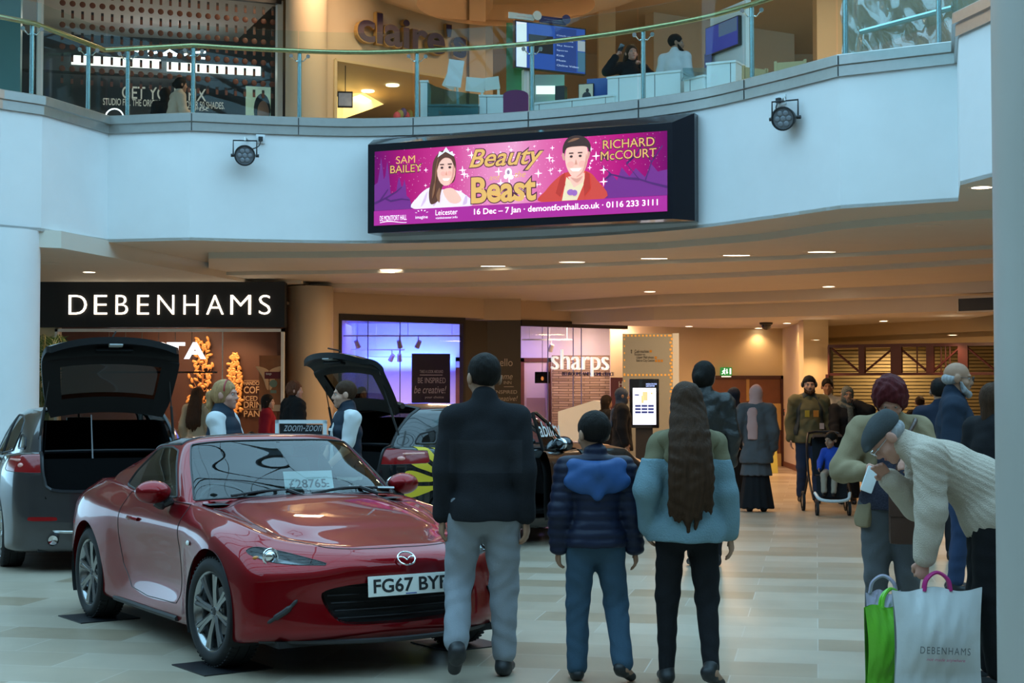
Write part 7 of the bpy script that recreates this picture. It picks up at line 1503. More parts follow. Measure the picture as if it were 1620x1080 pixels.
def person(label, loc, yaw=0, h=1.75, vox=.011, skin='fair', wear=(), bend=0, lean=0, twist=0, hd=(0, 0, 0), drop=0, feet=None, hands=(None, None), curl=(.32, .32), hs=1., bd=1., poles=(None, None), face=True, group=None, cat='person', sit=False, thin=1., name='person'):
    root = thing(name, label, cat, loc, R(yaw), group); sc = h / 1.75; hv = vox / sc
    J = {}; pel = v3(0, 0, .95 - drop); R1 = rz(twist * .5) @ ry(lean * .5) @ rx(bend * .45); R2 = rz(twist) @ ry(lean) @ rx(bend)
    T1 = lambda p: pel + R1 @ np.array(p, float); wst = T1((0, .0, .13)); T2 = lambda p: wst + R2 @ np.array(p, float)
    J['pel'], J['w'] = pel, wst; ch = T2((0, .005, .20)); nb = T2((0, .025, .385)); J['ch'], J['nb'] = ch, nb; Rh = rz(hd[0]) @ rx(hd[1]) @ ry(hd[2]); nt = nb + R2 @ v3(0, -.012, .065); hc = nt + Rh @ v3(0, -.022, .088 * hs); J['hc'] = hc
    legs = []; arms = []
    for i, s in enumerate((1, -1)):
        hp = pel + R1 @ v3(.088 * s, 0, -.02); ft = (feet[i] if feet else (.095 * s, .02, .085, 0, 0)); kn, an = ik(hp, ft[:3], .43, .42, (.12 * s, -1, .15)); legs.append((hp, kn, an, ft[3] if len(ft) > 3 else 0, ft[4] if len(ft) > 4 else 0))
        sh = T2((.172 * s * bd, .02, .318)); tg = hands[i]; tg = T2((.232 * s * bd, -.02, -.20)) if tg is None else np.array(tg, float); pole = poles[i] if poles[i] is not None else R2 @ v3(.5 * s, .8, -.3); el, wr = ik(sh, tg, .285, .25, pole); arms.append((sh, el, wr))
    fy = R2 @ v3(0, 1, 0); skm = mat('skin_' + skin, SKIN[skin], .55, var=.08, scale=14, spec=.3)
    def put(nm, S_, m, noise=0., nf=1., vx=None, fx=None):
        V, Fc = S_.mesh((vx or hv), noise, nf, fx)
        if len(V) == 0: return None
        o = mesh_ob(nm, np.array(V) * sc, Fc, m, None, True); o.parent = root; return o
    # body
    B = Sdf(.03)
    B.cap(pel + R1 @ v3(.05, 0, 0), pel + R1 @ v3(-.05, 0, 0), .115 * thin).cap(pel, wst, .125 * thin, .115 * thin, fl=(fy, .75)).cap(wst, ch, .12 * thin, .135, fl=(fy, .78)).cap(ch, T2((0, .02, .30)), .135, .09, fl=(fy, .8))
    for (hp, kn, an, fyaw, fp), (sh, el, wr) in zip(legs, arms):
        B.cap(hp, kn, .083 * thin, .055, k=.04).cap(kn, an, .053, .036); fd = rz(fyaw) @ rx(-fp) @ v3(0, -1, 0); B.cap(an + v3(0, .03, -.03), an + fd * .13 + v3(0, 0, -.05), .034, .026)
        B.cap(T2((.03 * (1 if sh[0] > J['nb'][0] else -1) * 0, .02, .33)), sh, .06, .056, k=.05).cap(sh, el, .050, .040).cap(el, wr, .041, .027)
    B.cap(nb - R2 @ v3(0, 0, .03), nt + Rh @ v3(0, 0, .02), .058, .052, k=.03)
    H = lambda *p: hc + Rh @ (v3(*p) * hs)
    B.ell(H(0, .012, .035), v3(.077, .096, .088) * hs, M=Rh, k=.02).ell(H(0, -.03, -.045), v3(.056, .062, .072) * hs, M=Rh, k=.035)
    if face:
        B.cap(H(0, -.09, .012), H(0, -.108, -.028), .009 * hs, .013 * hs, k=.012).cap(H(-.014, -.098, -.034), H(.014, -.098, -.034), .008 * hs, k=.01)
        B.cap(H(-.036, -.083, .026), H(.036, -.083, .026), .012 * hs, k=.015).cap(H(-.016, -.088, -.066), H(.016, -.088, -.066), .009 * hs, k=.01).cap(H(0, -.075, -.10), H(0, -.07, -.105), .018 * hs, k=.02)
        for s in (1, -1): B.ell(H(.031 * s, -.093, .008), v3(.016, .014, .011) * hs, op='-', k=.012, M=Rh).cap(H(.045 * s, -.06, -.03), H(.05 * s, -.045, -.03), .02 * hs, k=.02)
    for s in (1, -1): B.ell(H(.084 * s, .012, -.002), v3(.015, .026, .036) * hs, M=Rh @ rz(-18 * s), k=.008)
    # hands: palm, four unequal fingers, thumb from the side of the palm
    for i, (sh, el, wr) in enumerate(arms):
        s = 1 if i == 0 else -1; d = (wr - el) / np.linalg.norm(wr - el); inn = np.array(R2 @ v3(-s, -.25, 0)); inn -= d * (inn @ d); inn /= np.linalg.norm(inn); sd = np.cross(d, inn) * (1 if s > 0 else -1)
        if sd @ (R2 @ v3(0, -1, .2)) < 0: sd = -sd
        B.cap(wr + d * .015, wr + d * .075, .030, .036, k=.015, fl=(inn, .48))
        for j, (o, L) in enumerate(((.027, .072), (.009, .080), (-.010, .074), (-.027, .058))):
            a = wr + d * .085 + sd * o; c = curl[i] * (1 + .12 * j); q1 = d * cos(c * .8) + inn * sin(c * .8); q2 = d * cos(c * 1.9) + inn * sin(c * 1.9); q3 = d * cos(c * 2.7) + inn * sin(c * 2.7); b = a + q1 * L * .45; e = b + q2 * L * .32
            B.chain([a, b, e, e + q3 * L * .23], [.0095, .009, .0082, .0072], k=.006)
        t0 = wr + d * .025 + sd * .024; t1 = t0 + (d * .7 + sd * .6 + inn * .3) * .035; t2 = t1 + (d * .95 + inn * .45) * .03; B.chain([t0, t1, t2], [.0125, .011, .0085], k=.012)
    put('body', B, skm)
    if face and vox < .0125:
        q = MB()
        for s in (1, -1): q.ell(Vector(H(.031 * s, -.0755, .008) * sc), .0108 * sc * hs, 10)
        o = q.ob('eyes', mat('eye_white', (.42, .40, .38), .4)); o.parent = root; q = MB()
        for s in (1, -1): q.ell(Vector(H(.031 * s, -.0822, .008) * sc), .0056 * sc * hs, 8)
        i_ = q.ob('irises', mat('iris', (.05, .03, .02), .3)); i_.parent = o
        S_ = Sdf(.004)
        S_.cap(H(-.02, -.0955, -.064), H(.02, -.0955, -.064), .0055 * hs, fl=(Rh @ v3(0, 0, 1), .8)); put('lips', S_, mat('lips_' + skin, tuple(c * m for c, m in zip(SKIN[skin], (.85, .6, .6))), .5), vx=.004)
    # clothes
    for w in wear:
        w = dict(w); t = w.pop('t'); m = w.pop('m', None); g = w.get('g', 1.); nz = w.get('nz', .003)
        if t == 'top':
            nm = w.get('name', 'jacket'); hem = w.get('hem', -.12); r0 = w.get('r', .02); slv = w.get('slv', 1.); ra = w.get('ar', r0); S_ = Sdf(.04); fl_ = w.get('flare', .01); tk = thin
            S_.cap(pel + R1 @ v3(.055, 0, hem + .05), pel + R1 @ v3(-.055, 0, hem + .05), .112 * tk + r0 + fl_, k=.05).cap(pel + R1 @ v3(0, 0, hem), wst, .125 * tk + r0 + fl_, .122 * tk + r0, fl=(fy, .92)).cap(wst, ch, .125 * tk + r0, .142 + r0, fl=(fy, .80)).cap(ch, T2((0, .02, .315)), .142 + r0, .095 + r0 * .7, fl=(fy, .82))
            S_.clip(pel + R1 @ v3(0, 0, hem), R1 @ v3(0, 0, -1))
            for s, (sh, el, wr) in zip((1, -1), arms):
                S_.cap(T2((.05 * s, .02, .345)), sh if slv > 0 else T2((.125 * s * bd, .02, .330)), .058 + r0 * .7, .054 + ra * .9 if slv > 0 else .06, k=.05)
                if slv > 0:
                    e2 = el if slv >= .5 else sh + (el - sh) * slv * 2; S_.cap(sh, e2, .054 + ra, .046 + ra * .9, k=.035)
                    if slv > .5: S_.cap(el, el + (wr - el) * (slv - .5) * 2 * .96, .047 + ra * .9, .034 + ra * .75, k=.03)
            if w.get('collar', 1): S_.cap(nb + R2 @ v3(0, .004, -.02), nb + R2 @ v3(0, -.004, w.get('ch', .035)), .072 + r0 * .4, .064 + r0 * .3, k=.02)
            if w.get('open'): S_.cap(T2((0, -.2, .30)), T2((0, -.2, -.3)), w['open'], w['open'] * 1.3, op='-', k=.01)
            if w.get('off'):            # worn off the shoulders
                S_.clip(T2((0, 0, w['off'])), R2 @ v3(0, 0, 1))
            fx = None
            if w.get('quilt'): z0 = pel[2]; fx = lambda X, Y, Z: (-.010 * np.abs(np.sin((Z - z0) * pi / w['quilt'])) + .004).astype(np.float32)
            if w.get('rib'):
                def fx(X, Y, Z, ax=R2): a = np.arctan2(ax[0, 0] * (X - wst[0]) + ax[1, 0] * (Y - wst[1]) + ax[2, 0] * (Z - wst[2]), ax[0, 1] * (X - wst[0]) + ax[1, 1] * (Y - wst[1]) + ax[2, 1] * (Z - wst[2])); return (.0028 * np.sin(a * 34)).astype(np.float32)
            o = put(nm, S_, m, nz, w.get('nf', 1.), fx=fx)
            if w.get('band'):
                z0, z1, xm, m2 = w['band']; me = o.data; me.materials.append(m2)
                for pg in me.polygons:
                    c = pg.center
                    if z0 < c.z < z1 and abs(c.x) < xm: pg.material_index = 1
        elif t == 'hood':
            S_ = Sdf(.04); dz = w.get('dz', 0.)
            wx = w.get('wx', 1.); S_.chain([T2((.12 * wx, -.03, .36 + dz)), T2((.11 * wx, .08, .345 + dz)), T2((0, .145, .32 + dz)), T2((-.11 * wx, .08, .345 + dz)), T2((-.12 * wx, -.03, .36 + dz))], [.035, .05, .06, .05, .035]).ell(T2((0, .125, .25 + dz)), v3(.15 * wx, .05, .085) * g, M=R2).cap(T2((.06, .14, .25 + dz)), T2((0, .155, .15 + dz)), .035, .02).cap(T2((-.06, .14, .25 + dz)), T2((0, .155, .15 + dz)), .035, .02); put('hood', S_, m, nz)
        elif t == 'trousers':
            S_ = Sdf(.035); r0 = w.get('r', .014); S_.cap(pel + R1 @ v3(.05, 0, -.035), pel + R1 @ v3(-.05, 0, -.035), .114 * thin + r0 * .5, fl=(fy, .9)).cap(pel, pel + R1 @ v3(0, 0, .08), .12 * thin, .115 * thin, fl=(fy, .8))
            for hp, kn, an, fyaw, fp in legs: S_.cap(hp, kn, .088 * thin + r0, .058 + r0, k=.045).cap(kn, an + (kn - an) * w.get('up', .06), .058 + r0, w.get('cuff', .044) + r0 * .8)
            S_.clip(pel + R1 @ v3(0, 0, .02), R1 @ v3(0, 0, 1))
            put('trousers', S_, m, w.get('nz', .004))
        elif t == 'skirt':
            S_ = Sdf(.03); z1 = w.get('z1', .1); rr = w.get('r1', .2); S_.cap((0, pel[1], z1), (0, pel[1], w.get('z0', 1.0)), rr, .135, fl=(v3(0, 1, 0), .75)).clip((0, 0, z1), (0, 0, -1)); put(w.get('name', 'skirt'), S_, m, 0, fx=lambda X, Y, Z: (.008 * np.sin(np.arctan2(X, Y) * 11) * np.clip(1.0 - Z, 0, 1)).astype(np.float32))
        elif t == 'shoes':
            for hp, kn, an, fyaw, fp in legs:
                A = rz(fyaw) @ rx(-fp); S_ = Sdf(.02); S_.cap(an + A @ v3(0, .035, -.04), an + A @ v3(0, -.13, -.052), .042, .036, fl=(A @ v3(0, 0, 1), .9)).cap(an + A @ v3(0, .01, .0), an + A @ v3(0, .0, -.05), .045, .045).clip(an + A @ v3(0, 0, -.083), A @ v3(0, 0, -1)); put('shoe', S_, m)
        elif t == 'hair':
            st = w.get('st', 'short'); S_ = Sdf(.02); e = w.get('e', .012)
            if st != 'bald':
                S_.ell(H(0, .02, .042), v3(.079 + e, .097 + e, .090 + e) * hs, M=Rh)
                if st in ('long', 'bob', 'curly', 'bun', 'pony'): S_.ell(H(0, .035, .0), v3(.082 + e, .080 + e, .10) * hs, M=Rh)
                S_.ell(H(0, -.085, -.045), v3(.076, .07, .100) * hs, op='-', M=Rh, k=.012)
                if st == 'short': S_.clip(H(0, .05, -.042), Rh @ v3(0, -.35, -1)); S_.ell(H(.085, -.03, -.035), v3(.03, .045, .05) * hs, op='-', M=Rh, k=.01); S_.ell(H(-.085, -.03, -.035), v3(.03, .045, .05) * hs, op='-', M=Rh, k=.01)
                if st == 'bun': S_.ell(H(0, .12, .0), v3(.05, .05, .055) * hs, M=Rh)
                if st == 'pony': S_.chain([H(0, .10, .03), H(0, .15, .0), H(0, .15, -.09), H(0, .13, -.18)], [.03, .035, .03, .012])
                if st == 'bob': S_.cap(H(.055, .03, -.02), H(.06, .035, -.13), .045, .04).cap(H(-.055, .03, -.02), H(-.06, .035, -.13), .045, .04).cap(H(0, .07, 0), H(0, .07, -.14), .06, .055)
                if st == 'long':
                    rd = random.Random(3); L = w.get('L', .45); bk = w.get('bk', 0.)
                    for j in range(13):
                        a = -1.25 + 2.5 * j / 12; x0, y0 = .075 * sin(a), .03 + .075 * cos(a); k_ = L * (1 - .22 * abs(a)) * rd.uniform(.9, 1.05); p0 = H(x0, y0, .0); p1 = T2((x0 * 1.3, .105 + bk + .045 * cos(a), .30)); p2 = T2((x0 * 1.5 + rd.uniform(-.02, .02), .15 + bk * .9 + .03 * cos(a), .30 - k_ * .5)); p3 = T2((x0 * 1.3 + rd.uniform(-.04, .04), .15 + bk * .5, .30 - k_)); S_.chain([tuple(p) for p in smooth_line([p0, p1, p2, p3], 3)], [.034, .036, .036, .034, .032, .031, .03, .028, .022, .008], k=.012)
            else:
                S_.ell(H(0, .045, -.005), v3(.083, .078, .05) * hs, M=Rh); S_.ell(H(0, -.06, .0), v3(.12, .075, .12) * hs, op='-', M=Rh, k=.01)
            put('hair', S_, m, w.get('nz', .0016), w.get('nf', 2.4))
        elif t == 'beard':
            S_ = Sdf(.015); S_.chain([H(.064, -.02, -.03), H(.052, -.05, -.085), H(0, -.083, -.112), H(-.052, -.05, -.085), H(-.064, -.02, -.03)], [.014, .022, .027, .022, .014]).cap(H(-.02, -.098, -.05), H(.02, -.098, -.05), .008); S_.ell(H(0, -.112, -.068), v3(.022, .016, .008), op='-', M=Rh, k=.004); put('beard', S_, m, .002, 3)
        elif t == 'hijab':
            S_ = Sdf(.035); S_.ell(H(0, .02, .035), v3(.092, .112, .105) * hs, M=Rh).ell(H(0, .01, -.05), v3(.088, .10, .10), M=Rh).cap(nb + R2 @ v3(0, .01, .02), nb + R2 @ v3(0, .0, -.03), .088, .125, fl=(fy, .85)).cap(T2((.10, .01, .34)), T2((-.10, .01, .34)), .075, k=.05)
            S_.ell(H(0, -.12, -.015), v3(.058, .075, .078), op='-', M=Rh, k=.012)
            if w.get('tail'): tx = w['tail']; S_.chain([T2((tx, .05, .36)), T2((tx * 1.1, .145, .28)), T2((tx * 1.1, .165, .1)), T2((tx, .165, w.get('tz', -.05)))], [.06, .062, .07, .068], fl=(fy, .4)); S_.clip(T2((0, .165, w.get('tz', -.05) - .0)), R2 @ v3(0, 0, -1))
            put('headscarf', S_, m, .003, .9)
        elif t == 'scarf':
            S_ = Sdf(.03); S_.chain([nb + R2 @ v3(.09 * cos(a), .01 + .085 * sin(a), .0 + .02 * cos(a * 2)) for a in [2 * pi * i / 8 for i in range(9)]], [.045] * 9).cap(T2((.04, -.12, .34)), T2((.05, -.15, .05)), .045, .05, fl=(fy, .5)); put('scarf', S_, m, .004)
        elif t == 'beanie':
            S_ = Sdf(.015); S_.ell(H(0, .016, .048), v3(.088, .108, .092) * hs, M=Rh).clip(H(0, -.09, .045), Rh @ v3(0, -.22, -1)); put('hat', S_, m)
        elif t == 'flatcap':
            S_ = Sdf(.03); S_.ell(H(0, .0, .072), v3(.098, .128, .058), M=Rh @ rx(8)).ell(H(0, .03, .05), v3(.09, .108, .06), M=Rh).cap(H(-.05, -.11, .045), H(.05, -.11, .045), .022, k=.03, fl=(Rh @ v3(0, 0, 1), .5)).clip(H(0, 0, .026), Rh @ v3(0, -.12, -1)); put('cap', S_, m, .002)
        elif t == 'headphones':
            q = MB(); q.tube([Vector(H(.092 * cos(a), .0, .025 + .10 * sin(a)) * sc) for a in [pi * i / 12 for i in range(13)]], .008, 6)
            for s in (1, -1): q.ell(Vector(H(.092 * s, .0, .01) * sc), (.022, .036, .042), 10)
            o = q.ob('headphones', m); o.parent = root
        elif t == 'glasses':
            q = MB()
            for s in (1, -1): q.tube([Vector(H(.033 * s + .024 * cos(a), -.112, .006 + .018 * sin(a)) * sc) for a in [2 * pi * i / 14 for i in range(14)]], .0022, 5, closed=True); q.tube([Vector(H(.056 * s, -.108, .01) * sc), Vector(H(.08 * s, .0, .012) * sc)], .002, 5)
            q.tube([Vector(H(-.01, -.112, .01) * sc), Vector(H(.01, -.112, .01) * sc)], .002, 5); o = q.ob('glasses', m); o.parent = root
        elif t == 'box':              # a flat badge or panel on the chest/back: centre (x,z), half size, side
            x, z, a, b, sd = w['p']; q = MB(Matrix.Scale(sc, 4)); yb = w.get('y', .16); q.add([T2((x + i * a, sd * yb, z + j * b)) for i, j in ((-1, -1), (1, -1), (1, 1), (-1, 1))] + [T2((x + i * a, sd * (yb - .02), z + j * b)) for i, j in ((-1, -1), (1, -1), (1, 1), (-1, 1))], [(0, 1, 2, 3), (7, 6, 5, 4), (0, 4, 5, 1), (1, 5, 6, 2), (2, 6, 7, 3), (3, 7, 4, 0)]); o = q.ob(w.get('name', 'badge'), m, None, False); o.parent = root
    J['arms'] = arms; J['T2'] = T2; J['sc'] = sc; J['root'] = root; J['H'] = H; J['M'] = Matrix.Translation(Vector(loc)) @ Matrix.Rotation(R(yaw), 4, 'Z')
    J['hand'] = [J['M'] @ Vector((wr + (wr - el) / np.linalg.norm(wr - el) * .09) * sc) for sh, el, wr in arms]
    return J
def top(m, **k): return dict(t='top', m=m, **k)
def trs(m, **k): return dict(t='trousers', m=m, **k)
def hair(m, st='short', **k): return dict(t='hair', m=m, st=st, **k)
def shoes(m): return dict(t='shoes', m=m)
def hairm(n, c):
    m = mat('hair_' + n, c, .6, var=.55, scale=60, bump=.35, bscale=110, spec=.12); nt = m.node_tree; mp = nt.nodes.new('ShaderNodeMapping'); mp.inputs['Scale'].default_value = (1, 1, .09)
    for l in list(nt.links):
        if l.from_node.type == 'TEX_COORD': s_ = l.to_socket; nt.links.remove(l); nt.links.new(mp.outputs[0], s_)
    nt.links.new([x for x in nt.nodes if x.type == 'TEX_COORD'][0].outputs['Object'], mp.inputs[0]); return m
BLK = fabric('black', (.010, .010, .012)); NAVY = fabric('navy', (.012, .018, .035)); NAVYP = fabric('navy_puffer', (.012, .016, .038), .45, .1); JEAN = fabric('denim', (.04, .08, .125)); JEAND = fabric('dark_denim', (.025, .045, .10)); GREYJ = fabric('grey_jersey', (.24, .26, .29)); SHOE = mat('shoe_black', (.012, .012, .014), .5)
H_blk = hairm('black', (.010, .008, .007)); H_brn = hairm('brown', (.045, .022, .012)); H_dk = hairm('dark', (.018, .012, .009)); H_red = hairm('maroon', (.075, .010, .012)); H_bln = hairm('blonde', (.38, .22, .10)); H_grey = hairm('grey', (.32, .32, .33)); H_aub = hairm('auburn', (.12, .04, .02))
def at(px, d, z=0.): p = P(px, 600, d); return (p.x, p.y, z)
# ---------------------------------------------------------------- the family walking in front of the cars
OLIVE = fabric('olive', (.17, .15, .09)); FLEECE = fabric('charcoal_fleece', (.016, .017, .021), .95, .5, 300)
PANEL = fabric('fleece_panel', (.025, .026, .031), .95, .5, 300)
J1 = person('man in a dark fleece jacket and grey joggers walking away beside the red coupe', at(768, 8.6), 180, 1.765, .0085, 'tan', [top(FLEECE, r=.023, hem=-.10, ch=.05, nz=.0035, nf=.7, band=(1.12, 1.30, .2, PANEL)), trs(GREYJ, r=.020, cuff=.05, up=.10, nz=.005), shoes(SHOE), hair(H_blk, e=.010)], hd=(22, 4, 0), bd=.98, feet=((.15, .20, .19, 10, -38), (-.10, -.06, .085, -12, 0)), hands=((.235, -.02, .86), (-.225, .03, .81)), twist=-4, thin=1.04)
PUFF = fabric('blue_hood', (.03, .085, .24), .5, .1)
J2 = person('boy in a navy quilted jacket with a bright blue hood and jeans', at(941, 8.5), 184, 1.42, .008, 'tan', [top(NAVYP, r=.036, hem=-.06, quilt=.062, nz=.003, ch=.05), dict(t='hood', m=PUFF, g=1.1, wx=1.35), trs(JEAN, r=.020, cuff=.055, up=.03), shoes(SHOE), hair(H_blk, e=.012)], hd=(24, 4, 0), hs=1.16, bd=1.05, feet=((.12, -.03, .085, 4, 0), (-.17, .12, .13, -38, -22)), hands=(None, (-.275, -.02, .84)))
DENIM = fabric('pale_denim', (.15, .245, .29), .8, .35, 120)
J3 = person('girl with long brown hair in an olive hoodie, denim jacket and black jeans', at(1086, 8.4), 180, 1.60, .008, 'tan', [top(OLIVE, r=.016, hem=-.0, ar=.020, name='hoodie', nz=.005, nf=.7), dict(t='hood', m=OLIVE, g=.9, wx=1.1), top(DENIM, r=.052, ar=.032, hem=-.115, off=.235, collar=0, nz=.006, nf=.6, flare=.02), trs(BLK, r=.011, up=.0, cuff=.038), shoes(SHOE), hair(H_brn, 'long', L=.50, e=.016, bk=.055, nz=.003, nf=1.6)], hd=(6, 0, 0), bd=.90, thin=.98, feet=((.12, -.02, .085, 5, 0), (-.12, .16, .125, -35, -25)), hands=((.225, .0, .92), (-.25, .02, .86)))
LEATH = mat('black_leather', (.014, .014, .014), .42, bump=.3, bscale=30)
person('dark haired person in a black leather jacket walking away behind the girl', at(1113, 14.1), 188, 1.83, .012, 'tan', [top(LEATH, r=.03, hem=-.12, nz=.006), trs(BLK), shoes(SHOE), hair(H_blk, 'bun', e=.016)], hd=(-38, 0, 0), bd=1.05, thin=1.05)
person('woman in a black headscarf and long black coat facing the brown doors', at(1160, 22.2), 205, 1.63, .013, 'tan', [top(BLK, r=.04, hem=-.15, nz=.005), dict(t='skirt', m=BLK, z1=.06, r1=.22), dict(t='hijab', m=NAVY), shoes(SHOE)], thin=1.05)
PINK = fabric('dusty_pink', (.55, .31, .28), .8); TUN = fabric('grey_tunic', (.088, .09, .098))
person('woman in a dusty pink headscarf, grey tunic and long black skirt', at(1196, 20.6), 172, 1.66, .012, 'tan', [top(TUN, r=.045, hem=-.28, nz=.005), dict(t='skirt', m=TUN, z0=1.0, z1=.50, r1=.225, name='tunic_skirt'), dict(t='skirt', m=BLK, z1=.05, r1=.25, z0=.75), dict(t='hijab', m=PINK, tail=.05, tz=-.08), shoes(SHOE)], thin=1.12, hd=(12, 0, 0), hands=((.26, -.12, .95), None))
HOOD = fabric('khaki_hoodie', (.13, .12, .065)); VEST = fabric('denim_vest', (.05, .06, .065))
person('bearded man in headphones, black beanie, khaki hoodie and denim waistcoat', at(1280, 22.2), -4, 1.80, .0115, 'fair', [top(HOOD, r=.035, hem=-.12, name='hoodie', nz=.005), top(VEST, r=.045, hem=-.02, slv=0, collar=0, open=.16), dict(t='hood', m=HOOD), trs(JEAND, r=.018), shoes(SHOE), dict(t='beanie', m=BLK), dict(t='beard', m=H_brn), dict(t='headphones', m=M_dark), dict(t='box', m=mat('motif_orange', (.55, .2, .02), .7), p=(.07, .15, .035, .045, -1), y=.19, name='motif'), dict(t='box', m=mat('motif_yellow', (.5, .35, .03), .7), p=(-.05, .15, .03, .045, -1), y=.19, name='motif'), dict(t='box', m=mat('patch_white', (.5, .4, .38), .7), p=(.15, -.02, .03, .04, -1), y=.165, name='patch')], bd=1.12, thin=1.08, feet=((.09, -.08, .085, 0, 0), (-.11, .10, .085, 0, 0)))
person('man in a white shirt walking behind the man in headphones', at(1309, 24.4), -8, 1.78, .013, 'brown', [top(fabric('white_shirt', (.55, .53, .5)), r=.016, name='shirt'), trs(BLK), shoes(SHOE), hair(H_blk)])
SCF = fabric('patterned_scarf', (.11, .12, .11), var=.9, scale=60)
J9 = person('smiling woman in a patterned grey headscarf holding a phone to her ear', at(1339, 22.0), -6, 1.65, .0115, 'tan', [top(BLK, r=.035, hem=-.25, nz=.005), dict(t='skirt', m=BLK, z1=.10, r1=.19), dict(t='hijab', m=SCF), dict(t='scarf', m=SCF), shoes(SHOE)], hands=((.13, -.10, 1.50), (-.20, -.36, 1.02)), curl=(1.1, 1.2), poles=((1, -.3, -.8), None), hd=(6, 0, 6))
p = J9['hand'][0]; q = MB(Matrix.Translation(p + Vector((0, -.015, -.02))) @ Matrix.Rotation(R(14), 4, 'Y')); q.box((-.006, -.03, -.06), (.006, .03, .07), bev=.004); tag(q.ob('mobile_phone', M_blackgloss), 'black phone held to the ear of the woman in the patterned headscarf', 'phone')
# ---- the couple looking at a small thing in their hands
BEIGE = fabric('beige_canvas', (.27, .205, .12)); KNIT = fabric('cream_knit', (.56, .47, .385), .9, .6, 160); TWEED = fabric('grey_tweed', (.085, .095, .10), .9, .8, 400)
J11 = person('woman with short maroon hair in an open beige jacket looking down at her hands', at(1408, 9.35), -8, 1.66, .009, 'pink', [top(fabric('speckled_top', (.045, .045, .07), var=.9, scale=120), r=.012, hem=-.04, slv=.4, name='blouse'), top(BEIGE, r=.036, hem=-.15, open=.13, nz=.005, ch=.05), trs(fabric('grey_jeans', (.10, .105, .115)), r=.016), shoes(SHOE), hair(H_red, 'curly', e=.030, nz=.006, nf=2.2)], hd=(-4, 36, 0), hands=((.10, -.30, 1.19), (-.19, -.27, 1.15)), curl=(1.0, 1.0), poles=((.6, .3, -1), (-.8, .25, -1)), thin=1.08)
p = J11['hand'][1]; tag(MB(Matrix.Translation(p + Vector((-.01, -.03, -.02))) @ Matrix.Rotation(R(20), 4, 'Y')).box((-.035, -.012, -.09), (.035, .012, .06), bev=.01).ob('paper_tissue', M_whiteP), 'white folded tissue in the hand of the maroon haired woman', 'tissue')
LEAB = mat('brown_leather', (.060, .022, .012), .45, bump=.2, bscale=40); M_ = J11['M']
t = thing('shoulder_bag', 'brown leather shoulder bag hanging in front of the maroon haired woman', 'bag', M_ @ Vector((.10, -.26, .70)), 0); q = MB(M_); q.box((-.04, -.33, .68), (.24, -.23, .97), bev=.03); q.box((-.045, -.34, .84), (.245, -.30, .975), bev=.015); q.ob('body', LEAB, t)
q = MB(M_); q.tube(smooth_line([(.0, -.27, .95), (.03, -.25, 1.2), (.13, -.10, 1.375), (.15, .06, 1.37), (.2, .19, 1.2), (.24, -.1, .95), (.235, -.27, .94)], 5), .013, 6); q.ob('strap', LEAB, t); q = MB(M_); q.box((.08, -.35, .86), (.12, -.338, .90)); q.ob('clasp', mat('clasp_brass', (.5, .35, .12), .3, .9), t, smooth=False)
J12 = person('stooping old man in a cream ribbed pullover and grey flat cap holding shopping bags', at(1566, 8.3), -98, 1.74, .008, 'pink', [top(KNIT, r=.036, hem=-.08, rib=1, nz=.004, nf=.5, ch=.075, name='pullover'), trs(BLK, r=.028), shoes(SHOE), hair(H_grey, 'bald'), dict(t='flatcap', m=TWEED), dict(t='glasses', m=M_chrome)], bend=63, hd=(4, 52, 0), hands=((.20, -.38, .58), (-.07, -.52, 1.10)), curl=(1.5, .35), poles=((.6, .7, -.2), (-.5, .6, -.9)), thin=1.14)
hb = J12['hand'][0]
# ---- carrier bags in his hand
def carrier(name, lab, top_c, w, h, dep, m, seed, rzv, extra=None):
    t = thing(name, lab, 'bag', (top_c.x, top_c.y, top_c.z - h), 0); rd = random.Random(seed); M2 = Matrix.Translation(top_c) @ Matrix.Rotation(R(rzv), 4, 'Z'); N = 26
    q = MB(M2)
    for sd in (-1, 1):
        G = []
        for i in range(N + 1):
            u = i / N * 2 - 1; G.append([])
            for j in range(N + 1):
                v = j / N; bl = math.sin(min(1, v * 1.15) * pi * .9) * dep * (1 - u * u * .85); wx = w / 2 * (1 - .06 * math.sin(v * 3)) * (1 + .03 * (1 - v)); wr = .006 * sin(u * 9 + v * 5 + seed) * sin(v * 13 + u * 4) + .004 * sin(u * 23 + v * 9)
                G[-1].append(Vector((u * wx, sd * (.004 + bl) + wr * (1 - u * u), -v * h + .012 * sin(u * 5 + seed) * (1 - v))))
        q.grid(G)
    q.ob('sack', m, t)
    q = MB(M2)
    for sd in (-1, 1): q.tube(smooth_line([(-.07, sd * .01, -.01), (-.055, sd * .008, .05), (0, 0, .085), (.055, sd * .008, .05), (.07, sd * .01, -.01)], 5), .010, 6, flat=(0, 1, 0))
    q.ob('handle', mat('handle_magenta', (.45, .01, .18), .5) if extra else m, t); 
    if extra: extra(t, M2)
    return t
def letters(t, M2):
    FM = M2 @ Matrix.Translation((0, -.105, -.30)) @ Matrix(((1, 0, 0, 0), (0, 0, -1, 0), (0, 1, 0, 0), (0, 0, 0, 1))) @ Matrix.Rotation(R(-3), 4, 'Z')
    q = MB(FM); text_fit(q, 'DEBENHAMS', -.125, .135, -.018, .018, Matrix.Identity(4), 0, 0, sp=1.25); q.ob('lettering', mat('letter_grey', (.12, .13, .14), .5), t, smooth=False)
    q = MB(FM); text_fit(q, 'not made anywhere', -.09, .11, -.058, -.038, Matrix.Identity(4), 0, 0, shear=.3); q.ob('tagline', mat('tag_pink', (.55, .08, .22), .5), t, smooth=False)
M_bagw = mat('bag_white', (.60, .62, .63), .35, bump=.3, bscale=12); bag_c = Vector((hb.x + .06, hb.y - .07, hb.z - .06))
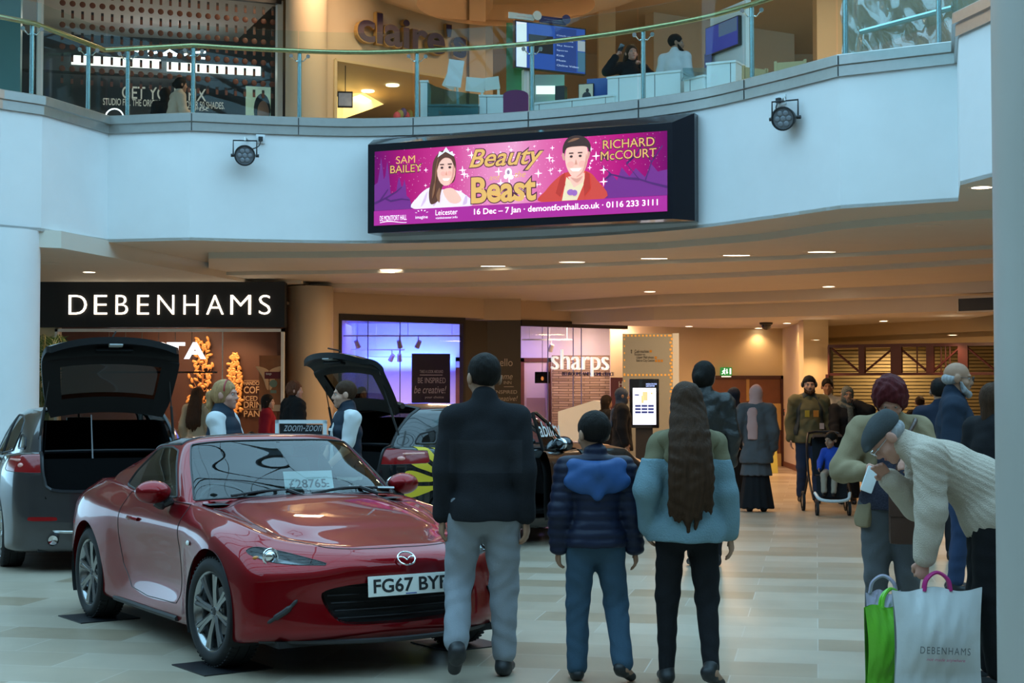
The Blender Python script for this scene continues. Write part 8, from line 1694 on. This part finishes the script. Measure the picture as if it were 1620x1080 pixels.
carrier('carrier_bag', 'white carrier bag with grey capitals held by the stooping old man', bag_c, .46, min(.50, bag_c.z - .012), .085, M_bagw, 2, 4, letters)
M_bagg = mat('bag_green', (.16, .55, .035), .35, bump=.3, bscale=12); carrier('carrier_bag', 'bright green carrier bag hanging behind the white carrier bag', Vector((hb.x - .13, hb.y + .13, hb.z - .17)), .36, hb.z - .19, .07, M_bagg, 5, 30)
carrier('carrier_bag', 'pale purple and white carrier bag peeping out above the green bag', Vector((hb.x - .13, hb.y + .30, hb.z - .12)), .18, .22, .04, mat('bag_lilac', (.38, .34, .45), .4), 9, -20)
# ---- walkers behind the couple
person('grey bearded balding man in glasses and a navy jacket looking to the side', at(1512, 12.2), 76, 1.80, .0095, 'tan', [top(fabric('navy_jacket', (.016, .026, .045)), r=.034, hem=-.12, nz=.004, ch=.05), trs(JEAND), shoes(SHOE), hair(H_grey, 'bald', e=.004), dict(t='beard', m=H_grey), dict(t='glasses', m=M_dark)], thin=1.12, bd=1.08, hd=(4, 4, 0))
person('person in dark clothes mostly hidden by the grey column', at(1572, 11.2), 120, 1.62, .013, 'tan', [top(BLK, r=.04), trs(BLK), shoes(SHOE), hair(H_brn, 'bob')], thin=1.2)
person('dark haired man just behind the grey bearded man', at(1487, 14.6), 160, 1.69, .014, 'tan', [top(NAVY, r=.03), trs(BLK), shoes(SHOE), hair(H_blk)])
person('distant man in black near the closed shutters', at(1455, 26), 170, 1.50, .016, 'tan', [top(BLK, r=.03), trs(BLK), shoes(SHOE), hair(H_dk)], face=False)
# ---- sales staff beside the cars
GIL = fabric('navy_gilet', (.010, .020, .036), .6, .1); WSH = fabric('white_polo', (.58, .61, .63), .8)
J17 = person('blonde saleswoman with a red hair band, navy gilet and white sleeves', at(356, 13.1), 78, 1.66, .0095, 'pink', [top(WSH, r=.018, name='shirt', slv=.55, nz=.004), top(GIL, r=.036, slv=0, hem=-.08, ch=.055, quilt=.12, nz=.002, name='gilet'), trs(BLK), shoes(SHOE), hair(H_bln, 'pony', e=.010)], hands=((.10, -.30, 1.14), (-.12, -.30, 1.12)), curl=(1., 1.), thin=1.12)
q = MB(); q.tube([Vector(J17['H'](.092 * cos(a), -.02, .035 + .102 * sin(a)) * J17['sc']) for a in [pi * i / 14 for i in range(15)]], .006, 6); o = q.ob('hair_band', mat('band_red', (.35, .01, .02), .4)); o.parent = J17['root']
p = J17['M'] @ Vector((.0, -.42, 1.10)); tag(MB(Matrix.Translation(p) @ Matrix.Rotation(R(-15), 4, 'Y')).box((-.12, -.1, -.006), (.12, .1, .006)).ob('leaflet', mat('leaflet_purple', (.13, .08, .38), .5), smooth=False), 'purple leaflet held by the blonde saleswoman', 'leaflet')
person('young salesman in a navy gilet and white polo shirt looking sideways by the open boot', at(546, 13.9), -68, 1.66, .0095, 'fair', [top(WSH, r=.02, name='shirt', slv=.42, nz=.004), top(GIL, r=.038, slv=0, hem=-.08, ch=.05, quilt=.13, nz=.002, open=.09, name='gilet'), trs(BLK), shoes(SHOE), hair(H_brn, e=.008), dict(t='box', m=M_whiteP, p=(.10, .22, .03, .012, -1), y=.178, name='logo')], hands=((.16, -.22, .95), (-.12, -.22, .92)), bd=1.1, hd=(-14, 0, 0), thin=1.05)
# ---- people by the cafe and the shops
person('woman with long brown hair in a cream coat outside the cafe window', at(313, 24.0), 165, 1.63, .013, 'fair', [top(fabric('cream_coat', (.42, .33, .22)), r=.035), dict(t='skirt', m=fabric('pink_skirt', (.45, .03, .16)), z1=.45, r1=.19), trs(BLK), shoes(SHOE), hair(H_brn, 'long', L=.36, e=.02)], face=False)
person('bald old man in a tan coat sitting by the cafe', at(291, 25.0), 20, 1.62, .013, 'pink', [top(fabric('tan_coat', (.22, .15, .09)), r=.03), trs(BLK), shoes(SHOE), hair(H_grey, 'bald', e=.002)], hd=(10, 10, 0), drop=.44, feet=((.1, -.42, .085, 0, 0), (-.1, -.42, .085, 0, 0)))
person('woman with a dark bob in a crimson coat by the cafe window', at(424, 24.3), 95, 1.53, .0125, 'fair', [top(fabric('crimson', (.24, .008, .02)), r=.045, hem=-.2), trs(BLK), shoes(SHOE), hair(H_dk, 'bob', e=.014)], thin=1.15, hd=(-5, 0, 0))
person('person with short auburn hair in a thick black coat beside the beige column', at(466, 22.6), 120, 1.72, .012, 'pink', [top(fabric('shaggy_black', (.012, .012, .013), .95, .9, 120), r=.06, hem=-.25, nz=.007), trs(BLK), shoes(SHOE), hair(H_aub, 'curly', e=.018, nz=.005)], thin=1.15, hd=(-25, 0, 0))
PRT = fabric('blue_print_scarf', (.06, .075, .11), var=.9, scale=70)
person('woman in a blue patterned headscarf and black coat beside the touch screen', at(984, 23.2), 95, 1.63, .012, 'tan', [top(BLK, r=.045, hem=-.2), dict(t='skirt', m=BLK, z1=.08, r1=.2), dict(t='hijab', m=PRT, tail=.06, tz=.05), shoes(SHOE)])
person('dark haired person in black behind the white reception desk', at(960, 25.0), 110, 1.52, .014, 'tan', [top(BLK, r=.03), trs(BLK), shoes(SHOE), hair(H_dk, 'bob')], face=False)
person('auburn haired woman at the furniture shop window beyond the raised tailgate', at(573, 27.6), 30, 1.66, .014, 'fair', [top(BLK, r=.02), trs(BLK), shoes(SHOE), hair(H_aub, 'long', L=.3, e=.012)])
# ---- upstairs
person('woman in a pale beige cardigan with tied dark hair on the balcony', at(272, 25.6, FZ), 120, 1.60, .013, 'tan', [top(fabric('pale_cardigan', (.50, .42, .33)), r=.035, hem=-.15), trs(BLK), shoes(SHOE), hair(H_blk, 'bun', e=.012)], hands=((.2, -.3, 1.0), (-.2, -.3, 1.0)), bend=12, lean=-6)
person('dark haired person behind the woman in the beige cardigan upstairs', at(258, 26.1, FZ), 200, 1.52, .014, 'tan', [top(BLK, r=.03), trs(BLK), shoes(SHOE), hair(H_blk, 'bob', e=.02)], face=False)
J28 = person('woman in black with long brown hair raising a phone behind the white counter', at(1001, 24.1, FZ), 12, 1.80, .0115, 'pink', [top(BLK, r=.03), trs(BLK), shoes(SHOE), hair(H_brn, 'long', L=.26, e=.014)], hands=((.10, -.18, 1.40), (-.30, -.16, 1.52)), curl=(1.2, 1.2), poles=((1, 0, -1), (-1, 0, -1)), thin=1.2, hd=(0, -8, 0))
p = J28['hand'][1]; tag(MB(Matrix.Translation(p + Vector((.02, -.02, .03))) @ Matrix.Rotation(R(25), 4, 'Y')).box((-.035, -.005, -.04), (.035, .005, .09), bev=.004).ob('mobile_phone', M_blackgloss), 'black phone raised by the woman in black upstairs', 'phone')
person('dark bearded man in a white shirt looking away behind the upstairs counter', at(1070, 23.5, FZ), 150, 1.82, .0115, 'tan', [top(WSH, r=.028, name='shirt'), trs(BLK), shoes(SHOE), hair(H_blk), dict(t='beard', m=H_blk)], hd=(-62, 0, 0))
# ---------------------------------------------------------------- pushchair with a child
pc = Vector(at(1312, 20.2)); t = thing('pushchair', 'black pushchair with a pale curved footrest carrying a small child', 'pushchair', pc, R(-4)); M2 = Matrix.Translation(pc) @ Matrix.Rotation(R(-4), 4, 'Z')
M_pf = mat('pushchair_frame', (.03, .03, .035), .35, .6); M_ps = fabric('pushchair_seat', (.015, .016, .02))
for s in (-1, 1):
    MB(M2).tube(smooth_line([(s * .20, .62, 1.02), (s * .24, .45, .85), (s * .25, .15, .45), (s * .24, -.25, .20)], 5), .015, 8).ob('side_tube', M_pf, t); MB(M2).tube([(s * .25, .2, .5), (s * .27, .55, .16)], .015, 8).ob('rear_strut', M_pf, t)
    for y, r_ in ((-.28, .09), (.55, .13)): w_ = MB(M2 @ Matrix.Translation((s * (.20 if y < 0 else .28), y, r_))).lathe([(r_ - .03, -.02), (r_, -.018), (r_, .018), (r_ - .03, .02)], 24, 0, None, axis='x').ob('wheel', M_tyre, t); MB(M2 @ Matrix.Translation((s * (.20 if y < 0 else .28), y, r_))).lathe([(.001, -.015), (r_ - .028, -.012), (r_ - .028, .012), (.001, .015)], 16, 0, None, axis='x').ob('hub', M_alloy, w_)
MB(M2).tube([(-.20, .62, 1.02), (-.1, .66, 1.04), (.1, .66, 1.04), (.20, .62, 1.02)], .018, 8).ob('handlebar', M_pf, t)
q = MB(M2); q.grid([[Vector((x, y + .25 * x * x, z)) for x in (-.19, -.1, 0, .1, .19)] for y, z in ((.30, .98), (.18, .60), (.12, .50), (-.15, .50), (-.20, .34), (-.26, .22))]); q.grid([[Vector((x, y + .02 + .25 * x * x, z - .02)) for x in (-.19, -.1, 0, .1, .19)] for y, z in ((.30, .98), (.18, .60), (.12, .50), (-.15, .50), (-.20, .34), (-.26, .22))]); q.ob('seat', M_ps, t)
q = MB(M2); q.tube(smooth_line([(-.22, -.22, .28), (-.17, -.38, .21), (0, -.43, .19), (.17, -.38, .21), (.22, -.22, .28)], 6), .022, 8, flat=(0, 0, 1)); q.ob('footrest', mat('footrest_silver', (.55, .65, .7), .3), t)
q = MB(M2); q.lathe([(.20, -.20), (.235, -.18), (.24, 0), (.235, .18), (.20, .20)], 14, 0, Matrix.Translation((0, .24, .78)), axis='x', a0=R(20), a1=R(120)); q.ob('hood', M_ps, t)
person('small dark haired child in a blue jacket sitting in the pushchair', M2 @ Vector((.02, -.02, .02)), -20, .95, .0095, 'tan', [top(fabric('royal_blue', (.02, .07, .42)), r=.03), trs(fabric('stone_trousers', (.33, .28, .22)), r=.02, cuff=.05), shoes(SHOE), hair(H_blk, e=.016)], hs=1.5, drop=-.04, feet=((.12, -.52, .50, 0, 10), (-.10, -.54, .50, 0, 10)), hands=((.25, -.25, 1.0), (-.25, -.30, 1.05)), hd=(-30, 5, 0), cat='person')
# ---------------------------------------------------------------- exhibition barrier, cafe furniture
p = P(476, 690, 17.2); fa = Face((p.x - .55, 17.25), (p.x + .55, 17.15)); a, z1 = fa.uv(436, 664); b, z0 = fa.uv(517, 700); t = thing('banner_barrier', 'black slogan banner in a white frame behind the salesman', 'barrier', fa.pt((a + b) / 2, 0)); q = MB()
for u in (a, b - .04): fa.box(q, u, u + .04, 0, z1, -.02, .02)
fa.box(q, a, b, z1 - .04, z1, -.02, .02); fa.box(q, a, b, .35, .39, -.02, .02); q.ob('frame', M_whiteP, t, smooth=False); q = MB(); fa.box(q, a - .05, a + .1, 0, .03, -.25, .25); fa.box(q, b - .1, b + .05, 0, .03, -.25, .25); q.ob('foot', M_steel, t, smooth=False)
q = MB(); fa.box(q, a + .05, b - .05, .40, z1 - .05, -.005, .005); bn = q.ob('banner', M_black, t, smooth=False); q = MB(); u0, za = fa.uv(449, 672.5); u1, zb_ = fa.uv(513, 682); text_fit(q, 'zoom-zoom', u0, u1, zb_, za, fa.M, 0, .008, shear=.35); q.ob('lettering', mat('letter_silver', (.45, .47, .5), .4), bn, smooth=False)
for px, d, lab in ((395, 24.9, 'dark round backed cafe chair beside the woman in crimson'), (291, 25.05, 'dark cafe chair under the bald old man')):
    p = P(px, 600, d); t = thing('bentwood_chair', lab, 'chair', (p.x, p.y, 0), 0, 'dark cafe chairs downstairs'); M3 = Matrix.Translation((p.x, p.y, 0))
    MB(M3).lathe([(.001, .43), (.2, .43), (.21, .45), (.001, .46)], 20).ob('seat', M_dark, t)
    for k in range(4): a = pi / 4 + k * pi / 2; MB(M3).tube([(.15 * cos(a), .15 * sin(a), .44), (.19 * cos(a), .19 * sin(a), 0)], .014, 6).ob('leg', M_dark, t)
    MB(M3).tube([(.2 * cos(a), .2 * sin(a), .45 + .48 * sin(k_)) for a, k_ in [(R(20 + 140 * i / 12), pi * i / 12) for i in range(13)]], .014, 6).ob('back_hoop', M_dark, t)
